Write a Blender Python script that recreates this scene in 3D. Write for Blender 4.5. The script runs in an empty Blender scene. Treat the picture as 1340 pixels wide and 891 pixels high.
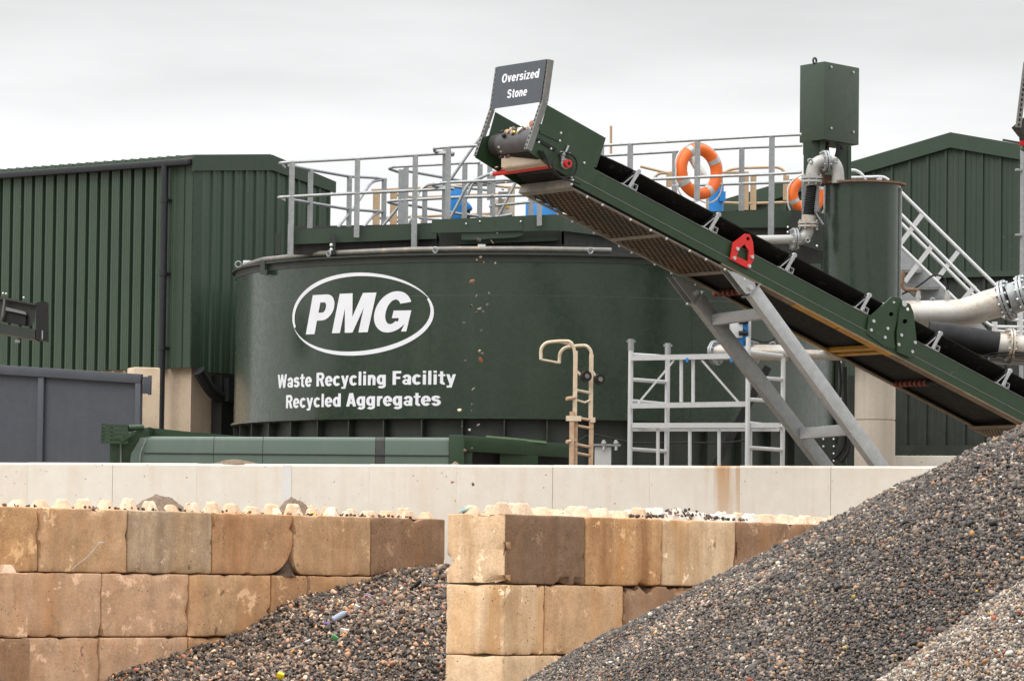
import bpy, bmesh, math, random
import numpy as np
from mathutils import Vector as V, Matrix, noise as mnoise

random.seed(7)
rng = np.random.default_rng(11)
SC = bpy.context.scene
COL = SC.collection
PI = math.pi

def lin(r, g, b):
    def f(c):
        c /= 255.0
        return c / 12.92 if c <= 0.04045 else ((c + 0.055) / 1.055) ** 2.4
    return (f(r), f(g), f(b), 1.0)

# ------------------------------------------------------------------ camera
FPX = 5500.0
PITCH = math.atan((757 - 445.5) / FPX)
ROLL = math.radians(0.7)
EYE = V((0, 0, 1.67))
CROT = (Matrix.Rotation(PI / 2 + PITCH, 3, 'X') @ Matrix.Rotation(ROLL, 3, 'Z'))

def ray(px, py):
    return CROT @ V(((px - 670) / FPX, -(py - 445.5) / FPX, -1.0))

def U(px, py, Y):
    """point seen at pixel px,py at world depth Y"""
    d = ray(px, py)
    return EYE + d * (Y / d.y)

def UP(px, py, P, n):
    """where the view ray of a pixel meets the plane through P with normal n"""
    d = ray(px, py)
    return EYE + d * ((P - EYE).dot(n) / d.dot(n))

def proj(p):
    q = CROT.transposed() @ (V(p) - EYE)
    return 670 + FPX * q.x / -q.z, 445.5 - FPX * q.y / -q.z

cam = bpy.data.cameras.new('camera')
cam.sensor_width = 36.0
cam.lens = FPX / 1340 * 36.0
cam.clip_start = 0.5
cam.clip_end = 5000
camo = bpy.data.objects.new('camera', cam)
COL.objects.link(camo)
camo.matrix_world = Matrix.Translation(EYE) @ CROT.to_4x4()
SC.camera = camo

# ------------------------------------------------------------------ materials
def mat(name, col, rough=0.6, metal=0.0, spec=0.5, mott=None, streak=None, speck=None, bump=None, coat=0.0, attr=None, wear=None, pits=None, cracks=None, zs=0.07, local=None):
    """mott=(scale, colour2, amount)  streak=(scale, colour, amount)  speck=(scale, colour, threshold)"""
    m = bpy.data.materials.new(name)
    m.use_nodes = True
    nt = m.node_tree
    N, L = nt.nodes, nt.links
    b = N['Principled BSDF']
    b.inputs['Roughness'].default_value = rough
    b.inputs['Metallic'].default_value = metal
    b.inputs['Specular IOR Level'].default_value = spec
    b.inputs['Coat Weight'].default_value = coat
    b.inputs['Coat Roughness'].default_value = 0.14
    if len(col) == 3:
        col = (*col, 1)
    tc = N.new('ShaderNodeTexCoord')
    oi = N.new('ShaderNodeObjectInfo')
    ad = N.new('ShaderNodeVectorMath'); ad.operation = 'MULTIPLY_ADD'
    L.new(oi.outputs['Random'], ad.inputs[0]); ad.inputs[1].default_value = (37, 53, 29)
    L.new(tc.outputs['Object'], ad.inputs[2])
    co = ad.outputs[0]
    if attr:
        a = N.new('ShaderNodeAttribute'); a.attribute_name = attr
        cur = a.outputs['Color']
    else:
        rgb = N.new('ShaderNodeRGB'); rgb.outputs[0].default_value = col
        cur = rgb.outputs[0]
    def mix(fac, c2):
        nonlocal cur
        mx = N.new('ShaderNodeMix'); mx.data_type = 'RGBA'
        L.new(fac, mx.inputs[0]); L.new(cur, mx.inputs[6])
        mx.inputs[7].default_value = c2 if len(c2) == 4 else (*c2, 1)
        cur = mx.outputs[2]
    def noise(scale, detail=6, stretch=None, rough_=0.6):
        src = co
        if stretch:
            mp = N.new('ShaderNodeMapping'); mp.inputs['Scale'].default_value = stretch
            L.new(co, mp.inputs[0]); src = mp.outputs[0]
        n = N.new('ShaderNodeTexNoise')
        n.inputs['Scale'].default_value = scale; n.inputs['Detail'].default_value = detail
        n.inputs['Roughness'].default_value = rough_
        L.new(src, n.inputs['Vector'])
        return n.outputs['Fac']
    def ramp(fac, lo, hi, amt=1.0):
        r = N.new('ShaderNodeMapRange'); r.inputs[1].default_value = lo; r.inputs[2].default_value = hi
        r.inputs[4].default_value = amt
        L.new(fac, r.inputs[0])
        return r.outputs[0]
    for mm in ([mott] if mott and not isinstance(mott, list) else (mott or [])):
        mix(ramp(noise(mm[0]), 0.38, 0.68, mm[2]), mm[1])
    for mm in ([streak] if streak and not isinstance(streak, list) else (streak or [])):
        mix(ramp(noise(mm[0], 5, (1, 1, zs)), 0.5, 0.72, mm[2]), mm[1])
    for mm in ([speck] if speck and not isinstance(speck, list) else (speck or [])):
        mix(ramp(noise(mm[0], 2), mm[2], mm[2] + 0.05), mm[1])
    def math_(op, a, b_):
        n = N.new('ShaderNodeMath'); n.operation = op
        for i, x in enumerate((a, b_)):
            if isinstance(x, (int, float)): n.inputs[i].default_value = x
            else: L.new(x, n.inputs[i])
        return n.outputs[0]
    if pits:         # small round blow holes
        vo = N.new('ShaderNodeTexVoronoi'); vo.inputs['Scale'].default_value = pits[0]; L.new(co, vo.inputs['Vector'])
        mk = ramp(vo.outputs['Distance'], 0.20, 0.10, 1.0)
        mix(math_('MULTIPLY', mk, ramp(noise(2.2, 3), pits[2], pits[2] + 0.06, 0.85)), pits[1])
    if cracks:       # wandering hairline cracks
        ns = N.new('ShaderNodeTexNoise'); ns.inputs['Scale'].default_value = 3.5; ns.inputs['Detail'].default_value = 5; L.new(co, ns.inputs['Vector'])
        va = N.new('ShaderNodeVectorMath'); va.operation = 'MULTIPLY_ADD'; L.new(ns.outputs['Color'], va.inputs[0]); va.inputs[1].default_value = (0.45, 0.45, 0.45); L.new(co, va.inputs[2])
        vo = N.new('ShaderNodeTexVoronoi'); vo.feature = 'DISTANCE_TO_EDGE'; vo.inputs['Scale'].default_value = cracks[0]; L.new(va.outputs[0], vo.inputs['Vector'])
        mix(math_('MULTIPLY', ramp(vo.outputs['Distance'], 0.018, 0.004, 1.0), ramp(noise(1.6, 2), 0.48, 0.60, cracks[2])), cracks[1])
    if local:        # a streaked stain running down from the top at one place: (x centre, half width, z top, length, colour)
        sp = N.new('ShaderNodeSeparateXYZ'); L.new(tc.outputs['Object'], sp.inputs[0])
        dx = math_('ABSOLUTE', math_('SUBTRACT', sp.outputs['X'], local[0]), 0)
        mx_ = ramp(dx, local[1], local[1] * 0.25)
        mz = ramp(sp.outputs['Z'], local[2] - local[3], local[2])
        mix(math_('MULTIPLY', math_('MULTIPLY', mx_, mz), ramp(noise(5.5, 6, (1, 1, 0.05)), 0.40, 0.58, 1.0)), local[4])
    if wear:
        mix(ramp(noise(wear[0], 8, None, 0.75), wear[2], wear[2] + 0.03), wear[1])
    L.new(cur, b.inputs['Base Color'])
    rr = ramp(noise(9, 4), 0.3, 0.7)
    mr = N.new('ShaderNodeMapRange'); mr.inputs[3].default_value = max(0.02, rough - 0.08); mr.inputs[4].default_value = min(1, rough + 0.1)
    L.new(rr, mr.inputs[0]); L.new(mr.outputs[0], b.inputs['Roughness'])
    if bump:
        bp = N.new('ShaderNodeBump'); bp.inputs['Strength'].default_value = bump[1]; bp.inputs['Distance'].default_value = bump[2] if len(bump) > 2 else 0.01
        L.new(noise(bump[0], 6), bp.inputs['Height']); L.new(bp.outputs[0], b.inputs['Normal'])
    return m

M = {}
GRN = (0.0165, 0.0300, 0.0172)
M['tank'] = mat('tank_green_paint', GRN, 0.26, mott=[(1.3, (0.0213, 0.0366, 0.0220), 0.6), (60, (0.0344, 0.0499, 0.0344), 0.5)],
                streak=(3.0, (0.0378, 0.0549, 0.0358), 0.35), bump=(0.9, 0.25, 0.02), spec=0.45, coat=0.35)
M['tankdark'] = mat('dark_green_steel', (0.0176, 0.0240, 0.0192), 0.5, mott=(4, (0.0320, 0.0360, 0.0280), 0.6), streak=(6, (0.0560, 0.0480, 0.0360), 0.3))
M['clad'] = mat('cladding_green', (0.0413, 0.0716, 0.0440), 0.38, mott=[(0.45, (0.0248, 0.0466, 0.0261), 0.6), (2, (0.0385, 0.0649, 0.0399), 0.6), (60, (0.0585, 0.0874, 0.0585), 0.4)],
                streak=(5, (0.0585, 0.0832, 0.0550), 0.5), speck=(16, (0.30, 0.24, 0.13), 0.76))
M['clad_far'] = mat('cladding_green_far', (0.0234, 0.0416, 0.0248), 0.5, mott=(3, (0.0303, 0.0499, 0.0303), 0.6), streak=(5, (0.0482, 0.0624, 0.0378), 0.4),
                    speck=(9, (0.26, 0.20, 0.11), 0.75))
M['trim'] = mat('trim_green', (0.0234, 0.0441, 0.0248), 0.45, mott=[(3, (0.0303, 0.0532, 0.0316), 0.6), (60, (0.0378, 0.0599, 0.0378), 0.4)])
M['conv'] = mat('conveyor_green_paint', (0.0131, 0.0383, 0.0131), 0.4, mott=[(3, (0.0186, 0.0458, 0.0186), 0.6), (60, (0.0310, 0.0582, 0.0310), 0.35)], streak=(7, (0.0344, 0.0582, 0.0310), 0.3),
                wear=(9, (0.13, 0.11, 0.08), 0.645), bump=(2, 0.15, 0.01))
M['sage'] = mat('sage_green_sheet', (0.078, 0.112, 0.086), 0.36, mott=(2, (0.066, 0.10, 0.074), 0.6), streak=(4, (0.11, 0.14, 0.112), 0.4), wear=(2.2, (0.03, 0.10, 0.035), 0.67))
M['galv'] = mat('galvanised_steel', (0.32, 0.335, 0.34), 0.42, 0.55, mott=[(14, (0.42, 0.435, 0.44), 0.8), (60, (0.20, 0.21, 0.21), 0.4)], bump=(40, 0.05))
M['galvlight'] = mat('bright_galvanised_steel', (0.42, 0.435, 0.44), 0.42, 0.5, mott=[(9, (0.52, 0.535, 0.54), 0.8), (50, (0.33, 0.34, 0.345), 0.4)])
M['galvdull'] = mat('dull_galvanised_steel', (0.20, 0.205, 0.20), 0.5, 0.5, mott=[(8, (0.15, 0.15, 0.14), 0.8)], streak=(5, (0.25, 0.17, 0.10), 0.45))
M['alu'] = mat('aluminium_tube', (0.60, 0.61, 0.62), 0.42, 0.35, mott=(20, (0.55, 0.56, 0.57), 0.7), streak=(10, (0.55, 0.48, 0.38), 0.3))
M['steelwhite'] = mat('pale_steel_pipe', (0.46, 0.445, 0.41), 0.36, 0.45, mott=[(2.5, (0.40, 0.30, 0.20), 0.85), (22, (0.56, 0.56, 0.54), 0.5)], wear=(5, (0.33, 0.22, 0.13), 0.60))
M['pipegrey'] = mat('grey_painted_pipe', (0.36, 0.36, 0.34), 0.4, 0.15, mott=(9, (0.44, 0.43, 0.40), 0.7), wear=(6, (0.30, 0.19, 0.11), 0.62))
M['rust'] = mat('rusty_steel', (0.14, 0.085, 0.055), 0.8, mott=(20, (0.23, 0.13, 0.07), 0.8))
M['cream'] = mat('cream_painted_tube', (0.66, 0.56, 0.43), 0.5, mott=(10, (0.5, 0.36, 0.22), 0.7), wear=(12, (0.22, 0.12, 0.06), 0.63))
M['creambrown'] = mat('tan_weathered_tube', (0.46, 0.29, 0.17), 0.6, mott=(12, (0.58, 0.44, 0.32), 0.8), wear=(9, (0.20, 0.11, 0.06), 0.60))
M['creamrail'] = mat('buff_railing_paint', (0.42, 0.29, 0.17), 0.55, mott=(8, (0.50, 0.38, 0.25), 0.7))
M['black'] = mat('black_rubber', (0.010, 0.010, 0.011), 0.62, spec=0.3, mott=[(4, (0.018, 0.017, 0.016), 0.7)], speck=(50, (0.12, 0.11, 0.10), 0.74))
M['belt'] = mat('conveyor_belt_rubber', (0.006, 0.006, 0.006), 0.75, spec=0.25, mott=[(6, (0.012, 0.011, 0.010), 0.8)], speck=[(38, (0.16, 0.15, 0.14), 0.73), (9, (0.03, 0.028, 0.026), 0.62)])
M['drum'] = mat('worn_belt_rubber', (0.075, 0.073, 0.078), 0.5, mott=[(6, (0.045, 0.042, 0.042), 0.8)], speck=(40, (0.2, 0.18, 0.16), 0.72))
M['darksteel'] = mat('dark_steel', (0.035, 0.036, 0.036), 0.5, 0.3, mott=(8, (0.06, 0.055, 0.048), 0.7))
M['greysteel'] = mat('worn_grey_steel', (0.17, 0.165, 0.155), 0.5, 0.4, mott=[(7, (0.28, 0.24, 0.19), 0.8)], wear=(7, (0.38, 0.25, 0.13), 0.6))
M['mesh'] = mat('dirty_guard_mesh', (0.085, 0.075, 0.06), 0.7, 0.1, mott=[(1.6, (0.24, 0.13, 0.06), 0.6)], speck=(18, (0.4, 0.3, 0.2), 0.7))
M['flange'] = mat('dirty_buff_flange', (0.17, 0.125, 0.085), 0.8, mott=[(5, (0.26, 0.20, 0.14), 0.8)], wear=(6, (0.03, 0.03, 0.025), 0.62))
M['yellow'] = mat('yellow_paint', (0.50, 0.25, 0.02), 0.5, mott=(6, (0.30, 0.17, 0.06), 0.8), wear=(9, (0.04, 0.03, 0.02), 0.62))
M['red'] = mat('red_paint', (0.62, 0.020, 0.018), 0.35, mott=(10, (0.48, 0.025, 0.02), 0.6))
M['reddirty'] = mat('dirty_red_rubber', (0.23, 0.040, 0.028), 0.7, mott=(14, (0.13, 0.06, 0.04), 0.8))
M['orange'] = mat('lifebuoy_orange', (0.86, 0.165, 0.020), 0.45, mott=(6, (0.75, 0.13, 0.02), 0.6))
M['reflect'] = mat('silver_reflective_tape', (0.50, 0.51, 0.50), 0.35, 0.3)
M['rope'] = mat('white_rope', (0.62, 0.60, 0.55), 0.9)
M['white'] = mat('white_plastic', (0.78, 0.78, 0.76), 0.4)
M['letter'] = mat('white_vinyl_lettering', (0.72, 0.73, 0.77), 0.45, mott=(5, (0.66, 0.67, 0.71), 0.7))
M['signface'] = mat('slate_sign_face', (0.050, 0.058, 0.072), 0.45, mott=(8, (0.060, 0.068, 0.080), 0.6))
M['slate'] = mat('slate_grey_paint', (0.045, 0.052, 0.065), 0.45, mott=[(1.2, (0.058, 0.065, 0.079), 0.7), (40, (0.085, 0.085, 0.10), 0.4)], streak=(4, (0.09, 0.09, 0.105), 0.3))
M['pipeblack'] = mat('black_downpipe', (0.016, 0.016, 0.020), 0.38)
M['blue'] = mat('blue_plastic', (0.015, 0.19, 0.52), 0.4, mott=(6, (0.02, 0.24, 0.60), 0.6))
M['bolt'] = mat('zinc_bolt', (0.62, 0.63, 0.63), 0.35, 0.6)
M['yelsign'] = mat('yellow_label', (0.75, 0.45, 0.02), 0.5)
M['buff'] = mat('buff_cabinet_paint', (0.58, 0.50, 0.40), 0.5)
M['board'] = mat('stained_pale_board', (0.52, 0.44, 0.35), 0.7, mott=(7, (0.40, 0.30, 0.21), 0.7), wear=(5, (0.06, 0.04, 0.03), 0.70))
M['ground'] = mat('yard_ground', (0.22, 0.18, 0.14), 0.9, mott=[(0.6, (0.15, 0.125, 0.10), 0.8), (6, (0.30, 0.25, 0.20), 0.5)], bump=(8, 0.4, 0.03))
M['dirt_shade'] = mat('dirt_and_joint_shade', (0.085, 0.055, 0.036), 0.95, mott=[(18, (0.15, 0.10, 0.07), 0.9)], bump=(60, 0.8, 0.03))
M['dirt'] = mat('loose_dirt', (0.24, 0.17, 0.115), 0.95, mott=[(18, (0.13, 0.095, 0.07), 0.9)], bump=(60, 0.6, 0.02))
PANEL = dict(mott=[(0.9, (0.70, 0.635, 0.545), 0.7), (2.6, (0.80, 0.76, 0.69), 0.6), (7, (0.66, 0.59, 0.50), 0.35), (70, (0.62, 0.55, 0.46), 0.3)], streak=[(2.0, (0.64, 0.53, 0.40), 0.35), (7, (0.60, 0.46, 0.31), 0.22)],
             speck=[(26, (0.40, 0.25, 0.13), 0.725), (70, (0.45, 0.32, 0.2), 0.74)], bump=(25, 0.15, 0.01), pits=(12, (0.30, 0.20, 0.12), 0.56))
M['panel'] = mat('cream_precast_concrete', (0.77, 0.715, 0.63), 0.75, **PANEL)
M['column'] = mat('grey_column_concrete', (0.47, 0.41, 0.34), 0.8, mott=[(2, (0.38, 0.32, 0.26), 0.7), (20, (0.52, 0.46, 0.39), 0.5)], streak=(4, (0.30, 0.24, 0.19), 0.4), bump=(20, 0.2, 0.01))
M['patch'] = mat('pale_repair_mortar', (0.70, 0.69, 0.67), 0.8, mott=(5, (0.62, 0.60, 0.57), 0.7))
M['concrete'] = mat('beige_concrete', (0.46, 0.36, 0.26), 0.8, mott=[(2, (0.36, 0.27, 0.19), 0.7), (20, (0.52, 0.42, 0.32), 0.5)], streak=(4, (0.30, 0.22, 0.15), 0.4), bump=(20, 0.2, 0.01))
M['pillar'] = mat('pitted_cream_concrete', (0.66, 0.53, 0.39), 0.85, mott=[(3, (0.54, 0.40, 0.26), 0.8)], speck=(16, (0.25, 0.14, 0.07), 0.70), bump=(12, 0.4, 0.02))
M['stone'] = mat('gravel_stone', (0.2, 0.2, 0.2), 0.5, attr='stone_tint', spec=0.4, mott=(30, (0.10, 0.09, 0.08), 0.25))
M['heapbase'] = mat('gravel_fines', (0.09, 0.075, 0.06), 0.95, bump=(40, 0.6, 0.03))
M['heappale'] = mat('pale_gravel_fines', (0.25, 0.22, 0.19), 0.95, bump=(40, 0.6, 0.03))

def block_mat(name, c, c2, st, amt=0.7, pits=0.52, crack=0.0):
    dk = lambda k: tuple(x * k for x in c2)
    c = (c[0] * 1.08, c[1] * 1.11, c[2] * 1.22); c2 = (c2[0] * 1.10, c2[1] * 1.10, c2[2] * 1.18)
    og = (c[0] * 0.92, c[1] * 0.66, c[2] * 0.38)
    return mat(name, c, 0.88, spec=0.25, mott=[(0.9, c2, 0.85), (1.7, og, 0.38), (3.2, tuple(min(1, x * 1.22) for x in c), 0.55), (4.6, dk(0.55), 0.6), (85, dk(0.55), 0.42), (30, tuple(min(1, x * 1.25) for x in c), 0.4)],
               streak=[(1.9, st, amt), (2.6, og, 0.5), (5, dk(0.6), amt * 0.55)], zs=0.13, pits=(15, (0.07, 0.045, 0.03), pits), cracks=(0.9, dk(0.55), crack * 0.6) if crack else None,
               speck=[(4, dk(0.5), 0.71)], bump=(34, 0.5, 0.012), wear=(2.6, tuple(min(1, x * 1.3) for x in c), 0.59))
B = {
    'tan':   block_mat('tan_block_concrete', (0.60, 0.385, 0.205), (0.49, 0.30, 0.155), (0.36, 0.19, 0.085)),
    'pale':  block_mat('pale_block_concrete', (0.70, 0.51, 0.31), (0.60, 0.40, 0.22), (0.40, 0.21, 0.08), 0.95),
    'rust':  block_mat('rust_stained_block_concrete', (0.60, 0.36, 0.17), (0.44, 0.24, 0.105), (0.27, 0.115, 0.035), 0.95),
    'grey':  block_mat('grey_stained_block_concrete', (0.55, 0.40, 0.245), (0.38, 0.275, 0.165), (0.16, 0.10, 0.06), 0.85),
    'brown': block_mat('brown_block_concrete', (0.36, 0.22, 0.125), (0.27, 0.155, 0.083), (0.20, 0.115, 0.06), 0.6, 0.50, 0.9),
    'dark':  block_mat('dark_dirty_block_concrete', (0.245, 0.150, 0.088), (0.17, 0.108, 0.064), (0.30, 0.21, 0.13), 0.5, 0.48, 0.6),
    'clay':  block_mat('reddish_block_concrete', (0.53, 0.31, 0.155), (0.42, 0.235, 0.11), (0.24, 0.13, 0.06), 0.7, 0.52, 0.4),
    'salmon': block_mat('salmon_block_concrete', (0.61, 0.395, 0.235), (0.52, 0.32, 0.18), (0.34, 0.21, 0.13), 0.5, 0.55, 0.8),
    'stud':  block_mat('pale_stud_concrete', (0.68, 0.52, 0.36), (0.62, 0.45, 0.29), (0.5, 0.28, 0.12), 0.45),
    'studwhite': block_mat('white_stud_concrete', (0.72, 0.66, 0.56), (0.65, 0.55, 0.43), (0.5, 0.32, 0.17), 0.4),
}

# ------------------------------------------------------------------ object helpers
WORLD = {}

def wm(o):
    return WORLD.get(o.name, Matrix.Identity(4))

def thing(name, label, cat, base, group=None, rot=None):
    """an Empty at the base of a thing; parents its parts"""
    o = bpy.data.objects.new(name, None)
    COL.objects.link(o)
    m = Matrix.Translation(V(base)) @ (rot.to_4x4() if rot is not None else Matrix.Identity(4))
    o.matrix_world = m
    o.empty_display_size = 0.2
    WORLD[o.name] = m
    o['label'] = label; o['category'] = cat
    if group: o['group'] = group
    return o

def tag(o, label, cat, group=None, kind=None):
    if label: o['label'] = label
    if cat: o['category'] = cat
    if group: o['group'] = group
    if kind: o['kind'] = kind
    return o

def frame_of(axis, up=V((0, 0, 1))):
    a = axis.normalized()
    if abs(a.dot(up)) > 0.98:
        up = V((0, 1, 0)) if abs(a.y) < 0.9 else V((1, 0, 0))
    s = a.cross(up).normalized()
    return a, s, s.cross(a).normalized()

class MB:
    def __init__(s):
        s.v = []; s.f = []; s.mi = []
    def add(s, vs, fs, mi=0):
        n = len(s.v)
        s.v += [V(x) for x in vs]
        for f in fs:
            s.f.append([i + n for i in f]); s.mi.append(mi)
        return s
    def box(s, c, size, R=None, mi=0):
        h = V(size) / 2
        vs = []
        for sx, sy, sz in ((-1,-1,-1),(1,-1,-1),(1,1,-1),(-1,1,-1),(-1,-1,1),(1,-1,1),(1,1,1),(-1,1,1)):
            p = V((h.x * sx, h.y * sy, h.z * sz))
            vs.append(V(c) + (R @ p if R is not None else p))
        return s.add(vs, [(0,3,2,1),(4,5,6,7),(0,1,5,4),(1,2,6,5),(2,3,7,6),(3,0,4,7)], mi)
    def bar(s, p, q, w, h=None, up=V((0, 0, 1)), mi=0):
        """rectangular bar; w across (side), h along up"""
        p, q = V(p), V(q); h = w if h is None else h
        a, sd, u = frame_of(q - p, up)
        vs = []
        for e in (p, q):
            for i, j in ((-1,-1),(1,-1),(1,1),(-1,1)):
                vs.append(e + sd * (i * w / 2) + u * (j * h / 2))
        return s.add(vs, [(0,3,2,1),(4,5,6,7),(0,1,5,4),(1,2,6,5),(2,3,7,6),(3,0,4,7)], mi)
    def prism(s, poly, d, mi=0):
        """poly: list of 3D points (planar), extruded by vector d"""
        n = len(poly); poly = [V(p) for p in poly]; d = V(d)
        vs = poly + [p + d for p in poly]
        fs = [tuple(range(n)), tuple(range(2 * n - 1, n - 1, -1))]
        fs += [(i, i + n, (i + 1) % n + n, (i + 1) % n) for i in range(n)]
        return s.add(vs, fs, mi)
    def tube(s, pts, r, n=10, closed=False, caps=True, mi=0):
        pts = [V(p) for p in pts]
        m = len(pts)
        rs = r if isinstance(r, (list, tuple)) else [r] * m
        tang = []
        for i in range(m):
            a = pts[(i - 1) % m] if (closed or i > 0) else pts[i]
            b = pts[(i + 1) % m] if (closed or i < m - 1) else pts[i]
            tang.append((b - a).normalized())
        _, sd, up = frame_of(tang[0])
        vs = []
        for i in range(m):
            t = tang[i]
            sd = (sd - t * sd.dot(t)).normalized()
            up = t.cross(sd)
            for k in range(n):
                a = 2 * PI * k / n
                vs.append(pts[i] + (sd * math.cos(a) + up * math.sin(a)) * rs[i])
        fs = []
        for i in range(m if closed else m - 1):
            j = (i + 1) % m
            for k in range(n):
                l = (k + 1) % n
                fs.append((i * n + k, i * n + l, j * n + l, j * n + k))
        if caps and not closed:
            fs.append(tuple(range(n - 1, -1, -1)))
            fs.append(tuple((m - 1) * n + k for k in range(n)))
        return s.add(vs, fs, mi)
    def cyl(s, p, q, r, n=16, mi=0):
        return s.tube([p, q], r, n, mi=mi)
    def lathe(s, prof, c, n=48, a0=0.0, a1=2 * PI, mi=0):
        """prof list of (r,z) about vertical axis through c"""
        c = V(c); full = abs(a1 - a0 - 2 * PI) < 1e-6
        cols = n if full else n + 1
        vs = []
        for k in range(cols):
            a = a0 + (a1 - a0) * k / n
            for r, z in prof:
                vs.append(c + V((r * math.sin(a), -r * math.cos(a), z)))
        m = len(prof); fs = []
        for k in range(n):
            l = (k + 1) % cols
            for i in range(m - 1):
                fs.append((k * m + i, l * m + i, l * m + i + 1, k * m + i + 1))
        return s.add(vs, fs, mi)
    def torus(s, c, axis, R, r, n=40, k=12, a0=0, a1=2 * PI, mi=0, sq=None):
        _, x, y = frame_of(V(axis))
        full = abs(a1 - a0 - 2 * PI) < 1e-6
        pts = []
        cnt = n if full else n + 1
        for i in range(cnt):
            a = a0 + (a1 - a0) * i / n
            pts.append(V(c) + (x * math.cos(a) + y * math.sin(a)) * R)
        return s.tube(pts, r, k, closed=full, mi=mi)
    def ball(s, c, r, n=8, m=5, mi=0):
        prof = [(max(1e-4, r * math.sin(PI * i / m)), -r * math.cos(PI * i / m)) for i in range(m + 1)]
        return s.lathe(prof, c, n, mi=mi)

SPLIT = {'bolts': 'bolt', 'head_bolts': 'bolt', 'cleat_bolts': 'bolt', 'splice_bolts': 'bolt', 'end_plate_bolts': 'bolt', 'plate_bolts': 'bolt', 'guard_bolts': 'bolt',
         'flange_bolts': 'bolt', 'frame_bolts': 'bolt', 'anchor_bolts': 'bolt', 'lifting_eyes': 'lifting_eye', 'weld_seams': 'weld_seam', 'rubber_discs': 'rubber_disc', 'glands': 'gland'}
def islands(mb):
    par = list(range(len(mb.v)))
    def find(a):
        while par[a] != a:
            par[a] = par[par[a]]; a = par[a]
        return a
    for f in mb.f:
        for i in f[1:]: par[find(i)] = find(f[0])
    gr = {}
    for f in mb.f: gr.setdefault(find(f[0]), []).append(f)
    out = []
    for fs in gr.values():
        q = MB(); mp = {}
        for f in fs:
            for i in f:
                if i not in mp: mp[i] = len(q.v); q.v.append(mb.v[i])
            q.f.append([mp[i] for i in f]); q.mi.append(0)
        out.append(q)
    return out

def build(name, mb, m, parent=None, *a_, **k_):
    if name in SPLIT:
        o = None
        for q in islands(mb): o = build1(SPLIT[name], q, m, parent, *a_, **k_)
        return o
    return build1(name, mb, m, parent, *a_, **k_)

def build1(name, mb, m, parent=None, smooth=35, bevel=0, local=False, loc=None, label=None):
    """link a builder's shapes as ONE mesh object (world coordinates unless local)"""
    me = bpy.data.meshes.new(name)
    vs = mb.v
    o = bpy.data.objects.new(name, me)
    if parent is not None:
        o.parent = parent
        pm = wm(parent)
        if not local:
            inv = pm.inverted()
            vs = [inv @ p for p in vs]
        WM = pm
    else:
        if loc is None:
            xs = [p.x for p in vs]; ys = [p.y for p in vs]; zs = [p.z for p in vs]
            loc = V(((min(xs) + max(xs)) / 2, (min(ys) + max(ys)) / 2, min(zs)))
        loc = V(loc)
        vs = [p - loc for p in vs]
        o.location = loc
        WM = Matrix.Translation(loc)
    me.from_pydata([tuple(p) for p in vs], [], mb.f)
    ms = m if isinstance(m, (list, tuple)) else [m]
    for x in ms: me.materials.append(x)
    if len(ms) > 1:
        me.polygons.foreach_set('material_index', mb.mi)
    bm = bmesh.new(); bm.from_mesh(me)
    if bevel:
        es = [e for e in bm.edges if len(e.link_faces) == 2 and e.calc_face_angle(0) > 0.6]
        bmesh.ops.bevel(bm, geom=es, offset=bevel, segments=2, affect='EDGES', profile=0.6)
    bmesh.ops.recalc_face_normals(bm, faces=bm.faces)
    bm.to_mesh(me); bm.free()
    if smooth:
        me.shade_smooth()
        me.set_sharp_from_angle(angle=math.radians(smooth))
    COL.objects.link(o)
    WORLD[o.name] = WM
    if label: o['label'] = label
    return o

def solo(name, mb, m, label, cat, group=None, kind=None, **k):
    return tag(build(name, mb, m, **k), label, cat, group, kind)

def arc(c, r, a0, a1, x, y, n=8):
    """arc points in the plane of x,y"""
    return [V(c) + (V(x) * math.cos(a0 + (a1 - a0) * i / n) + V(y) * math.sin(a0 + (a1 - a0) * i / n)) * r for i in range(n + 1)]

def fillet(pts, r, n=5):
    """round the corners of a polyline"""
    pts = [V(p) for p in pts]
    out = [pts[0]]
    for i in range(1, len(pts) - 1):
        a, b, c = pts[i - 1], pts[i], pts[i + 1]
        d1, d2 = (a - b), (c - b)
        q = min(r, d1.length * 0.45, d2.length * 0.45)
        p1, p2 = b + d1.normalized() * q, b + d2.normalized() * q
        for k in range(n + 1):
            t = k / n
            out.append(p1 * (1 - t) ** 2 + b * 2 * t * (1 - t) + p2 * t * t)
    out.append(pts[-1])
    return out

PEN = (0.118, 0.088)
def _E(cx, cy, rx, ry, a0, a1, n=16):
    return [(cx + rx * math.cos(math.radians(a0 + (a1 - a0) * i / n)), cy + ry * math.sin(math.radians(a0 + (a1 - a0) * i / n))) for i in range(n + 1)]
def _stroke(pts, closed=False, pen=PEN):
    m = len(pts); L = []; Rr = []
    for i in range(m):
        a = pts[(i - 1) % m] if (closed or i > 0) else pts[i]; b = pts[(i + 1) % m] if (closed or i < m - 1) else pts[i]
        dx, dy = b[0] - a[0], b[1] - a[1]; l = math.hypot(dx, dy) or 1
        nx, ny = -dy / l * pen[0], dx / l * pen[1]
        L.append((pts[i][0] + nx, pts[i][1] + ny)); Rr.append((pts[i][0] - nx, pts[i][1] - ny))
    v = L + Rr
    return v, [(i, i + m, (i + 1) % m + m, (i + 1) % m) for i in range(m if closed else m - 1)]
def _rect(x0, y0, x1, y1): return [(x0, y0), (x1, y0), (x1, y1), (x0, y1)], [(0, 1, 2, 3)]
def _diag(x0, y0, x1, y1, t): return [(x0 - t / 2, y0), (x0 + t / 2, y0), (x1 + t / 2, y1), (x1 - t / 2, y1)], [(0, 1, 2, 3)]
_o = _E(.31, .37, .205, .295, 0, 360, 28)[:-1]
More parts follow.
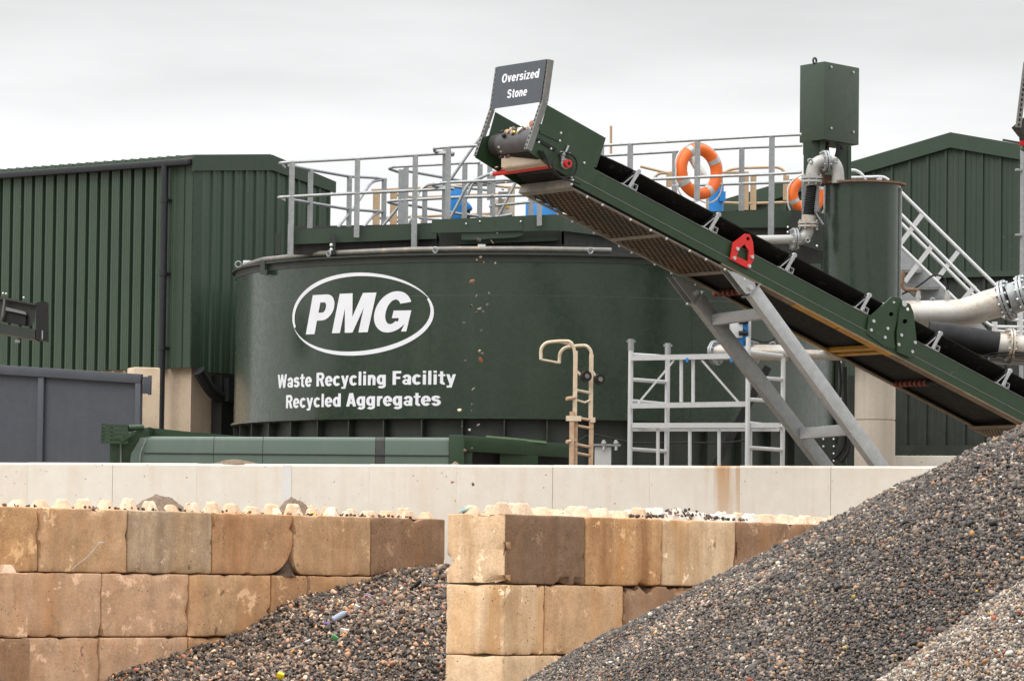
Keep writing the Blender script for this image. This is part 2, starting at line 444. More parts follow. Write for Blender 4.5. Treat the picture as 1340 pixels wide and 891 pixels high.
GLYPH = {
 'W': (1.07, [_diag(.12, 1, .30, 0, .22), _diag(.53, 1, .30, 0, .20), _diag(.53, 1, .76, 0, .20), _diag(.95, 1, .76, 0, .22)]),
 'a': (.64, [_stroke([(.11, .50)] + _E(.32, .50, .175, .16, 150, 0) + [(.495, .40)]), _stroke(_E(.27, .205, .165, .135, 0, 360, 22)[:-1], True, (.09, .07)), _rect(.39, 0, .60, .52)]),
 's': (.60, [_stroke(_E(.29, .535, .18, .13, 10, 270, 14) + _E(.29, .24, .19, .165, 90, -165, 14)[1:])]),
 't': (.46, [_rect(.12, .16, .32, .95), _rect(.01, .60, .45, .74), _stroke(_E(.37, .20, .15, .125, 180, 290, 10))]),
 'e': (.63, [_stroke(_E(.31, .37, .205, .295, 2, 322, 26)), _rect(.16, .31, .60, .43)]),
 'R': (.76, [_rect(.04, 0, .27, 1), _stroke([(.20, .92), (.42, .92)] + _E(.45, .715, .16, .205, 90, -90) + [(.42, .51), (.20, .51)]), _diag(.43, .52, .62, 0, .24)]),
 'c': (.60, [_stroke(_E(.31, .37, .205, .295, 38, 322, 24))]),
 'y': (.64, [_diag(.115, .74, .33, .02, .21), _diag(.52, .74, .255, -.22, .20), _rect(.05, -.22, .27, -.075)]),
 'l': (.31, [_rect(.055, 0, .26, 1)]),
 'i': (.31, [_rect(.055, 0, .26, .74), _rect(.055, .84, .26, 1)]),
 'n': (.66, [_rect(.05, 0, .255, .74), _stroke([(.16, .44)] + _E(.34, .46, .16, .205, 150, 0) + [(.50, .40)]), _rect(.395, 0, .605, .46)]),
 'g': (.68, [_stroke(_E(.30, .385, .195, .28, 0, 360, 26)[:-1], True), _rect(.43, -.03, .63, .74), _stroke(_E(.33, -.02, .20, .135, 0, -152, 14))]),
 'F': (.66, [_rect(.05, 0, .28, 1), _rect(.05, .82, .63, 1), _rect(.05, .42, .57, .59)]),
 'd': (.69, [_stroke(_E(.30, .37, .195, .29, 0, 360, 26)[:-1], True), _rect(.43, 0, .64, 1)]),
 'A': (.77, [_diag(.125, 0, .355, 1, .24), _diag(.645, 0, .415, 1, .24), _rect(.2, .20, .56, .36)]),
 'r': (.45, [_rect(.05, 0, .255, .74), _stroke([(.15, .40), (.19, .54), (.27, .63), (.36, .66), (.44, .655)])]),
 'O': (.82, [_stroke(_E(.41, .5, .285, .43, 0, 360, 30)[:-1], True, (.12, .085))]),
 'v': (.62, [_diag(.115, .74, .31, 0, .21), _diag(.505, .74, .31, 0, .21)]),
 'z': (.58, [_rect(.04, .60, .54, .74), _rect(.03, 0, .55, .14), _diag(.15, .12, .42, .62, .22)]),
 'S': (.74, [_stroke(_E(.36, .72, .22, .20, 14, 270, 16) + _E(.36, .30, .235, .22, 90, -168, 16)[1:], False, (.12, .085))]),
 'o': (.63, [_stroke(_o, True)]),
 ' ': (.30, []),
}
def glyph_text(body, gap=0.035):
    """heavy grotesque letters: list of per-letter (verts(x,y,layer), faces); cap height 1, total width"""
    x = 0.0; out = []
    for ch in body:
        wdt, parts = GLYPH[ch]; vs = []; fs = []
        for k, (v, f) in enumerate(parts):
            n = len(vs); vs += [(x + a, b, k) for a, b in v]; fs += [tuple(i + n for i in q) for q in f]
        if fs: out.append((vs, fs))
        x += wdt + gap
    return out, x - gap

def cut_columns(bm, step):
    xs = [v.co.x for v in bm.verts]
    x = min(xs) + step
    while x < max(xs):
        bmesh.ops.bisect_plane(bm, geom=list(bm.verts) + list(bm.edges) + list(bm.faces), plane_co=(x, 0, 0), plane_no=(1, 0, 0))
        x += step

# ------------------------------------------------------------------ stones
def ico(sub):
    bm = bmesh.new()
    bmesh.ops.create_icosphere(bm, subdivisions=sub, radius=1.0)
    v = np.array([x.co[:] for x in bm.verts]); f = np.array([[q.index for q in x.verts] for x in bm.faces])
    bm.free()
    return v, f
ICO1 = ico(1); ICO2 = ico(2)

def stone_cloud(pos, rad, tint, detail, flat=(0.55, 1.0)):
    """vertex / face / colour arrays of many stones"""
    base, F = ICO2 if detail else ICO1
    n = len(pos); k = len(base)
    sc = np.stack([rng.uniform(0.8, 1.35, n), rng.uniform(0.65, 1.05, n), rng.uniform(flat[0], flat[1], n)], 1) * rad[:, None]
    jit = 1 + rng.normal(0, 0.16 if not detail else 0.05, (n, k, 1))
    P = base[None] * jit
    if detail:   # a few planar cuts make the stones angular
        for _ in range(8):
            nn = rng.normal(size=(n, 3)); nn /= np.linalg.norm(nn, axis=1)[:, None]
            d = rng.uniform(0.32, 0.74, n)
            h = np.einsum('nkj,nj->nk', P, nn) - d[:, None]
            P = P - np.maximum(h, 0)[..., None] * nn[:, None, :]
    P = P * sc[:, None, :]
    q = rng.normal(size=(n, 4)); q /= np.linalg.norm(q, axis=1)[:, None]
    w, x, y, z = q.T
    R = np.stack([np.stack([1-2*(y*y+z*z), 2*(x*y-z*w), 2*(x*z+y*w)], 1),
                  np.stack([2*(x*y+z*w), 1-2*(x*x+z*z), 2*(y*z-x*w)], 1),
                  np.stack([2*(x*z-y*w), 2*(y*z+x*w), 1-2*(x*x+y*y)], 1)], 1)
    P = np.einsum('nij,nkj->nki', R, P) + pos[:, None, :]
    FF = (F[None] + (np.arange(n) * k)[:, None, None]).reshape(-1, 3)
    C = np.repeat(tint, k, axis=0)
    return P.reshape(-1, 3), FF, C

def mesh_np(name, Vt, F, C, mats, origin, smooth=0):
    me = bpy.data.meshes.new(name)
    Vt = Vt - np.array(origin)[None]
    me.vertices.add(len(Vt)); me.vertices.foreach_set('co', Vt.astype(np.float32).ravel())
    me.loops.add(F.size); me.loops.foreach_set('vertex_index', F.astype(np.int32).ravel())
    me.polygons.add(len(F)); me.polygons.foreach_set('loop_start', np.arange(0, F.size, 3, dtype=np.int32))
    me.update(calc_edges=True)
    at = me.color_attributes.new('stone_tint', 'FLOAT_COLOR', 'POINT')
    at.data.foreach_set('color', np.concatenate([C, np.ones((len(C), 1))], 1).astype(np.float32).ravel())
    me.materials.append(mats)
    if smooth:
        me.shade_smooth()
        me.set_sharp_from_angle(angle=math.radians(smooth))
    o = bpy.data.objects.new(name, me); o.location = origin
    COL.objects.link(o)
    return o

PAL = np.array([lin(*c)[:3] for c in ((92, 84, 80), (72, 66, 62), (120, 108, 98), (150, 132, 116), (58, 53, 50), (168, 150, 130), (104, 88, 76), (86, 83, 84), (140, 112, 90),
                                      (182, 168, 152), (45, 42, 41), (128, 92, 74), (172, 122, 76), (150, 74, 46), (200, 186, 170), (186, 140, 84), (205, 160, 40))])
PW = np.array([13, 17, 10, 6, 16, 4, 9, 7, 5, 2.5, 17, 3, 1.6, 0.9, 0.8, 1.2, 0.12])
def tints(n, w=PW, gain=1.0):
    i = rng.choice(len(PAL), n, p=np.array(w) / np.sum(w))
    return np.clip(PAL[i] * np.exp(rng.normal(-0.08, 0.38, (n, 1))) * gain * np.array([[1.02, 1.0, 0.96]]), 0.004, 0.75)
# ================================================================== world, sun
w = bpy.data.worlds.new('World'); SC.world = w; w.use_nodes = True
nt = w.node_tree; N, L = nt.nodes, nt.links
bg = N['Background']; bg.inputs['Strength'].default_value = 0.1
SUN_EL, SUN_AZ = math.radians(48), math.radians(235)      # azimuth of the sun, clockwise from +Y
sky = N.new('ShaderNodeTexSky'); sky.sky_type = 'NISHITA'; sky.sun_disc = False
sky.sun_elevation = SUN_EL; sky.sun_rotation = SUN_AZ
hs = N.new('ShaderNodeHueSaturation'); hs.inputs['Saturation'].default_value = 0.12
L.new(sky.outputs[0], hs.inputs['Color'])
tc = N.new('ShaderNodeTexCoord')
sep = N.new('ShaderNodeSeparateXYZ'); L.new(tc.outputs['Generated'], sep.inputs[0])
cr = N.new('ShaderNodeValToRGB')                            # brightness of the cloud deck against height
cr.color_ramp.elements[0].position = 0.0; cr.color_ramp.elements[0].color = (0.96, 0.96, 0.96, 1)
cr.color_ramp.elements[1].position = 1.0; cr.color_ramp.elements[1].color = (2.5, 2.5, 2.5, 1)
for p, c in ((0.085, 0.97), (0.104, 0.91), (0.119, 0.81), (0.137, 0.69), (0.18, 0.64), (0.30, 0.95), (0.5, 1.7), (0.75, 2.3)):
    e = cr.color_ramp.elements.new(p); e.color = (c, c * 1.004, c * 1.012, 1)
L.new(sep.outputs['Z'], cr.inputs[0])
mp = N.new('ShaderNodeMapping'); mp.inputs['Scale'].default_value = (5, 5, 26); mp.inputs['Rotation'].default_value = (0, math.radians(-6), 0)
L.new(tc.outputs['Generated'], mp.inputs[0])
nz = N.new('ShaderNodeTexNoise'); nz.inputs['Scale'].default_value = 1.6; nz.inputs['Detail'].default_value = 5
L.new(mp.outputs[0], nz.inputs['Vector'])
mr = N.new('ShaderNodeMapRange'); mr.inputs[1].default_value = 0.3; mr.inputs[2].default_value = 0.7
mr.inputs[3].default_value = 8.8; mr.inputs[4].default_value = 11.2
L.new(nz.outputs['Fac'], mr.inputs[0])
ml = N.new('ShaderNodeVectorMath'); ml.operation = 'SCALE'
L.new(cr.outputs[0], ml.inputs[0]); L.new(mr.outputs[0], ml.inputs['Scale'])
mx = N.new('ShaderNodeMix'); mx.data_type = 'RGBA'; mx.inputs[0].default_value = 0.95
L.new(hs.outputs[0], mx.inputs[6]); L.new(ml.outputs[0], mx.inputs[7])
L.new(mx.outputs[2], bg.inputs['Color'])
sl = bpy.data.lights.new('sun', 'SUN'); sl.energy = 1.5; sl.angle = math.radians(35); sl.color = (1.0, 0.965, 0.91)
so = bpy.data.objects.new('sun', sl); COL.objects.link(so)
sd = V((math.sin(SUN_AZ) * math.cos(SUN_EL), math.cos(SUN_AZ) * math.cos(SUN_EL), math.sin(SUN_EL)))
so.rotation_euler = sd.to_track_quat('Z', 'Y').to_euler()
so.location = (0, 0, 30)
SC.view_settings.view_transform = 'Standard'; SC.view_settings.look = 'None'
SC.view_settings.exposure = 0.14; SC.view_settings.gamma = 1.0
SC.render.engine = 'CYCLES'
SC.cycles.max_bounces = 6; SC.cycles.diffuse_bounces = 3; SC.cycles.glossy_bounces = 3
SC.cycles.use_denoising = True

# ================================================================== ground
g = MB(); S = 1500
g.add([(-S, -200, 0), (S, -200, 0), (S, 2 * S, 0), (-S, 2 * S, 0)], [(0, 1, 2, 3)])
solo('ground', g, M['ground'], None, None, kind='structure', loc=(0, 0, 0), smooth=0)

# ================================================================== interlocking block walls
def grid_axis(h, r, n):
    xs = [-h, -h + r * 0.35, -h + r]
    xs += [(-h + r) + (2 * h - 2 * r) * i / n for i in range(1, n)]
    return xs + [h - r, h - r * 0.35, h]

def block_shape(Lx, Wy, Hz, seed, r=0.022, chip=0.03, corner=None):
    """rounded concrete block centred on the origin, worn at its edges; corner=(sx,sz,radius) = a broken-off corner"""
    hx, hy, hz = Lx / 2, Wy / 2, Hz / 2
    X, Y, Z = grid_axis(hx, r, 16), grid_axis(hy, r, 6), grid_axis(hz, r, 10)
    idx = {}; vs = []; fs = []
    off = V((seed * 13.7, seed * 7.3, seed * 3.1))
    def vert(p):
        k = (round(p[0], 5), round(p[1], 5), round(p[2], 5))
        if k not in idx:
            q = V(p)
            inner = V((max(-hx + r, min(hx - r, q.x)), max(-hy + r, min(hy - r, q.y)), max(-hz + r, min(hz - r, q.z))))
            d = q - inner
            if d.length > 1e-6 and sum(abs(c) > 1e-6 for c in d) > 1:
                q = inner + d.normalized() * r
            e = sorted((hx - abs(q.x), hy - abs(q.y), hz - abs(q.z)))
            near = e[1]                                      # distance to the nearest edge along the face
            f = mnoise.noise(q * 5 + off) + 0.6 * mnoise.noise(q * 14 + off)
            if near < 0.09 and f > 0.18:
                q = q * (1 - chip * (f - 0.18) * (1 - near / 0.09) * 3.2 / max(0.4, q.length))
            q += V((mnoise.noise(q * 3 + off), mnoise.noise(q * 3 + off * 1.7), mnoise.noise(q * 3 - off))) * 0.006
            if corner:
                sx, sz, R = corner
                cx, cz = sx * (hx - R), sz * (hz - R)
                if (q.x - cx) * sx > 0 and (q.z - cz) * sz > 0:
                    dd = V((q.x - cx, 0, q.z - cz))
                    if dd.length > R:
                        dd = dd.normalized() * R
                        q.x, q.z = cx + dd.x, cz + dd.z
            idx[k] = len(vs); vs.append(q)
        return idx[k]
    def face(A, Bx, fn, flip):
        for i in range(len(A) - 1):
            for j in range(len(Bx) - 1):
                q = [vert(fn(A[i], Bx[j])), vert(fn(A[i + 1], Bx[j])), vert(fn(A[i + 1], Bx[j + 1])), vert(fn(A[i], Bx[j + 1]))]
                fs.append(q[::-1] if flip else q)
    for s in (-1, 1):
        face(X, Z, lambda a, b: (a, s * hy, b), s > 0)
        face(X, Y, lambda a, b: (a, b, s * hz), s < 0)
        face(Y, Z, lambda a, b: (s * hx, a, b), s < 0)
    return vs, fs

BLOCKN = [0]
def block(P0, d, s0, s1, ztop, mats, label, studs=0, corner=None, chip=0.03, shift=0.0, H=0.789, Wd=0.79, tilt=0.0, endmat=None, group='interlocking concrete blocks', studkeys=None):
    """block whose front face runs along d from s0 to s1 on the wall line through P0"""
    BLOCKN[0] += 1
    seed = BLOCKN[0]
    nrm = V((-d.y, d.x, 0))                                 # away from the camera, behind the face
    Lx = s1 - s0 - 0.016
    ctr = P0 + d * ((s0 + s1) / 2) + nrm * (Wd / 2 + shift)
    ctr.z = ztop - H / 2
    R = Matrix((d, nrm, V((0, 0, 1)))).transposed() @ Matrix.Rotation(tilt, 3, 'Y')
    base = V((ctr.x, ctr.y, ztop - H))
    t = thing('concrete_block', label, 'concrete block', base, group, rot=R)
    vs, fs = block_shape(Lx, Wd, H, seed, chip=chip, corner=corner)
    mb = MB(); up = V((0, 0, H / 2))
    mi = []
    for f in fs:
        c = sum((vs[i] for i in f), V()) / len(f)
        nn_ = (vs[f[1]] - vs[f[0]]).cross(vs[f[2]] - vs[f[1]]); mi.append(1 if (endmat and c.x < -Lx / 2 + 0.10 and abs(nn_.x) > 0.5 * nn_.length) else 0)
    mb.v = [v + up for v in vs]; mb.f = fs; mb.mi = mi
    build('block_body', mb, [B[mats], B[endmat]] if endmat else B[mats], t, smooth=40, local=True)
    jf = MB(); jf.box((0, 0.02, -0.006), (Lx - 0.07, Wd - 0.09, 0.014)); build('joint_shade_slab', jf, M['dirt_shade'], t, local=True)  # dark slab closing the joint, its colour standing in for shade in the gap
    for row in range(2 if studs else 0):
        for k in range(studs):
            x = -Lx / 2 + Lx * (k + 0.5) / studs
            y = -Wd / 4 + row * Wd / 2
            r1 = 0.140 + random.uniform(-0.012, 0.008); r0 = 0.068 + random.uniform(-0.015, 0.01); h = 0.128 + random.uniform(-0.045, 0.012)
            sm = MB(); n = 8
            vs2 = []
            for rr, z in ((r1, H - 0.012), (r0 + 0.01, H + h - 0.012), (r0 - 0.012, H + h)):
                for q in range(n):
                    a = 2 * PI * (q + 0.5) / n
                    kx = 1 + 0.22 * mnoise.noise(V((seed * 3 + k + q * 2.1, row * 5 + z * 3, 1.3)))
                    vs2.append(V((x + rr * kx * math.cos(a), y + rr * kx * math.sin(a), z + 0.035 * mnoise.noise(V((seed + q, k, z * 9))))))
            sm.add(vs2, [(a * n + q, a * n + (q + 1) % n, (a + 1) * n + (q + 1) % n, (a + 1) * n + q) for a in range(2) for q in range(n)] + [tuple(2 * n + q for q in range(n))])
            build('stud', sm, B[(studkeys or ['stud'] * 9)[k]], t, smooth=25, local=True)
    return t

M['dirt2'] = M['dirt_shade']
# --- left wall, running away to the right
dL = V((0.629, 0.777, 0)).normalized()
A0 = U(167, 700, 52.92); A0.z = 0
zl = [2.475, 1.675, 0.875]
GL = 'interlocking blocks of the left bay wall'
block(A0, dL, -3.12, -1.56, zl[0], 'rust', 'orange stained concrete block cut by the left photo edge, top row of its wall', 4, group=GL)
scratched = block(A0, dL, -1.56, 0.0, zl[0], 'tan', 'smooth tan concrete block with a diagonal white scratch, top row of the left wall', 4, group=GL)
block(A0, dL, 0.0, 1.56, zl[0], 'grey', 'tan concrete block streaked with grey and rust below the small mound of grit', 4, group=GL)
block(A0, dL, 1.56, 3.12, zl[0], 'clay', 'brown concrete block with its lower right corner broken off to a curve', 4, corner=(1, -1, 0.52), group=GL)
block(A0, dL, 3.12, 4.68, zl[0], 'tan', 'ochre concrete block just right of the dark gap at a broken corner', 4, corner=(-1, -1, 0.22), group=GL)
block(A0, dL, 4.68, 6.24, zl[0], 'brown', 'rough dark brown concrete block ending the left wall, just above the rubble heap', 4, chip=0.09, group=GL)
block(A0, dL, -3.56, -2.0, zl[1], 'salmon', 'pale concrete block stepping forward at the left edge with one stud showing on top', 4, shift=-0.30, group=GL)
block(A0, dL, -2.0, -0.44, zl[1], 'salmon', 'salmon tan concrete block with faint grey horizontal smears, middle row of the left wall', 0, group=GL)
block(A0, dL, -0.44, 1.14, zl[1], 'salmon', 'plain sandy concrete block with a thin brown crack line, middle row of the left wall', 0, group=GL)
block(A0, dL, 1.14, 2.70, zl[1], 'tan', 'smooth tan concrete block touching the rubble slope at its lower right, middle row', 0, group=GL)
block(A0, dL, 2.70, 3.42, zl[1], 'clay', 'short half buried concrete block peeping over the rubble below the dark gap', 0, group=GL)
block(A0, dL, 3.42, 4.98, zl[1], 'tan', 'mostly buried concrete block of which a low strip shows above the rubble', 0, group=GL)
block(A0, dL, 4.98, 6.2, zl[1], 'brown', 'buried concrete block under the dark brown end block of the left wall', 0, group=GL)
block(A0, dL, -3.5, -1.95, zl[2], 'brown', 'dark streaked concrete block in the bottom left corner of the photo', 0, shift=-0.30, group=GL)
block(A0, dL, -1.95, -0.46, zl[2], 'salmon', 'concrete block with chalky white scrapes and brown stains, bottom row of the left wall', 0, group=GL)
block(A0, dL, -0.46, 1.14, zl[2], 'salmon', 'clean sandy concrete block in the bottom row, just above the toe of the rubble', 0, group=GL)
block(A0, dL, 1.14, 2.70, zl[2], 'clay', 'bottom row concrete block almost covered by rubble, only its upper left shows', 0, group=GL)

sc_n = V((dL.y, -dL.x, 0))
sp = [UP(x, y, A0 + sc_n * 0.0035, sc_n) for x, y in ((94.5, 744), (103, 736.5), (112, 730.5), (121, 721), (126, 714), (131, 709.5))]
mb = MB()
for i in range(len(sp) - 1): mb.bar(sp[i], sp[i + 1], 0.006, 0.004, sc_n)
mb.bar(sp[-1] - dL * 0.03, sp[-1] + dL * 0.06, 0.014, 0.004, sc_n)
build('scratch', mb, M['patch'], scratched, smooth=0)
# --- right wall: end face turned to the camera, then running away
dR = V((0.588, 0.809, 0)).normalized()
P1 = U(660, 700, 47.5); P1.z = 0
zr = [2.40, 1.60, 0.80]
GR = 'interlocking blocks of the right bay wall'
W8 = 0.82
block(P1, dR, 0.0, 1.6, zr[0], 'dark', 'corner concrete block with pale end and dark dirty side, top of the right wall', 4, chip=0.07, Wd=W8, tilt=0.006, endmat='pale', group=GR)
block(P1, dR, 1.6, 3.2, zr[0], 'rust', 'rust brown concrete block with dark drips, second along the top of the right wall', 4, Wd=W8, group=GR)
block(P1, dR, 3.2, 4.8, zr[0], 'pale', 'pale concrete block with vertical brown streaks, top row just left of the big gravel heap', 4, Wd=W8, group=GR, studkeys=['studwhite'] * 4)
block(P1, dR, 4.8, 6.4, zr[0], 'brown', 'cracked grey brown concrete block partly behind the gravel heap, top of the right wall', 4, chip=0.06, Wd=W8, group=GR, studkeys=['studwhite', 'studwhite', 'stud', 'stud'])
block(P1, dR, 6.4, 8.0, zr[0], 'brown', 'concrete block almost hidden behind the slope of the big gravel heap', 4, Wd=W8, group=GR)
block(P1, dR, 0.0, 0.8, zr[1], 'pale', 'cream corner concrete block streaked with drips and small holes, middle row of the right wall', 0, Wd=W8, endmat='pale', group=GR)
block(P1, dR, 0.8, 2.4, zr[1], 'tan', 'light tan concrete block next to the cream corner block, middle row of the right wall', 0, Wd=W8, group=GR)
block(P1, dR, 2.4, 4.0, zr[1], 'brown', 'brown cracked concrete block cut off by the gravel slope, middle row of the right wall', 0, chip=0.08, Wd=W8, group=GR)
block(P1, dR, 4.0, 5.6, zr[1], 'brown', 'concrete block of which only a small corner shows above the gravel slope', 0, Wd=W8, group=GR)
block(P1, dR, 0.0, 1.6, zr[2], 'pale', 'bottom corner concrete block with brown streaks at the foot of the right wall', 0, Wd=W8, endmat='pale', group=GR)
block(P1, dR, 1.6, 3.2, zr[2], 'clay', 'bottom row concrete block of the right wall running in behind the gravel toe', 0, Wd=W8, group=GR)

# ================================================================== cream retaining wall of precast panels
WP = V((-0.94, 58.8, 0)); WD = V((0.958, -0.287, 0)).normalized(); WNv = V((WD.y, -WD.x, 0))   # towards the camera: -Y side
if WNv.y > 0: WNv = -WNv
WTOP = 1.67 + 1.585
rw = thing('retaining_wall', 'long cream precast concrete wall of upright panels behind the block walls', 'wall', WP + WD * 0)
def wall_s(px):
    q = UP(px, 640, WP, WNv); return (q - WP).dot(WD)
joints = [wall_s(x) for x in (-75, 36, 147, 257, 370, 483, 597, 723, 850, 968, 1087, 1205, 1325, 1440)]
xr_ = UP(952, 640, WP, WNv).x - WP.x
M['panelrust'] = mat('rust_stained_precast_concrete', (0.77, 0.715, 0.63), 0.75, local=(xr_, 0.40, WTOP + 0.25, 1.7, (0.50, 0.26, 0.09)), **PANEL)
for i in range(len(joints) - 1):
    s0, s1 = joints[i] + (0.003 if i in (2, 4, 7, 10) else 0.0009), joints[i + 1] - (0.003 if i in (1, 3, 6, 9) else 0.0009)
    c = WP + WD * ((s0 + s1) / 2) - WNv * 0.10
    mb = MB()
    j = random.uniform(-0.004, 0.004)
    vs, fs = [], []
    R = Matrix((WD, -WNv, V((0, 0, 1)))).transposed()
    zt = WTOP + j
    pr = [(0.0, 0.0), (0.0, zt - 0.030), (-0.022, zt), (-0.178, zt), (-0.20, zt - 0.03), (-0.20, 0.0)]
    mb.prism([WP + WD * s0 + WNv * a + V((0, 0, z)) for a, z in pr], WD * (s1 - s0))
    pn = build('panel', mb, M['panelrust'] if i == 8 else M['panel'], rw,
          label='rust streaked wall panel behind the right block wall' if i == 8 else None)
    if i in (4,):
        mb = MB(); mb.box(WP + WD * (s0 + 0.06) + WNv * 0.003 + V((0, 0, WTOP - 0.6)), (0.13, 0.004, 1.16), R)
        build('mortar_patch', mb, M['patch'], pn)

# little heaps of dirt lying on the walls
def mound(name, c, rx, ry, h, m, label, cat, seed, R=None, n=26, rings=9):
    mb = MB(); vs = [V(c) + V((0, 0, h))]
    for i in range(1, rings + 1):
        for k in range(n):
            a = 2 * PI * k / n; t = i / rings
            p = V((math.cos(a) * rx * t, math.sin(a) * ry * t, 0))
            if R is not None: p = R @ p
            z = h * (math.cos(t * PI) * 0.5 + 0.5)
            z += h * 0.22 * mnoise.noise(p * 9 + V((seed, 0, 0))) * (1 - t * 0.8) + h * 0.18 * mnoise.noise(p * 30 + V((0, seed, 0))) * (1 - t)
            kk = 1 + 0.15 * mnoise.noise(V((math.cos(a) * 2, math.sin(a) * 2, seed)))
            vs.append(V(c) + V((p.x * kk, p.y * kk, max(0.0, z) if i < rings else -0.01)))
    fs = [(0, 1 + k, 1 + (k + 1) % n) for k in range(n)]
    for i in range(rings - 1):
        for k in range(n):
            a = 1 + i * n; b = a + n; l = (k + 1) % n
            fs.append((a + k, b + k, b + l, a + l))
    mb.add(vs, fs)
    return solo(name, mb, m, label, cat, smooth=60)
nL = V((-dL.y, dL.x, 0)); nR = V((-dR.y, dR.x, 0))
RL = Matrix((dL, nL, V((0, 0, 1)))).transposed()
RR = Matrix((dR, nR, V((0, 0, 1)))).transposed()
RW = Matrix((WD, -WNv, V((0, 0, 1)))).transposed()
def on_line(P, d, nrm, px, z, back):
    q = UP(px, 700, P, nrm); s = (q - P).dot(d)
    r = P + d * s + nrm * back; r.z = z; return r
mound('dirt_mound', on_line(A0, dL, nL, 240, zl[0] + 0.0, 0.42), 0.66, 0.30, 0.205, M['dirt'], 'small grey mound of grit lying between the studs on the left block wall', 'dirt mound', 1.0, RL)
mound('dirt_mound', on_line(A0, dL, nL, 415, zl[0] + 0.0, 0.42), 0.46, 0.24, 0.22, M['dirt'], 'crumbly brown mound of dirt behind studs, nearer the right end of the left wall', 'dirt mound', 4.0, RL)
mound('dirt_mound', on_line(WP, WD, -WNv, 303, WTOP, 0.10), 0.40, 0.095, 0.062, M['dirt'], 'low strip of sand spilt on top of the cream wall below the green cover', 'dirt mound', 7.0, RW)
mound('dirt_mound', on_line(WP, WD, -WNv, 592, WTOP, 0.09), 0.07, 0.06, 0.045, M['dirt'], 'small lump of sand on top of the cream wall beside the green frame post', 'dirt mound', 9.0, RW)
# dark dirt packed in the gap at the broken corner
mound('dirt_mound', on_line(A0, dL, nL, 380, zl[0] - 0.80, 0.10), 0.20, 0.12, 0.26, M['dirt_shade'], 'dark dirt packed in the gap at the broken corner of a concrete block', 'dirt mound', 3.0, RL)

# ================================================================== gravel heaps
def in_view(P, m=110):
    q = (P - np.array(EYE)[None]) @ np.array(CROT)
    x = 670 + FPX * q[:, 0] / -q[:, 2]; y = 445.5 - FPX * q[:, 1] / -q[:, 2]
    return (x > -m) & (x < 1340 + m * 4.2) & (y < 891 + m * 0.6) & (y > -m), x, y

def height_mesh(hf, x0, x1, y0, y1, n, mask=None):
    xs = np.linspace(x0, x1, n); ys = np.linspace(y0, y1, n)
    X, Y = np.meshgrid(xs, ys); Z = hf(X, Y)
    Vt = np.stack([X.ravel(), Y.ravel(), Z.ravel()], 1)
    i = np.arange(n - 1)[None] + np.arange(n - 1)[:, None] * n
    q = i.ravel()
    F = np.concatenate([np.stack([q, q + 1, q + n + 1], 1), np.stack([q, q + n + 1, q + n], 1)])
    keep = (Z.ravel()[F] > -0.25).all(1)
    return Vt, F[keep]

def vnoise(X, Y, s, seed):
    r = np.random.default_rng(seed); out = 0
    for k in range(6):
        a = r.uniform(0, 2 * PI); f = s * r.uniform(0.6, 1.6); ph = r.uniform(0, 6)
        out = out + np.sin((X * math.cos(a) + Y * math.sin(a)) * f + ph)
    return out / 6

def heap(name, hf, area, count, rad, tint_fn, detail, label, basecol, groundm, chunk_filter=None, nmesh=160, size_fn=None):
    x0, x1, y0, y1 = area
    X = rng.uniform(x0, x1, count); Y = rng.uniform(y0, y1, count); Z = hf(X, Y)
    ok = Z > -0.02
    P = np.stack([X, Y, Z], 1)
    v, px, py = in_view(P); ok &= v & ((px < 1420) | (rng.uniform(0, 1, len(px)) < 0.62))
    if chunk_filter is not None: ok &= chunk_filter(X, Y, Z)
    P, px, py = P[ok], px[ok], py[ok]
    e = 0.05
    gx = (hf(P[:, 0] + e, P[:, 1]) - hf(P[:, 0] - e, P[:, 1])) / (2 * e); gy = (hf(P[:, 0], P[:, 1] + e) - hf(P[:, 0], P[:, 1] - e)) / (2 * e)
    nrm = np.stack([-gx, -gy, np.ones(len(P))], 1); nrm /= np.linalg.norm(nrm, axis=1)[:, None]
    facing = ((np.array(EYE)[None] - P) * nrm).sum(1) / np.linalg.norm(np.array(EYE)[None] - P, axis=1)
    k = facing > -0.25
    P, px, py, nrm = P[k], px[k], py[k], nrm[k]
    n = len(P)
    rd = rad * np.exp(rng.normal(0, 0.32, n)) * (size_fn(P, px, py) if size_fn else 1.0)
    P = P + nrm * (rng.uniform(-0.5, 0.7, n) * rd)[:, None]
    T = tint_fn(P, px, py)
    Vt, F, C = stone_cloud(P, rd, T, detail)
    bv, bf = height_mesh(hf, x0, x1, y0, y1, nmesh)
    bv = bv.copy(); bv[:, 2] -= rad * 0.7; bv[:, 2] += rng.normal(0, rad * 0.5, len(bv))
    BC = np.tile(np.array(basecol)[None], (len(bv), 1))
    F = np.concatenate([bf, F + len(bv)]); Vt = np.concatenate([bv, Vt]); C = np.concatenate([BC, C])
    o = mesh_np(name, Vt, F, C, M['stone'], (P[:, 0].mean(), P[:, 1].mean(), 0))
    tag(o, label, 'gravel heap', kind='stuff')
    print(name, n, 'stones')
    return o

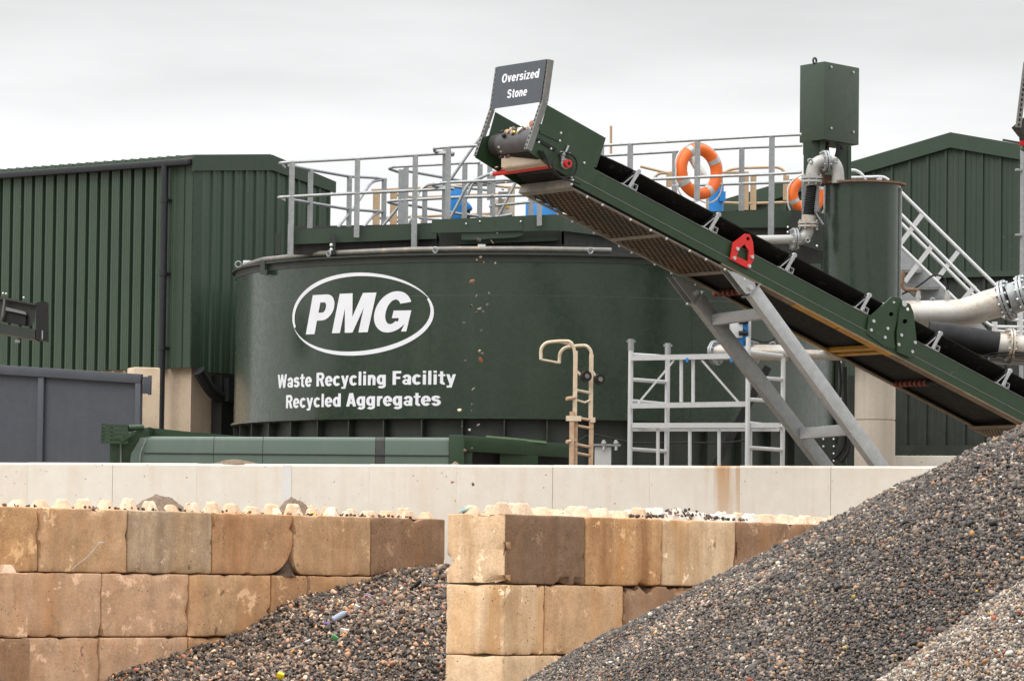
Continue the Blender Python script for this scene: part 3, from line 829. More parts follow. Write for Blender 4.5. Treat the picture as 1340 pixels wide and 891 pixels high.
# big dark heap, right foreground
C1 = U(1520, 462, 40.0)
def hf1(X, Y):
    d = np.sqrt((X - C1.x) ** 2 + ((Y - C1.y) * 1.0) ** 2 + 0.09)
    a = np.arctan2(Y - C1.y, X - C1.x)
    return C1.z - 0.534 * d + 0.09 * vnoise(X, Y, 1.1, 3) + 0.045 * vnoise(X, Y, 4.0, 4) + 0.07 * np.sin(a * 5) * np.minimum(1, d / 3)
def tint1(P, px, py):
    T = tints(len(P), PW * np.array([1, 1, 1.2, 1.2, 1, 1, 1.2, 1, 1, 1, 1, 0.8, 0.8, 0.45, 1.3, 0.7, 0.6]), 1.15)
    # drier, paler grit towards the lower left skirt of the heap (sorted grain, browner)
    t = np.clip((vnoise(P[:, 0], P[:, 1], 1.7, 9) * 1.2 + (950 - px) / 500.0), 0, 1)[:, None]
    dk = np.clip(0.5 + 0.9 * vnoise(P[:, 0] * 1.5, P[:, 1], 2.6, 51), 0, 1)[:, None]
    return T * (0.78 + 0.62 * t) * (1.06 - 0.30 * dk) * (1 + 0.05 * t * np.array([[1.0, 0.6, 0.2]]))
heap('gravel_heap', hf1, (C1.x - 8.0, C1.x + 4.0, C1.y - 7.5, C1.y + 1.5), 320000, 0.0118, tint1, False, 'large heap of dark washed gravel filling the lower right of the photo', (0.03, 0.027, 0.024), None, nmesh=200, size_fn=lambda P, px, py: np.clip(0.92 + 0.32 * (px - 750) / 500 + 0.25 * vnoise(P[:, 0], P[:, 1], 2.2, 41), 0.65, 1.5))

# pale dry heap in front of it
C2 = U(1560, 612, 33.6)
def hf2(X, Y):
    d = np.sqrt((X - C2.x) ** 2 + (Y - C2.y) ** 2 + 0.05)
    return C2.z - 0.70 * d + 0.05 * vnoise(X, Y, 2.0, 13) + 0.03 * vnoise(X, Y, 5.0, 14)
PWp = np.array([8, 2, 10, 14, 1.0, 14, 6, 5, 8, 16, 0.6, 3, 3, 1.6, 12, 2.5, 0.15])
heap('gravel_heap', hf2, (C2.x - 4.0, C2.x + 3.4, C2.y - 3.6, C2.y + 1.2), 130000, 0.0118, lambda P, a, b: tints(len(P), PWp, 0.92) * np.array([[0.94, 0.99, 1.05]]), False, 'pale dry gravel heap in the bottom right corner in front of the dark heap', (0.20, 0.18, 0.16), None)

# left heap of oversized stone between the two block walls
def hfL(X, Y):
    dx, dy = X - A0.x, Y - A0.y
    s = dx * dL.x + dy * dL.y
    n = dx * dL.y - dy * dL.x                                # towards the camera from the wall face
    prof = np.interp(s, [-4, -1.0, -0.2, 0.9, 1.7, 2.3, 3.0, 3.4, 4.4, 5.3, 6.3, 7.5], [-1.2, 0.05, 0.40, 0.66, 0.83, 1.00, 1.36, 1.48, 1.60, 1.78, 1.83, 1.7])
    return prof - 0.20 * np.maximum(n, 0) - 0.16 * np.maximum(0, n - 1.6) + 0.06 * vnoise(X, Y, 1.8, 21) + 0.035 * vnoise(X, Y, 4.5, 22)
def cfL(X, Y, Z):
    dx, dy = X - A0.x, Y - A0.y
    n = dx * dL.y - dy * dL.x
    m = (X - P1.x) * (-dR.y) + (Y - P1.y) * dR.x             # distance behind the right wall's near side
    s2 = (X - P1.x) * dR.x + (Y - P1.y) * dR.y
    return (n > 0.02) & (m > 0.80)
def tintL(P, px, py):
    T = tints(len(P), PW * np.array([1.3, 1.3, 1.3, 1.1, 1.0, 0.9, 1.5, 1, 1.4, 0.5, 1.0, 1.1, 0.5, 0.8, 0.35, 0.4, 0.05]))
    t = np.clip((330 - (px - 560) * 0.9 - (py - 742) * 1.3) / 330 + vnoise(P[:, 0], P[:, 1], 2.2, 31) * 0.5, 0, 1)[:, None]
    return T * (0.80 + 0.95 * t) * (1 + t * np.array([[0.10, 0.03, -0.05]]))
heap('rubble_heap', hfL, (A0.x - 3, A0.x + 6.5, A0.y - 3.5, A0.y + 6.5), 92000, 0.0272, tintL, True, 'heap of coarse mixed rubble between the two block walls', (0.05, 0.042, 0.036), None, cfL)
for o in bpy.data.objects:
    if o.name.startswith('rubble_heap'):
        o['category'] = 'rubble heap'

# unseen dark bank added behind the camera to darken reflections in the tank
mb = MB(); vs = []; nh = 90
for i in range(nh + 1):
    a = math.radians(95 + 175 * i / nh)
    for r, z in ((120, 0.0), (128, 9.0), (140, 15.0), (190, 20.0), (260, 0.0)):
        z2 = z * (1 + 0.35 * mnoise.noise(V((i * 0.25, r * 0.03, 0))))
        vs.append(V((r * math.sin(a), 40 + r * math.cos(a), z2 - 0.5)))
mb.add(vs, [(i * 5 + j, i * 5 + 5 + j, i * 5 + 6 + j, i * 5 + 1 + j) for i in range(nh) for j in range(4)])
solo('unseen_dark_bank', mb, mat('dark_bank_green', (0.05, 0.06, 0.03), 0.95, mott=(0.2, (0.03, 0.045, 0.02), 0.8)), None, None, kind='structure')
# ================================================================== clad buildings
def cladding(mb, O, d, nrm, L, zbot, top, pitch, rw, depth, inward=True, minor=0):
    """profiled sheet wall: O start (z ignored), d along, nrm outward, top(s)->z"""
    prof = []
    s = 0.0
    sl = min(0.014, rw * 0.3)
    while s < L:
        e = min(L, s + pitch)
        a = e - rw
        o1 = -depth if inward else depth
        prof.append((s, 0))
        if minor and a - s > 0.1:
            for k in range(1, minor + 1):
                c = s + (a - s) * k / (minor + 1)
                prof += [(c - 0.018, 0), (c - 0.008, 0.008), (c + 0.008, 0.008), (c + 0.018, 0)]
        if a > s:
            prof += [(a, 0), (a + sl, o1), (e - sl, o1)]
        s = e
    prof.append((L, 0))
    vs = []
    for s, o in prof:
        p = O + d * s + nrm * o
        vs += [V((p.x, p.y, zbot)), V((p.x, p.y, top(s)))]
    mb.add(vs, [(2 * i, 2 * i + 2, 2 * i + 3, 2 * i + 1) for i in range(len(prof) - 1)])
    return mb

# --- left shed
C0 = U(252.5, 300, 72.0)
cz = lambda py: U(252.5, py, 72.0).z
lD = V((-0.766, 0.643, 0)); lN = V((-0.643, -0.766, 0))
gD = V((0.643, 0.766, 0)); gN = V((0.766, -0.643, 0))
zE = cz(209); zB = cz(481)
sh = thing('clad_shed', 'tall green profiled sheet shed with a black downpipe, at the left behind the tank', 'shed', V((C0.x, C0.y, 0)))
mb = MB(); cladding(mb, C0 + lD * 0.42, lD, lN, 11.0, zB, lambda s: zE - 0.05, 0.277, 0.085, 0.14, True, 3)
build('long_wall', mb, M['clad'], sh)
mb = MB()
mb.prism([C0 + V((0, 0, zB - C0.z)), C0 + lD * 0.42 + V((0, 0, zB - C0.z)), C0 + lD * 0.42 + V((0, 0, zE - C0.z)), C0 + V((0, 0, zE - C0.z))], -lN * 0.03)
mb.bar(C0 + lD * 0.22 + lN * 0.01 + V((0, 0, zB - C0.z)), C0 + lD * 0.22 + lN * 0.01 + V((0, 0, zE - 0.1 - C0.z)), 0.02, 0.02)
build('corner_flashing', mb, M['trim'], sh)
GW = 3.48
gapex = lambda s: zE + 0.02 + (0.17 * s / 1.9 if s < 1.9 else 0.17 - 0.33 * (s - 1.9) / 1.58)
mb = MB(); cladding(mb, C0 + gD * 0.22, gD, gN, GW - 0.22, zB - 0.06, lambda s: gapex(s + 0.22) - 0.03, 0.27, 0.06, 0.04, False, 1)
build('gable_wall', mb, M['clad'], sh)
mb = MB()
mb.prism([C0 + gN * 0.002 + V((0, 0, zB - C0.z)), C0 + gD * 0.22 + gN * 0.002 + V((0, 0, zB - C0.z)), C0 + gD * 0.22 + gN * 0.002 + V((0, 0, zE - C0.z)), C0 + gN * 0.002 + V((0, 0, zE - C0.z))], -gN * 0.03)
build('corner_flashing', mb, M['trim'], sh)
mb = MB()
def gp(s, z, o=0.06):
    p = C0 + gD * s + gN * o; return V((p.x, p.y, z))
poly = [gp(-0.06, gapex(0) + 0.05), gp(1.9, gapex(1.9) + 0.05), gp(GW + 0.08, gapex(GW) + 0.04), gp(GW + 0.08, gapex(GW) - 0.16), gp(1.9, gapex(1.9) - 0.22), gp(-0.06, gapex(0) - 0.22)]
mb.prism(poly, -gN * 0.05)
build('verge_trim', mb, M['trim'], sh)
mb = MB()
r1 = gapex(1.9) + 0.03
for a, b in ((0, 1.9), (1.9, GW)):
    q = [gp(a, gapex(a) + 0.03, 0), gp(b, gapex(b) + 0.03, 0)]
    mb.prism([q[0], q[1], q[1] + lD * 11.4, q[0] + lD * 11.4], V((0, 0, 0.035)))
build('roof', mb, M['clad'], sh)
mb = MB()       # serrated front edge of the roof sheets above the gutter
pts = []
for k in range(50):
    for ds, dz in ((0.0, 0.0), (0.07, 0.0), (0.085, 0.045), (0.13, 0.045), (0.145, 0.0)):
        pts.append(C0 + lD * (0.25 + k * 0.222 + ds) + lN * 0.06 + V((0, 0, zE + 0.045 + dz - C0.z)))
base_ = [V((q.x, q.y, zE - 0.0)) for q in (pts[-1], pts[0])]
for a in range(len(pts) - 1):
    pass
n_p = len(pts)
vs = [V((q.x, q.y, zE)) for q in pts] + pts + [q - lN * 0.12 for q in pts]
mb.add(vs, [(i, i + 1, i + 1 + n_p, i + n_p) for i in range(n_p - 1)] + [(i + n_p, i + 1 + n_p, i + 1 + 2 * n_p, i + 2 * n_p) for i in range(n_p - 1)])
build('roof_sheet_edge', mb, M['clad'], sh)
mb = MB(); mb.bar(C0 + lN * 0.09 + V((0, 0, zE - 0.045 - C0.z)), C0 + lD * 11.4 + lN * 0.09 + V((0, 0, zE - 0.035 - C0.z)), 0.14, 0.105)
build('gutter', mb, M['pipeblack'], sh, bevel=0.02)
mb = MB()
dp = UP(214.5, 300, C0 + lN * 0.12, lN)
mb.cyl(V((dp.x, dp.y, 0.4)), V((dp.x, dp.y, zE - 0.06)), 0.062, 12)
for py in (262, 358, 455):
    q = UP(214.5, py, C0 + lN * 0.12, lN)
    mb.cyl(V((dp.x, dp.y, q.z - 0.04)), V((dp.x, dp.y, q.z + 0.04)), 0.075, 12)
    mb.bar(V((dp.x, dp.y, q.z)), V((dp.x, dp.y, q.z)) - lN * 0.14, 0.16, 0.03)
build('downpipe', mb, M['pipeblack'], sh)
# concrete base set back under the cladding, dark recess beyond
mb = MB()
for a, b, nn, dd, ll in ((C0, lD, lN, 0.14, 11.0), (C0, gD, gN, 0.12, GW)):
    p = a - nn * dd + b * 0.14
    mb.prism([V((p.x, p.y, 0)), V((p.x, p.y, zB + 0.08)), V((p.x, p.y, zB + 0.08)) + b * (ll - 0.14), V((p.x, p.y, 0)) + b * (ll - 0.14)], -nn * 0.2)
build('base_wall', mb, M['concrete'], sh)
mb = MB()
for a in (0.75, 1.35):
    p = C0 + gD * a + gN * 0.05
    mb.bar(V((p.x, p.y, 0)), V((p.x, p.y, zB - 0.1)), 0.30 if a < 1 else 0.14, 0.24, gN)
p = C0 + gD * 0.1 + gN * 0.10
mb.tube(fillet([V((p.x, p.y, zB - 0.05)), V((p.x, p.y, zB - 0.45)) + gD * 0.35, V((p.x, p.y, zB - 0.55)) + gD * 1.1, V((p.x, p.y, zB - 0.2)) + gD * 1.6], 0.3), 0.11, 10)
mb.box(C0 + gD * 1.1 + gN * 0.16 + V((0, 0, zB - 0.35 - C0.z)), (0.9, 0.25, 0.4), Matrix((gD, gN, V((0, 0, 1)))).transposed())
build('base_steelwork', mb, M['black'], sh)

# --- pillar and steel gate at the left
pc = U(186, 520, 66.0)
mb = MB(); zt = U(186, 480.5, 66.0).z
mb.box(V((pc.x, pc.y + 0.2, zt / 2)), (0.44, 0.40, zt), Matrix.Rotation(math.radians(20), 3, 'Z'))
solo('gate_pillar', mb, M['pillar'], 'cream pitted concrete pillar standing between the grey steel gate and the black downpipe', 'pillar', bevel=0.03)
GY = 65.0
def gq(px, py): return U(px, py, GY + (190 - px) * 0.004)
g0 = gq(182, 495)
gt = thing('steel_gate', 'slate grey steel plate gate with welded frame, at the left edge above the cream wall', 'gate', V((g0.x, g0.y, 0)))
gz0 = 1.2
ga = U(-60, 474, GY + 1.0); gb = U(187, 490, GY)
gdir = V((gb.x - ga.x, gb.y - ga.y, 0)); gl = gdir.length; gdir.normalize(); gnn = V((gdir.y, -gdir.x, 0))
def gpt(s, z, o=0): p = gb - gdir * s + gnn * o; return V((p.x, p.y, z))
gz = lambda s: gb.z + (ga.z - gb.z) * s / gl
mb = MB(); mb.prism([gpt(0, gz0), gpt(gl, gz0), gpt(gl, gz(gl) - 0.05), gpt(0, gz(0) - 0.05)], gnn * 0.01)
build('gate_plate', mb, M['slate'], gt)
mb = MB()
mb.bar(gpt(0, gz(0) - 0.07, 0.04), gpt(gl, gz(gl) - 0.07, 0.04), 0.10, 0.145)
mb.bar(gpt(0.045, gz0, 0.04), gpt(0.045, gz(0) - 0.14, 0.04), 0.10, 0.09, gdir)
sx = (187 - 44) / 84.5
mb.bar(gpt(sx, gz0, 0.035), gpt(sx, gz(sx) - 0.145, 0.035), 0.07, 0.10, gdir)
mb.bar(gpt(0, gz0, 0.04), gpt(gl, gz0, 0.04), 0.1, 0.12)
build('gate_frame', mb, M['slate'], gt, bevel=0.008)
mb = MB(); hp = U(191.5, 504, GY - 0.02)
mb.box(hp, (0.10, 0.08, 0.26)); mb.cyl(hp + V((0.055, -0.02, -0.15)), hp + V((0.055, -0.02, 0.15)), 0.03, 10)
build('hinge', mb, M['slate'], gt, bevel=0.006)

# --- dark trough poking in at the left edge
def tq(px, py, y=0.0): return U(px, py, 67.0 + (55 - px) * 0.006 + y)
tr = thing('steel_chute', 'dark steel conveyor chute end sticking in at the left edge in front of the shed', 'chute', V((tq(20, 445).x, 67, 0)))
mb = MB()
front = [tq(-60, 425), tq(-60, 377), tq(0, 387), tq(55, 395), tq(55, 444.5), tq(0, 434)]
mb.prism([tq(-60, 377), tq(0, 387.5), tq(46, 397.5), tq(46, 399.5), tq(0, 391), tq(-60, 382)], V((0, 0.7, 0)))
mb.prism([tq(-60, 382, 0.12), tq(0, 391, 0.12), tq(47, 399, 0.12), tq(45, 420, 0.12), tq(40, 428, 0.12), tq(0, 420, 0.12), tq(-60, 410, 0.12)], V((0, 0.02, 0)))
build('side_plate', mb, M['darksteel'], tr)
mb = MB()
mb.prism([tq(47, 396.5), tq(57, 393), tq(57, 444.5), tq(47, 443)], V((0, 0.75, 0)))
build('end_plate', mb, M['black'], tr)
mb = MB()
mb.prism([tq(-60, 412), tq(0, 423), tq(46, 431), tq(46, 444), tq(0, 436), tq(-60, 425)], V((0, 0.7, 0)))
build('bottom_beam', mb, M['tankdark'], tr)
mb = MB()
mb.prism([tq(5, 401, 0.0), tq(33, 408, 0.0), tq(35, 412, 0.0), tq(5, 405.5, 0.0)], V((0, 0.12, 0)))
mb.bar(tq(6, 391, -0.01), tq(3, 414, -0.01), 0.05, 0.03, V((1, 0, 0)))
mb.bar(tq(3, 414, -0.01), tq(-4, 424, -0.01), 0.05, 0.03, V((1, 0, 0)))
build('bracket', mb, M['galvdull'], tr)
mb = MB(); mb.prism([tq(8, 408, 0.05), tq(34, 412.5, 0.05), tq(33, 426, 0.05), tq(3, 421, 0.05)], V((0, 0.05, 0)))
build('opening', mb, M['black'], tr)
mb = MB()
for q in ((4, 386.5), (8, 387), (31, 392)): mb.ball(tq(*q, 0.03) + V((0, 0, 0.03)), 0.018)
build('bolts', mb, M['bolt'], tr)
mb = MB(); mb.box(tq(23, 446.5, 0.1), (0.08, 0.05, 0.045)); mb.box(tq(55.5, 438, -0.02), (0.02, 0.03, 0.14))
build('tab', mb, M['galv'], tr)

# --- right shed (gable) and the lower lean-to in front of it
RP = U(1246, 174, 80.0); rD = V((0.9, -0.436, 0)).normalized(); rN = V((rD.y, -rD.x, 0))
if rN.y > 0: rN = -rN
def rs(px, py, o=0.0):
    q = UP(px, py, RP + rN * o, rN); return (q - RP).dot(rD), q.z
aL = rs(940, 264.5); aR = rs(1420, 204)
sl1 = (RP.z - aL[1]) / -aL[0]; sl2 = (RP.z - aR[1]) / aR[0]
rtop = lambda s: RP.z + (s * sl1 if s < 0 else -s * sl2)
rsd = thing('gable_shed', 'large green gabled shed with ribbed cladding at the upper right behind the tank', 'shed', V((RP.x, RP.y, 0)))
mb = MB(); s0 = aL[0]
O = RP + rD * s0
cladding(mb, O, rD, rN, aR[0] - s0, 0.2, lambda s: rtop(s + s0) - 0.25, 0.366, 0.07, 0.04, False, 2)
build('gable_wall', mb, M['clad_far'], rsd)
def rpt(s, z, o): p = RP + rD * s + rN * o; return V((p.x, p.y, z))
mb = MB()
for a, b in ((s0, 0), (0, aR[0])):
    mb.prism([rpt(a, rtop(a), 0.10), rpt(b, rtop(b), 0.10), rpt(b, rtop(b) - 0.29, 0.10), rpt(a, rtop(a) - 0.29, 0.10)], -rN * 0.08)
build('verge_trim', mb, M['trim'], rsd)
mb = MB()
for a, b in ((s0, 0), (0, aR[0])):
    q = [rpt(a, rtop(a) - 0.02, 0), rpt(b, rtop(b) - 0.02, 0)]
    mb.prism([q[0], q[1], q[1] - rN * 14, q[0] - rN * 14], V((0, 0, -0.05)))
build('roof', mb, M['clad_far'], rsd)
# lean-to
LP = U(1250, 360, 75.0)
def lpt(s, z, o=0): p = LP + rD * s + rN * o; return V((p.x, p.y, z))
lt = thing('clad_enclosure', 'low dark green ribbed steel enclosure below the gable, behind the pipes at the right', 'enclosure', V((LP.x, LP.y, 0)))
ls0 = (UP(1165, 420, LP, rN) - LP).dot(rD)
lz0 = U(1230, 592, 75.0).z
mb = MB(); cladding(mb, LP + rD * ls0, rD, rN, 4.2, lz0 + 0.08, lambda s: LP.z - 0.05, 0.366, 0.08, 0.05, False, 1)
build('enclosure_wall', mb, M['tankdark'], lt)
mb = MB(); mb.bar(lpt(ls0, LP.z, 0.04), lpt(ls0 + 4.2, LP.z, 0.04), 0.14, 0.10)
mb.prism([lpt(ls0, LP.z + 0.02, 0), lpt(ls0 + 4.2, LP.z + 0.02, 0), lpt(ls0 + 4.2, LP.z + 0.02, -4), lpt(ls0, LP.z + 0.02, -4)], V((0, 0, 0.02)))
build('cap_rail', mb, M['clad_far'], lt)
mb = MB(); mb.bar(lpt(ls0, lz0 + 0.05, 0.07), lpt(ls0 + 4.2, lz0 + 0.05, 0.07), 0.12, 0.16)
build('bottom_rail', mb, M['tankdark'], lt)
# concrete plinth under it
mb = MB(); q = U(1180, 595, 72.0)
mb.bar(V((U(1118, 600, 73).x, 73.0, q.z - 0.6)), V((U(1420, 600, 71.5).x, 71.5, q.z - 0.6)), 0.4, 1.2)
for px in (1193,):
    pass
solo('concrete_plinth', mb, M['panel'], 'low pale concrete plinth behind the end of the cream wall, under the dark green enclosure', 'plinth', bevel=0.015)
# galvanised pole at the right edge
pY = 73.0
pl = thing('galvanised_pole', 'thin galvanised pole with small clips at the right edge in front of the gabled shed', 'pole', V((U(1337, 500, pY).x, pY, 0)))
pp = U(1337.5, 320, pY)
mb = MB(); mb.cyl(V((pp.x, pY, 0)), V((pp.x, pY, U(1337, 196, pY).z)), 0.042, 12); build('pole_tube', mb, M['galv'], pl)
for py in (222.5, 307.5):
    q = U(1333, py, pY - 0.03); mb = MB(); mb.box(q, (0.12, 0.10, 0.035)); mb.ball(q + V((-0.03, -0.05, 0)), 0.014); build('clip', mb, M['galv'], pl)

# ================================================================== settling tank
TC = V((0.47, 70.0, 0)); TR = 5.08
TZ1 = 6.70; TZ0 = 4.15
def tank_pt(px, py, r=TR):
    """ray / cylinder hit -> angle, z"""
    d = ray(px, py); o = EYE - TC
    a = d.x ** 2 + d.y ** 2; b = 2 * (o.x * d.x + o.y * d.y); c = o.x ** 2 + o.y ** 2 - r * r
    disc = b * b - 4 * a * c
    t = (-b - math.sqrt(max(0, disc))) / (2 * a)
    p = EYE + d * t
    return math.atan2(p.x - TC.x, -(p.y - TC.y)), p.z
tk = thing('settling_tank', 'huge round dark green steel tank with white lettering, in the middle of the photo', 'tank', V((TC.x, TC.y, 0)))
mb = MB()
mb.lathe([(TR - 0.3, TZ1 - 0.02), (TR, TZ1 - 0.02), (TR, TZ0), (TR - 0.3, TZ0)], TC, 160)
build('tank_shell', mb, M['tank'], tk)
mb = MB()
mb.lathe([(TR - 0.05, TZ1), (TR + 0.07, TZ1), (TR + 0.07, TZ1 - 0.03), (TR + 0.012, TZ1 - 0.035), (TR + 0.012, TZ1 - 0.135), (TR + 0.004, TZ1 - 0.138)], TC, 160)
build('rim', mb, M['tankdark'], tk)
mb = MB()
mb.lathe([(TR, TZ0 + 0.02), (TR + 0.05, TZ0 + 0.018), (TR + 0.05, TZ0 - 0.015), (TR - 0.06, TZ0 - 0.018)], TC, 160)
build('bottom_ring', mb, M['tank'], tk)
mb = MB()
mb.lathe([(TR - 0.12, TZ0 - 0.01), (TR - 0.12, 2.6)], TC, 120)
mb.lathe([(TR - 0.12, 3.06), (TR + 0.04, 3.05), (TR + 0.04, 3.0), (TR - 0.12, 2.98)], TC, 120)
build('skirt', mb, M['tankdark'], tk)
for k in range(-11, 14):
    a = math.radians(7.45 * k + 1.0)
    if abs(a) > 1.62: continue
    rad = V((math.sin(a), -math.cos(a), 0))
    mb = MB(); mb.bar(TC + rad * (TR - 0.05) + V((0, 0, 2.6)), TC + rad * (TR - 0.05) + V((0, 0, TZ0 - 0.03)), 0.022, 0.15, rad)
    build('skirt_rib', mb, M['tankdark'], tk)
mb = MB()      # inside: water-dark lid below the rim, and a base drum
mb.lathe([(0.01, TZ1 - 0.35), (TR - 0.02, TZ1 - 0.35)], TC, 64); build('water', mb, M['black'], tk)
mb = MB(); mb.lathe([(TR - 0.5, 2.6), (TR - 0.5, 0.0)], TC, 64); build('base_drum', mb, M['concrete'], tk)
mb = MB()      # weld seams
for a0, a1, z in ((-1.3, 1.3, tank_pt(700, 387)[1]),):
    mb.tube([TC + V((math.sin(a0 + (a1 - a0) * i / 60) * (TR + .0), -math.cos(a0 + (a1 - a0) * i / 60) * (TR + .0), z)) for i in range(61)], 0.0032, 5)
for px in (563, 905):
    a, z = tank_pt(px, 430)
    rad = V((math.sin(a), -math.cos(a), 0)); mb.cyl(TC + rad * (TR + .0) + V((0, 0, TZ0 + 0.03)), TC + rad * (TR + .0) + V((0, 0, TZ1 - 0.14)), 0.0035, 5)
build('weld_seams', mb, M['tank'], tk)
# bolted right-hand flange strip
for px, m_ in ((1100, 'tankdark'),):
    a, _ = tank_pt(1094, 500)
    rad = V((math.sin(a), -math.cos(a), 0)); tan = V((math.cos(a), math.sin(a), 0))
    mb = MB(); p = TC + rad * (TR + 0.04)
    mb.bar(V((p.x, p.y, 1.6)), V((p.x, p.y, TZ1 - 0.3)), 0.22, 0.05, rad); build('bolted_flange', mb, M[m_], tk)
    mb = MB()
    for k in range(26):
        mb.ball(p + rad * 0.03 + tan * 0.03 - V((0, 0, -2.0 - k * 0.148)), 0.019, 6, 4)
    build('flange_bolts', mb, M['bolt'], tk)
# lettering wrapped round the shell
def wrap(name, bm, x0, x1, y0, y1, px0, px1, pytop, pybot, pxm, m, parent, out=0.006):
    """map 2D outline box onto tank: arc px0..px1, height pytop..pybot read at pxm"""
    a0, _ = tank_pt(px0, (pytop + pybot) / 2); a1, _ = tank_pt(px1, (pytop + pybot) / 2)
    zt = tank_pt(pxm, pytop)[1]; zb = tank_pt(pxm, pybot)[1]
    mb = MB(); vs = []
    for v in bm.verts:
        a = a0 + (a1 - a0) * (v.co.x - x0) / (x1 - x0); z = zb + (zt - zb) * (v.co.y - y0) / (y1 - y0)
        vs.append(TC + V((math.sin(a) * (TR + out), -math.cos(a) * (TR + out), z)))
    mb.add(vs, [tuple(q.index for q in f.verts) for f in bm.faces]); bm.free()
    return build(name, mb, m, parent, smooth=0)
def bounds(bm):
    bm.verts.ensure_lookup_table(); bm.verts.index_update()
    xs = [v.co.x for v in bm.verts]; ys = [v.co.y for v in bm.verts]
    return min(xs), max(xs), min(ys), max(ys)
for line, px0, px1, pc_, pb_ in (('Waste Recycling Facility', 363.5, 597, 486, 504.0), ('Recycled Aggregates', 374, 577, 514, 531.5)):
    gl, wd = glyph_text(line)
    a0, _ = tank_pt(px0, pb_); a1, _ = tank_pt(px1, pb_); zt = tank_pt((px0 + px1) / 2, pc_)[1]; zb = tank_pt((px0 + px1) / 2, pb_)[1]
    mb = MB()
    for vs, fs in gl:
        q = []
        for x, y, k in vs:
            a = a0 + (a1 - a0) * x / wd; rr = TR + 0.0035 + 0.0004 * k
            q.append(TC + V((math.sin(a) * rr, -math.cos(a) * rr, zb + (zt - zb) * y)))
        mb.add(q, fs)
    build('lettering', mb, M['letter'], tk, smooth=0)

def poly_mesh(polys):
    """filled outlines with holes: list of (outer, [holes]) -> bmesh, by bridging with triangle fill"""
    bm = bmesh.new()
    for outer, holes in polys:
        es = []
        for loop in [outer] + holes:
            vs = [bm.verts.new((x, y, 0)) for x, y in loop]
            es += [bm.edges.new((vs[i], vs[(i + 1) % len(vs)])) for i in range(len(vs))]
        bmesh.ops.triangle_fill(bm, edges=es, use_beauty=True, use_dissolve=False)
    return bm
def q_arc(cx, cy, rx, ry, a0, a1, n=14):
    return [(cx + rx * math.cos(math.radians(a0 + (a1 - a0) * i / n)), cy + ry * math.sin(math.radians(a0 + (a1 - a0) * i / n))) for i in range(n + 1)]
# P, M, G as upright outlines 1 high, then sheared
Pp = ([(0, 0), (0.27, 0), (0.27, 0.34), (0.42, 0.34)] + q_arc(0.42, 0.67, 0.27, 0.33, -90, 90) + [(0, 1)],
      [[(0.27, 0.54)] + [(0.38, 0.54)] + q_arc(0.385, 0.67, 0.075, 0.13, -80, 80, 8) + [(0.38, 0.80), (0.27, 0.80)]])
Mp = ([(0, 0), (0.22, 0), (0.22, 0.62), (0.35, 0), (0.55, 0), (0.70, 0.62), (0.70, 0), (0.93, 0), (0.93, 1), (0.60, 1), (0.46, 0.40), (0.34, 1), (0, 1)], [])
Gp = (q_arc(0.42, 0.5, 0.42, 0.52, 28, 332 - 8, 44) + [(0.72, 0.0), (0.84, 0.0), (0.84, 0.53), (0.44, 0.53), (0.44, 0.34), (0.60, 0.34), (0.60, 0.25)] + q_arc(0.43, 0.5, 0.165, 0.31, -50, -320, 30), [])
letters = []
for L_, x in ((Pp, 0.0), (Mp, 0.77), (Gp, 1.76)):
    sh_ = lambda p: ((p[0] + x) * 1.0 + p[1] * 0.20, p[1])
    letters.append(([sh_(p) for p in L_[0]], [[sh_(p) for p in h] for h in L_[1]]))
bm = poly_mesh(letters)
cut_columns(bm, 0.25)
x0, x1, y0, y1 = bounds(bm)
wrap('lettering', bm, x0, x1, y0, y1, 401, 538.5, 382.5, 436, 470, M['letter'], tk)
# oval ring of two crescents
def crescent(t0, t1, w0, wm_, w1, n=60):
    out, inn = [], []
    for i in range(n + 1):
        u = i / n; a = math.radians(t0 + (t1 - t0) * u)
        wdt = w0 * (1 - u) ** 2 + 2 * wm_ * u * (1 - u) * 1.2 + w1 * u * u
        out.append((math.cos(a), math.sin(a) * 0.585)); 
        nx, ny = math.cos(a) * 0.585, math.sin(a); ln = math.hypot(nx, ny)
        inn.append((math.cos(a) - nx / ln * wdt, math.sin(a) * 0.585 - ny / ln * wdt))
    return (out + inn[::-1], [])
bm = poly_mesh([crescent(196, 20, 0.035, 0.075, 0.006), crescent(20.4, -163, 0.025, 0.092, 0.004)])
cut_columns(bm, 0.12)
bounds(bm)
wrap('lettering', bm, -1, 1, -0.585, 0.585, 383, 568, 356.5, 465, 475, M['letter'], tk)
# lifting eyes and a bracket on the rim
for px in (429, 569, 773):
    a, z = tank_pt(px, 332); rad = V((math.sin(a), -math.cos(a), 0)); tan = V((math.cos(a), math.sin(a), 0))
    mb = MB(); mb.torus(TC + rad * (TR - 0.02) + V((0, 0, TZ1 + 0.06)), rad, 0.04, 0.014, 16, 6); mb.bar(TC + rad * (TR - 0.02) + V((0, 0, TZ1)), TC + rad * (TR - 0.02) + V((0, 0, TZ1 + 0.03)), 0.05, 0.02, rad)
    build('lifting_eye', mb, M['galv'], tk)
a, z = tank_pt(351, 350); rad = V((math.sin(a), -math.cos(a), 0)); tan = V((math.cos(a), math.sin(a), 0))
mb = MB(); mb.bar(TC + rad * (TR + 0.07) - tan * 0.05 + V((0, 0, TZ1 - 0.19)), TC + rad * (TR + 0.07) - tan * 0.05 + V((0, 0, TZ1 + 0.02)), 0.16, 0.02, rad)
mb.box(TC + rad * (TR + 0.075) + tan * 0.09 + V((0, 0, TZ1 - 0.17)), (0.12, 0.05, 0.08), Matrix((tan, rad, V((0, 0, 1)))).transposed())
build('rim_bracket', mb, M['tankdark'], tk)
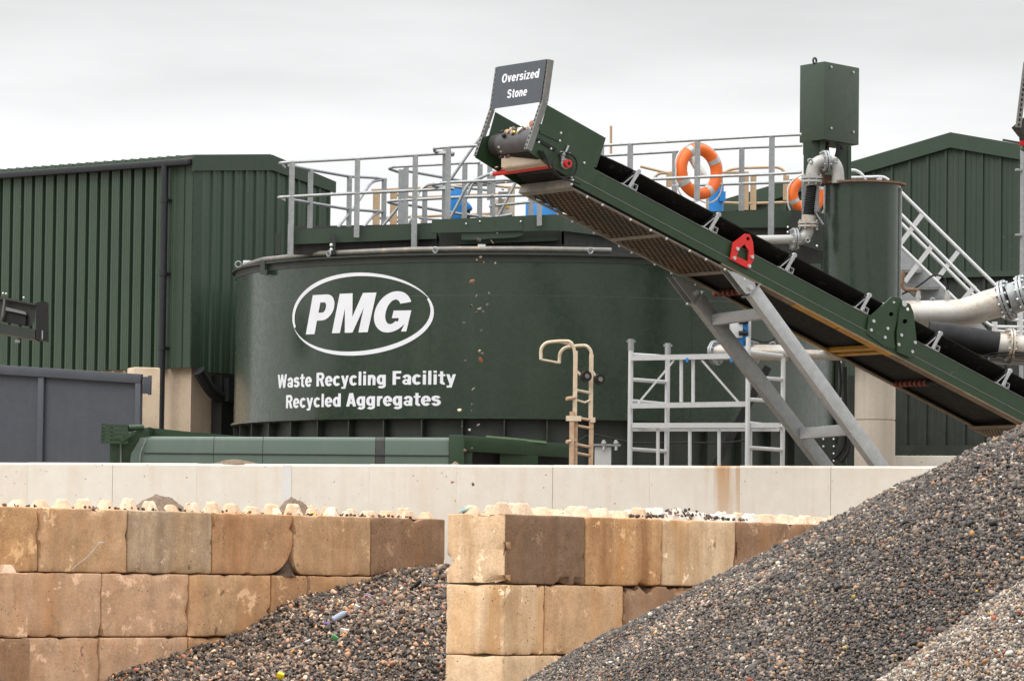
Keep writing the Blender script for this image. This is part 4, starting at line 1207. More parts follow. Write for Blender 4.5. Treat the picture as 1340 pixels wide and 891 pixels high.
# grey pipe lying along the rim
mb = MB()
pts = []
for px, py in ((320, 335.5), (345, 333.0), (420, 329.5), (540, 326.5), (600, 328), (700, 326), (800, 323.5)):
    a, z = tank_pt(px, py, TR - 0.12); pts.append(TC + V((math.sin(a) * (TR - 0.12), -math.cos(a) * (TR - 0.12), TZ1 + 0.075)))
mb.tube(pts, 0.046, 12)
pipe = build('ring_pipe', mb, M['greysteel'], tk)
mb = MB(); mb.cyl(pts[0] - V((0.02, 0, 0)), pts[0] + V((0.10, 0, 0)), 0.09, 16); mb.torus(pts[0] + V((-0.10, 0, 0.02)), V((0, 1, 0)), 0.05, 0.012, 14, 6); mb.cyl(pts[4] + V((0.3, 0.02, 0)), pts[4] + V((0.42, 0.02, 0)), 0.085, 16)
build('pipe_flange', mb, M['galv'], pipe)
# ================================================================== inclined conveyor
TH, AL = math.radians(36), math.radians(19.6)
cu_ = V((math.cos(AL) * math.cos(TH), math.cos(AL) * math.sin(TH), -math.sin(AL)))   # down the belt
cv_ = V((-math.sin(TH), math.cos(TH), 0))                                            # to the far side
cw_ = cv_.cross(cu_) * -1
if cw_.z < 0: cw_ = -cw_
CA = U(800, 234, 54.9)
CR = Matrix((cu_, cv_, cw_)).transposed()
CM = Matrix.Translation(CA) @ CR.to_4x4()
CMi = CM.inverted()
CW = 1.12
def CL(px, py, y=0.0):
    """where a pixel ray meets the conveyor's side plane at local y -> local point"""
    o = CMi @ EYE; d = CMi.to_3x3() @ ray(px, py)
    return o + d * ((y - o.y) / d.y)
def CZ(px, py, z):
    o = CMi @ EYE; d = CMi.to_3x3() @ ray(px, py)
    return o + d * ((z - o.z) / d.z)
def LP3(x, y, z): return V((x, y, z))
cv = thing('belt_conveyor', 'long inclined green belt conveyor with steel support legs, dropping stones from its raised left end', 'conveyor', CA, rot=CR)
XT = CL(1340, 522).x + 1.6                                   # tail end, outside the frame
XH = CL(690, 198).x                                          # head end of the side plates
XS = CL(745, 206).x
XG = CL(958, 352).x                                          # end of the mesh guard
XG2 = CL(1268, 560).x
def cbuild(name, mb, m, parent=None, **k): return build(name, mb, m, parent or cv, local=True, **k)
for side, y0, sg in ((0, 0.0, 1), (1, CW, -1)):
    mb = MB()
    x0 = XS
    mb.prism([(x0, y0, 0), (XT, y0, 0), (XT, y0, -0.225), (x0, y0, -0.225)], V((0, 0.008 * sg, 0)))      # web
    mb.prism([(x0, y0, 0), (XT, y0, 0), (XT, y0 + 0.07 * sg, 0), (x0, y0 + 0.07 * sg, 0)], V((0, 0, -0.008)))  # top flange
    mb.prism([(x0 + 0.15, y0 - 0.02 * sg, -0.222), (XT, y0 - 0.02 * sg, -0.222), (XT, y0 - 0.02 * sg, -0.325), (x0 + 0.15, y0 - 0.02 * sg, -0.325)], V((0, 0.012 * sg, 0)))
    mb.prism([(x0 + 0.15, y0 - 0.02 * sg, -0.222), (XT, y0 - 0.02 * sg, -0.222), (XT, y0 + 0.006 * sg, -0.216), (x0 + 0.15, y0 + 0.006 * sg, -0.216)], V((0, 0, -0.006)))
    fr = cbuild('side_frame', mb, M['conv'])
    mb = MB(); mb.bar((x0 + 0.15, y0 - 0.021 * sg, -0.219), (XT, y0 - 0.021 * sg, -0.219), 0.006, 0.009); mb.bar((x0, y0 - 0.002 * sg, 0.001), (XT, y0 - 0.002 * sg, 0.001), 0.010, 0.008); cbuild('worn_edge', mb, M['galvdull'], fr)
    mb = MB()
    mb.prism([(XG - 0.2, y0 - 0.018 * sg, -0.325), (XT, y0 - 0.018 * sg, -0.325), (XT, y0 + 0.10 * sg, -0.345), (XG - 0.2, y0 + 0.10 * sg, -0.345)], V((0, 0, -0.02)))
    cbuild('bottom_flange', mb, M['flange'], fr)
    if side == 0:
        for k in range(64):
            x = XG + 0.1 + k * 0.13
            if x > XT: break
    # yellow stretch of the bottom flange near the hinge
    xa, xb = CL(1040, 400).x, CL(1165, 470).x
    mb = MB(); mb.prism([(xa, y0 - 0.021 * sg, -0.347), (xb, y0 - 0.021 * sg, -0.347), (xb, y0 + 0.09 * sg, -0.367), (xa, y0 + 0.09 * sg, -0.367)], V((0, 0, -0.004)))
    cbuild('yellow_flange', mb, M['yellow'], fr)
    # head plate and tall skirt plate
    y_ = y0 - 0.012 * sg
    def sd_(pts, th=0.012, off=0.0):
        return MB().prism([V((CL(a, b).x, y_ + off * -sg, CL(a, b).z)) for a, b in pts], V((0, th * sg, 0)))
    sk = sd_([(715, 137.5), (792, 181), (779.6, 219.5), (768, 219), (702.5, 183)], 0.006, 0.004)
    cbuild('skirt_plate', sk, M['conv'])
    hpl = sd_([(699.5, 171), (711, 167), (768, 213), (782, 226), (775, 242), (754.6, 239.4), (688.6, 197.8)], 0.010, 0.010)
    cbuild('head_plate', hpl, M['conv'])
    if side == 0:
        mb = sd_([(703, 163.5), (709.5, 162.3), (735, 177), (732, 183.5), (730, 186), (705, 175)], 0.008, 0.022); cbuild('cover_plate', mb, M['conv'])
        mb = sd_([(702, 181), (727, 195.5), (724.5, 199), (700, 184)], 0.004, 0.0262); cbuild('slot', mb, M['black'])
        mb = MB()
        for a, b in ((734, 174.5), (732.5, 184.5), (705, 186.5), (721, 195), (764.5, 213.5), (748, 232), (749.5, 236), (748, 241.5)):
            p = CL(a, b, -0.03); mb.ball(p, 0.017, 7, 5)
        cbuild('head_bolts', mb, M['bolt'])
# belt: trough section, drum wrap, return run
zs = 0.0
prof = [(0.05, 0.275), (0.10, 0.235), (0.36, 0.075), (0.42, 0.055), (CW - 0.42, 0.055), (CW - 0.36, 0.075), (CW - 0.10, 0.235), (CW - 0.05, 0.275)]
XD = CL(714, 182).x; ZD = CL(714, 182).z; RD = 0.155
mb = MB(); rows = []
def brow(x, f, extra=None):
    r = []
    for y, z in prof:
        yf = y * f + (0.14 + (CW - 0.28) * (y - 0.05) / (CW - 0.10)) * (1 - f)
        r.append(V((x, yf, z * f + (ZD + RD) * (1 - f))))
    return r
xa = XD
for i in range(9):
    t = i / 8; rows.append(brow(XD + t * 1.5, t * t * (3 - 2 * t)))
x = XD + 1.5
while x < XT:
    rows.append(brow(x, 1.0)); x += 0.4
rows.append(brow(XT, 1.0))
m_ = len(prof); vs = [p for r in rows for p in r]; th = []
mb.add(vs, [(i * m_ + j, (i + 1) * m_ + j, (i + 1) * m_ + j + 1, i * m_ + j + 1) for i in range(len(rows) - 1) for j in range(m_ - 1)])
vs2 = [p + V((0, 0, -0.014)) for p in vs]
mb.add(vs2, [(i * m_ + j, i * m_ + j + 1, (i + 1) * m_ + j + 1, (i + 1) * m_ + j) for i in range(len(rows) - 1) for j in range(m_ - 1)])
for j in (0, m_ - 1):
    mb.add([p for r in rows for p in (r[j], r[j] + V((0, 0, -0.014)))], [(2 * i, 2 * i + 2, 2 * i + 3, 2 * i + 1) for i in range(len(rows) - 1)])
belt = cbuild('belt', mb, M['belt'], smooth=50)
mb = MB(); n = 24; ya, yb = 0.12, CW - 0.10
ring = []
for i in range(n + 1):
    a = PI / 2 + PI * i / n
    ring.append((XD + RD * math.cos(a), ZD + RD * math.sin(a)))
vs = []
for x, z in ring: vs += [V((x, ya, z)), V((x, ya + 0.06, z + 0)), V((x, yb - 0.16, z)), V((x - 0 + (XD - x) * 0.10, yb, z + (ZD - z) * 0.10))]
mb.add(vs, [(4 * i + k, 4 * i + 4 + k, 4 * i + 5 + k, 4 * i + 1 + k) for i in range(n) for k in range(3)])
cbuild('belt_wrap', mb, M['drum'], belt, smooth=50)
mb = MB(); mb.prism([(XD, ya, ZD - RD), (XD + 0.9, 0.03, -0.285), (XT, 0.03, -0.285), (XT, CW - 0.03, -0.285), (XD + 0.9, CW - 0.03, -0.285), (XD, yb, ZD - RD)], V((0, 0, -0.014)))
cbuild('return_belt', mb, M['belt'], belt)
mb = MB(); mb.cyl((XD, ya - 0.06, ZD), (XD, yb + 0.06, ZD), RD - 0.006, 28); mb.cyl((XD, -0.02, ZD), (XD, CW + 0.02, ZD), 0.035, 12)
cbuild('head_pulley', mb, M['darksteel'])
mb = MB(); q = CL(668, 215, CW * 0.5)
mb.cyl((XD + 0.42, 0.1, ZD - 0.20), (XD + 0.42, CW - 0.1, ZD - 0.20), 0.06, 16); cbuild('snub_roller', mb, M['black'])
# idler brackets with their wing rollers
for k, (fx, fy) in enumerate(((826, 245.5), (932, 299), (1031, 353.5), (1129, 406.5), (1223, 454), (1314, 504), (1402, 551))):
    c = CL(fx, fy); x = c.x
    mb = MB()
    mb.bar((x - 0.035, -0.006, 0.01), (x + 0.045, 0.0, 0.275), 0.045, 0.012, V((0, 1, 0)))
    mb.bar((x - 0.125, 0.03, 0.02), (x + 0.03, 0.02, 0.25), 0.010, 0.022, V((0, 1, 0)))
    mb.box((x - 0.05, 0.035, 0.012), (0.24, 0.07, 0.012))
    mb.cyl((x + 0.045, -0.008, 0.27), (x + 0.045, 0.03, 0.27), 0.032, 12)
    for dz in (-0.035, 0.035): mb.box((x + 0.055, 0.02, 0.052 + dz), (0.08, 0.05, 0.008))
    for dx in (-0.036, 0.036): mb.box((x + 0.055 + dx, 0.02, 0.052), (0.008, 0.05, 0.066))
    ib = cbuild('idler_bracket', mb, M['galvlight'], smooth=30)
    mb = MB(); mb.cyl((x + 0.03, 0.03, 0.235), (x + 0.03, 0.36, 0.015), 0.052, 14); cbuild('roller', mb, M['black'], ib)
# sign and its perforated posts on the head
pa, pb, pc3 = CL(690.5, 197), CL(712, 133), CL(719.5, 79)
SW = CW + 0.03
def perf(mb, a, b, y):
    dd = (b - a); ln = dd.length; dd.normalize(); side_ = dd.cross(V((0, 1, 0)))
    a = V((a.x, y, a.z)); b = V((b.x, y, b.z))
    return a, b, dd, side_, ln
for y, sg in ((-0.03, 1), (SW, -1)):
    mb = MB()
    a, b, dd, s_, ln = perf(mb, pa, pb, y)
    hm = MB()
    for p, q in ((pa, pb), (pb, pc3)):
        a, b, dd, s_, ln = perf(mb, p, q, y)
        mb.bar(a, b, 0.006, 0.085, s_)                       # side leg of the angle
        mb.bar(a - s_ * 0.040 * (1 if s_.x > 0 else -1) + V((0, 0.03 * sg, 0)), b - s_ * 0.040 * (1 if s_.x > 0 else -1) + V((0, 0.03 * sg, 0)), 0.060, 0.006, s_)
        kk = int(ln / 0.062)
        for i in range(kk):
            c = a + dd * (ln * (i + 0.5) / kk) - s_ * (0.0445 if s_.x > 0 else -0.0445) + V((0, 0.034 * sg, 0))
            hm.bar(c - dd * 0.017, c + dd * 0.017, 0.020, 0.006, s_)
    sp = cbuild('sign_post', mb, M['galvdull'], smooth=20)
    cbuild('slot_holes', hm, M['black'], sp, smooth=0)
dd = (pc3 - pb).normalized(); up_s = V((dd.x, 0, dd.z)); nn_s = up_s.cross(V((0, 1, 0)))
if nn_s.x > 0: nn_s = -nn_s                                   # outwards, away from the conveyor
b0 = pb - dd * 0.02
H_s = (pc3 - pb).length + 0.02
mb = MB(); mb.prism([V((b0.x, 0.0, b0.z)) + nn_s * 0.05, V((b0.x, CW - 0.02, b0.z)) + nn_s * 0.05, V((b0.x, CW - 0.02, b0.z)) + up_s * H_s + nn_s * 0.05, V((b0.x, 0.0, b0.z)) + up_s * H_s + nn_s * 0.05], nn_s * 0.006)
sgn = cbuild('sign', mb, M['signface'])
for line, u0, u1, v0, v1 in (('Oversized', 0.145, 0.905, 0.585, 0.795), ('Stone', 0.30, 0.705, 0.195, 0.405)):
    gl, wd = glyph_text(line)
    mb = MB()
    o_ = V((b0.x, CW - 0.02, b0.z)) + nn_s * 0.0585
    for vs, fs in gl:
        mb.add([o_ + nn_s * 0.0004 * k + V((0, -(u0 + (u1 - u0) * x / wd) * (CW - 0.02), 0)) + up_s * (v0 + (v1 - v0) * y) * H_s for x, y, k in vs], fs)
    cbuild('lettering', mb, M['letter'], sgn, smooth=0)
# scraper below the drum: red bar, pale board, clevis bolts, cable
e0, e1 = CL(741, 214.5, -0.06), CL(646, 228, CW + 0.04)
mb = MB(); mb.cyl(e0, e1, 0.030, 12); mb.bar(e0 + (e1 - e0) * 0.12 + V((0, 0, 0.02)), e1 + (e0 - e1) * 0.1 + V((0, 0, 0.02)), 0.03, 0.07); 
scp = cbuild('scraper_bar', mb, M['red'])
mb = MB(); mb.cyl(e0 + V((0, -0.06, 0)), e0 + V((0, 0.02, 0)), 0.052, 16); cbuild('end_collar', mb, M['red'], scp); mb = MB(); mb.cyl(e1 + V((0, -0.01, 0)), e1 + V((0, 0.05, 0)), 0.034, 8); cbuild('end_bolt', mb, M['bolt'], scp)
mb = MB(); mb.cyl(e0 + V((0, -0.062, 0)), e0 + V((0, -0.05, 0)), 0.026, 14); cbuild('bar_end', mb, M['black'], scp)
mb = MB(); f0, f1 = e0 + (e1 - e0) * 0.22, e0 + (e1 - e0) * 0.78
up_w = CR.transposed() @ V((0, 0, 1))
fo = V((-0.13, 0, 0.0)); mb.prism([f0 + fo + up_w * 0.0, f1 + fo + up_w * 0.0, f1 + fo + up_w * 0.15, f0 + fo + up_w * 0.15], V((-0.012, 0, 0))); mb.bar(f0 + fo + V((0.06, 0, 0)), f1 + fo + V((0.06, 0, 0)), 0.12, 0.02); cbuild('scraper_board', mb, M['board'], scp)
mb = MB(); q = CL(737, 205, -0.05)
mb.cyl(q + V((0, 0, -0.06)), CL(744, 191, -0.05), 0.014, 8); mb.cyl(CL(733, 199, -0.05), CL(746, 201, -0.05), 0.012, 8)
mb.bar(CL(736, 201, -0.05), CL(737, 211, -0.05), 0.05, 0.02, V((0, 1, 0))); mb.torus(e0 + V((0, 0.02, 0)), V((0, 1, 0)), 0.055, 0.018, 16, 8); mb.cyl(CL(736.8, 203, -0.08), CL(736.8, 199, -0.08), 0.03, 8)
cbuild('clevis', mb, M['galv'], scp)
mb = MB()
loop = [CL(706, 198), CL(710, 205), CL(714, 219), CL(721, 230), CL(735, 234.5), CL(748, 228), CL(751, 216), CL(746, 205), CL(734, 199.5), CL(721, 203), CL(716, 213), CL(718, 224), CL(727, 234), CL(745, 239), CL(752, 242)]
cbuild('cable', MB().tube(fillet([V((p.x, -0.06 - 0.004 * i, p.z)) for i, p in enumerate(loop)], 0.12, 4), 0.013, 8), M['black'])
cbuild('cable_sleeve', MB().tube([CL(706, 197, -0.05), CL(712, 208, -0.05)], 0.02, 8), M['black'])
# guard under the head: folded grey plate then expanded-metal sheet
ZG = -0.375
xg0 = CL(746, 246).x
xg0 = CZ(746, 246, ZG).x
mb = MB()
mb.prism([(xg0 - 0.02, -0.012, ZG + 0.12), (xg0 - 0.02, CW + 0.012, ZG + 0.12), (xg0 - 0.02, CW + 0.012, ZG), (xg0 - 0.02, -0.012, ZG)], V((0.02, 0, 0)))
for y in (-0.012, CW - 0.05): mb.prism([(xg0, y, ZG), (XG, y, ZG), (XG, y + 0.062, ZG), (xg0, y + 0.062, ZG)], V((0, 0, 0.012)))
for x in (xg0, xg0 + 1.55, XG - 0.06): mb.prism([(x, 0.05, ZG), (x + 0.09, 0.05, ZG), (x + 0.09, CW - 0.05, ZG), (x, CW - 0.05, ZG)], V((0, 0, 0.011)))
gd = cbuild('guard_tray', mb, M['greysteel'])
def lattice(x0, x1, y0, y1, z, px_, py_, wd):
    mb = MB()
    for sgn_, zz in ((1, 0), (-1, 0.004)):
        sl = sgn_ * py_ / px_
        nlin = int((x1 - x0 + (y1 - y0) / abs(sl)) / px_) + 1
        for i in range(nlin + 1):
            xs0 = x0 - (y1 - y0) / abs(sl) + i * px_
            pa_, pb_ = (xs0, y0 if sgn_ > 0 else y1), (xs0 + (y1 - y0) / abs(sl), y1 if sgn_ > 0 else y0)
            t0 = max(0, (x0 - pa_[0]) / (pb_[0] - pa_[0])); t1 = min(1, (x1 - pa_[0]) / (pb_[0] - pa_[0]))
            if t1 - t0 < 0.01: continue
            f = lambda t: V((pa_[0] + (pb_[0] - pa_[0]) * t, pa_[1] + (pb_[1] - pa_[1]) * t, z + zz))
            mb.bar(f(t0), f(t1), wd, 0.005)
    return mb
cbuild('expanded_mesh', lattice(xg0 + 0.09, xg0 + 1.55, 0.05, CW - 0.05, ZG + 0.006, 0.150, 0.105, 0.020), M['mesh'], gd, smooth=0)
cbuild('expanded_mesh', lattice(xg0 + 1.64, XG - 0.06, 0.05, CW - 0.05, ZG + 0.006, 0.150, 0.105, 0.020), M['mesh'], gd, smooth=0)
xt0 = CZ(1275, 559, ZG).x
mb = MB()
for y in (-0.012, CW - 0.05): mb.prism([(xt0, y, ZG), (XT, y, ZG), (XT, y + 0.062, ZG), (xt0, y + 0.062, ZG)], V((0, 0, 0.012)))
mb.prism([(xt0 - 0.02, 0.05, ZG), (xt0 + 0.07, 0.05, ZG), (xt0 + 0.07, CW - 0.05, ZG), (xt0 - 0.02, CW - 0.05, ZG)], V((0, 0, 0.011)))
gd2 = cbuild('guard_tray', mb, M['flange'])
cbuild('expanded_mesh', lattice(xt0 + 0.07, XT, 0.05, CW - 0.05, ZG + 0.006, 0.085, 0.062, 0.018), M['flange'], gd2, smooth=0)
mb = MB()
for i in range(9):
    for y in (-0.0, CW):
        mb.ball((xg0 + 0.25 + i * 0.36 + random.uniform(-.08, .08), y, ZG - 0.005), 0.020, 7, 5)
cbuild('guard_bolts', mb, M['bolt'], gd)
# yellow cross braces, dirty red return rollers
for a, b in (((1141, 457.5), (1080, 460.5)), ((1157, 462.5), (1093, 465.5))):
    x = CZ((a[0] + b[0]) / 2, a[1], -0.345).x
    cbuild('cross_brace', MB().box((x, CW / 2, -0.335), (0.07, CW - 0.02, 0.05)), M['yellow'])
for px, py in ((958, 377), (1196, 496)):
    c = CZ(px, py, -0.27)
    mb = MB(); mb.cyl((c.x, 0.12, -0.335), (c.x, CW - 0.12, -0.335), 0.03, 12)
    rr_ = cbuild('return_roller', mb, M['black'])
    mb = MB()
    for k in range(7): mb.cyl((c.x, c.y - 0.30 + k * 0.10, -0.335), (c.x, c.y - 0.25 + k * 0.10, -0.335), 0.046, 16)
    cbuild('rubber_discs', mb, M['reddirty'], rr_)
# folding hinge plates
def side_plate(pts, holes, th, y):
    bm = poly_mesh([([(CL(*p).x, CL(*p).z) for p in pts], [[(CL(*p).x, CL(*p).z) for p in h] for h in holes])])
    bounds(bm); mb = MB()
    vs = [V((v.co.x, y, v.co.y)) for v in bm.verts]; fs = [tuple(q.index for q in f.verts) for f in bm.faces]
    mb.add(vs, fs); mb.add([p + V((0, -th, 0)) for p in vs], [f[::-1] for f in fs])
    for e in bm.edges:
        if len(e.link_faces) == 1:
            i, j = e.verts[0].index, e.verts[1].index
            n_ = len(vs); mb.f.append([i, j, j + n_, i + n_]); mb.mi.append(0)
    bm.free(); return mb
def hole(cx, cy, r, n=12): return [(cx + r * math.cos(2 * PI * i / n), cy + r * math.sin(2 * PI * i / n)) for i in range(n)]
cr3 = lambda L: [(1080 + a / 3.427, 360 + b / 3.427) for a, b in L]
hp1 = cbuild('hinge_plate', side_plate(cr3([(178, 262), (190, 188), (292, 98), (330, 104), (346, 126), (318, 190), (300, 262), (306, 335), (255, 318)]), [hole(1080 + 303 / 3.427, 360 + 118 / 3.427, 2.4), hole(1080 + 289 / 3.427, 360 + 176 / 3.427, 3.0)], 0.02, -0.012), M['conv'], smooth=20)
hp2 = cbuild('hinge_plate', side_plate(cr3([(322, 150), (340, 118), (368, 130), (384, 168), (398, 292), (372, 372), (312, 345), (310, 258)]), [hole(1080 + 360 / 3.427, 360 + 153 / 3.427, 2.4), hole(1080 + 346 / 3.427, 360 + 208 / 3.427, 3.2)], 0.02, -0.034), M['conv'], smooth=20)
for hpz, y, pts in ((hp1, -0.033, ((208, 207), (197, 247), (271, 240), (259, 280))), (hp2, -0.055, ((341, 130), (328, 270), (316, 312), (389, 303), (377, 344)))):
    mb = MB()
    for i, (a, b) in enumerate(cr3(pts)):
        p = CL(a, b); r = 0.042 if (hpz is hp2 and i == 0) else 0.024
        mb.cyl((p.x, y, p.z), (p.x, y - 0.018, p.z), r, 6 if i else 8)
    cbuild('plate_bolts', mb, M['bolt'], hpz)
for hpz, y, pts in ((hp1, -0.032, [(208, 225), (240, 200), (262, 215), (262, 232), (242, 232), (238, 255), (222, 252)]), (hp2, -0.054, [(330, 275), (345, 262), (372, 282), (376, 300), (360, 322), (345, 315), (345, 290)])):
    mb = MB(); q = [CL(*p) for p in cr3(pts)]
    for i in range(len(q)): mb.bar((q[i].x, y, q[i].z), (q[(i + 1) % len(q)].x, y, q[(i + 1) % len(q)].z), 0.006, 0.008, V((0, 1, 0)))
# red travel-lock plate
cr6 = lambda L: [(800 + a / 4.05, 160 + b / 4.05) for a, b in L]
rp_ = cbuild('lock_plate', side_plate(cr6([(618, 728), (634, 640), (698, 592), (722, 596), (738, 636), (745, 722), (716, 778)]), [cr6([(652, 712), (664, 672), (694, 648), (716, 684), (712, 740)]), hole(800 + 712 / 4.05, 160 + 619 / 4.05, 2.4)], 0.022, -0.03), M['red'], smooth=20)
mb = MB()
for a, b in cr6([(654, 673), (637, 721), (731, 715), (716, 764)]):
    p = CL(a, b); mb.cyl((p.x, -0.05, p.z), (p.x, -0.075, p.z), 0.025, 8)
cbuild('plate_bolts', mb, M['bolt'], rp_)
mb = MB(); mb.prism([V((CL(*p).x, 0.25, CL(*p).z)) for p in cr6([(588, 612), (632, 606), (618, 632)])], V((0, 0.01, 0))); cbuild('flag_tab', mb, M['red'])
# support legs of galvanised box section standing on the ground behind the cream wall
def leg_line(p0, p1, y):
    a, b = CL(*p0, y), CL(*p1, y)
    A, Bq = CM @ a, CM @ b
    t = A.z / (A.z - Bq.z)
    return a, a + (b - a) * t
near = leg_line((983, 380), (1148, 606), 0.06); far = leg_line((910, 390), (1076, 606), CW - 0.06)
gz_ = CR.transposed() @ V((0, 0, 1))
for nm, (a, b) in (('near', near), ('far', far)):
    mb = MB(); mb.bar(a, b, 0.13, 0.20, V((0, 1, 0)).cross(b - a).normalized())
    lg = cbuild('support_leg', mb, M['galvlight'] if nm == 'near' else M['galv'], bevel=0.012)
    mb = MB(); mb.bar(a - (b - a).normalized() * 0.01, a + (b - a).normalized() * 0.012, 0.18, 0.26, V((0, 1, 0)).cross(b - a).normalized()); cbuild('cap_plate', mb, M['galv'], lg)
    y = a.y; pts = ([(947, 353), (983, 366), (986, 384), (972, 385)] if nm == 'near' else [(876, 362), (912, 376), (914, 392), (902, 396)])
    for off in (-0.07, 0.06):
        q = [CL(*p, y) for p in pts]
        mb = MB(); mb.prism([V((k.x, y + off, k.z)) for k in q], V((0, 0.012, 0))); cbuild('hanger_plate', mb, M['galvlight'] if nm == 'near' else M['galv'], lg)
    q = CL(977 if nm == 'near' else 906, 376.5 if nm == 'near' else 383, y)
    mb = MB(); mb.cyl((q.x, y - 0.10, q.z), (q.x, y + 0.10, q.z), 0.035, 12); cbuild('pivot_pin', mb, M['bolt'], lg)
for t, hgt in ((0.052, 0.15), (0.325, 0.15)):
    fr_ = 0
    pn = near[0] + (near[1] - near[0]) * (t * 1.0); pf = far[0] + (far[1] - far[0]) * (t * 1.0)
    d_ = (near[1] - near[0]).normalized()
    mb = MB(); mb.bar(pf + V((0, -0.06, 0)), pn + V((0, 0.06, 0)), 0.13, hgt, gz_); cbuild('cross_beam', mb, M['galvlight'], bevel=0.01)
# dark driven hoses in shade underneath
# stones riding over the head drum
def small_stone(c, r, tint, label, group=None, cat='stone', flat=(0.55, 0.95), seed=0):
    Vt, F, C = stone_cloud(np.array([[0.0, 0, 0]]), np.array([r]), np.array([tint]), True, flat)
    o = mesh_np('stone', Vt, F, C, M['stone'], (0, 0, 0))
    o.location = c
    return tag(o, label, cat, group)
for i in range(36):
    y = CW * 0.5 + float(np.clip(rng.normal(0.06, 0.17), -0.34, 0.36)); a = PI / 2 + float(np.clip(rng.normal(0.62, 0.30), 0.1, 1.35))
    r = float(rng.uniform(0.026, 0.050))
    c = V((XD + (RD + r * 0.45) * math.cos(a) + (0.12 if a < PI / 2 else 0) * float(rng.uniform(0, 1)), y, ZD + (RD + r * 0.45) * math.sin(a) + (0.05 if i % 4 == 0 and a < PI / 2 + 0.3 else 0)))
    p = CM @ c
    t = tints(1)[0] * 1.5 if i != 4 else np.array([0.50, 0.17, 0.075])
    small_stone(p, r if i != 4 else 0.055, t, 'orange brick fragment riding on the head drum of the conveyor' if i == 4 else 'grey brown stone riding over the head drum of the conveyor', None if i == 4 else 'stones on the conveyor head drum')
# falling stones
DEN = []
c8 = [(275, 85, 8), (255, 125, 11), (197, 160, 11), (215, 210, 10), (210, 305, 7), (228, 360, 11), (225, 382, 7), (118, 420, 17), (197, 430, 12), (185, 465, 7), (128, 520, 13), (108, 537, 10), (148, 552, 8), (190, 545, 7), (212, 556, 12), (80, 658, 19), (178, 728, 10), (103, 748, 9), (72, 803, 10), (172, 797, 12), (125, 820, 16), (145, 836, 9), (107, 840, 8)]
c5 = [(1275, 30, 8), (1245, 82, 9), (1213, 168, 12), (1300, 210, 10), (1290, 313, 9), (1303, 325, 11), (1297, 357, 15), (1217, 362, 12), (1232, 383, 6), (1256, 508, 13), (1250, 592, 17), (1187, 617, 12), (1248, 620, 8), (1200, 705, 9), (1285, 690, 10), (1237, 720, 11), (1215, 822, 8), (1253, 815, 8)]
fall = [(600 + a / 4.453, 220 + b / 4.453, r / 4.453) for a, b, r in c8] + [(300 + a / 3.94, 380 + b / 3.94, r / 3.94) for a, b, r in c5]
fall += [(592, 631, 2.2), (618.5, 632.5, 3), (596, 655.5, 2.0), (652, 193, 2.6), (655.5, 199.5, 2.4), (657, 206, 4.5), (664, 205, 3.4), (650, 219, 2.2), (656, 223.5, 2.4)]
FX = (CM @ V((XD - RD - 0.05, CW / 2, ZD))).y
for i, (px, py, r) in enumerate(fall):
    t = tints(1, PW * np.array([1, .6, 1.3, 1.6, .5, 2, 1, 1, 2, 2, .4, 2, 2, 1, 2, 1.5, 0]), 1.15)[0]
    lab, grp = 'small stone falling through the air below the conveyor head', 'stones falling from the conveyor'
    if abs(px - (300 + 1297 / 3.94)) < 0.3:
        t = np.array([0.50, 0.13, 0.045]); lab, grp = 'bright orange brick chip falling past the lettering on the tank', None
    small_stone(U(px, py, FX + random.uniform(-0.35, 0.35)), r * 1.22 / 5500 * FX * 0.95, t, lab, grp, flat=(0.3, 0.8))
# ================================================================== tank-top platform, railings and plant
def beam_px(mb, pts, Y0, Y1, th, x0, x1):
    f = lambda px, py: U(px, py, Y0 + (Y1 - Y0) * (px - x0) / (x1 - x0))
    return mb.prism([f(*p) for p in pts], V((0, th, 0)))
PY = 66.3
pf_ = thing('tank_platform', 'dark green steel walkway frame bridging the top of the round tank', 'platform', TC + V((0, -3.7, 0)))
mb = MB(); beam_px(mb, [(380, 301.5), (571, 292.5), (571, 312.5), (380, 320)], PY + .2, PY, 0.10, 380, 571); build('edge_beam', mb, M['trim'], pf_)
mb = MB(); beam_px(mb, [(384, 320), (571, 312.5), (571, 333), (384, 333)], PY + .35, PY + .15, 0.10, 380, 571); build('lower_beam', mb, M['darksteel'], pf_)
for a in (363, 435, 543):
    mb = MB(); f = lambda px, py: U(px, py, PY - 0.04); mb.prism([f(a - 3, 306), (f(a + 4, 306)), f(a + 4, 333), f(a - 3, 333)], V((0, 0.12, 0))); build('cleat', mb, M['tankdark'], pf_)
mb = MB()
for q in ((433.5, 321), (433.5, 327)): mb.ball(U(*q, PY - 0.06), 0.03, 8, 5)
build('cleat_bolts', mb, M['bolt'], pf_)
PB = 65.4
e_ = lambda px, py, o=0: U(px, py, PB + o)
mb = MB(); mb.prism([e_(565, 287.5), e_(732, 280.5), e_(732, 302), e_(565, 305)], V((0, 0.10, 0)))
pback = e_(732, 280.5)
mb.prism([pback, pback + V((1.9, 2.6, 0)), pback + V((1.9, 2.6, -0.26)), pback + V((0, 0, -0.26))], V((0.08, 0, 0)))
build('edge_beam', mb, M['trim'], pf_)
mb = MB(); mb.prism([e_(604, 305, 0.03), e_(684, 302, 0.03), e_(684, 308, 0.03), e_(672, 311, 0.03), e_(640, 312.5, 0.03), e_(620, 314, 0.03), e_(604, 314, 0.03)], V((0, 0.08, 0))); build('web_plate', mb, M['trim'], pf_)
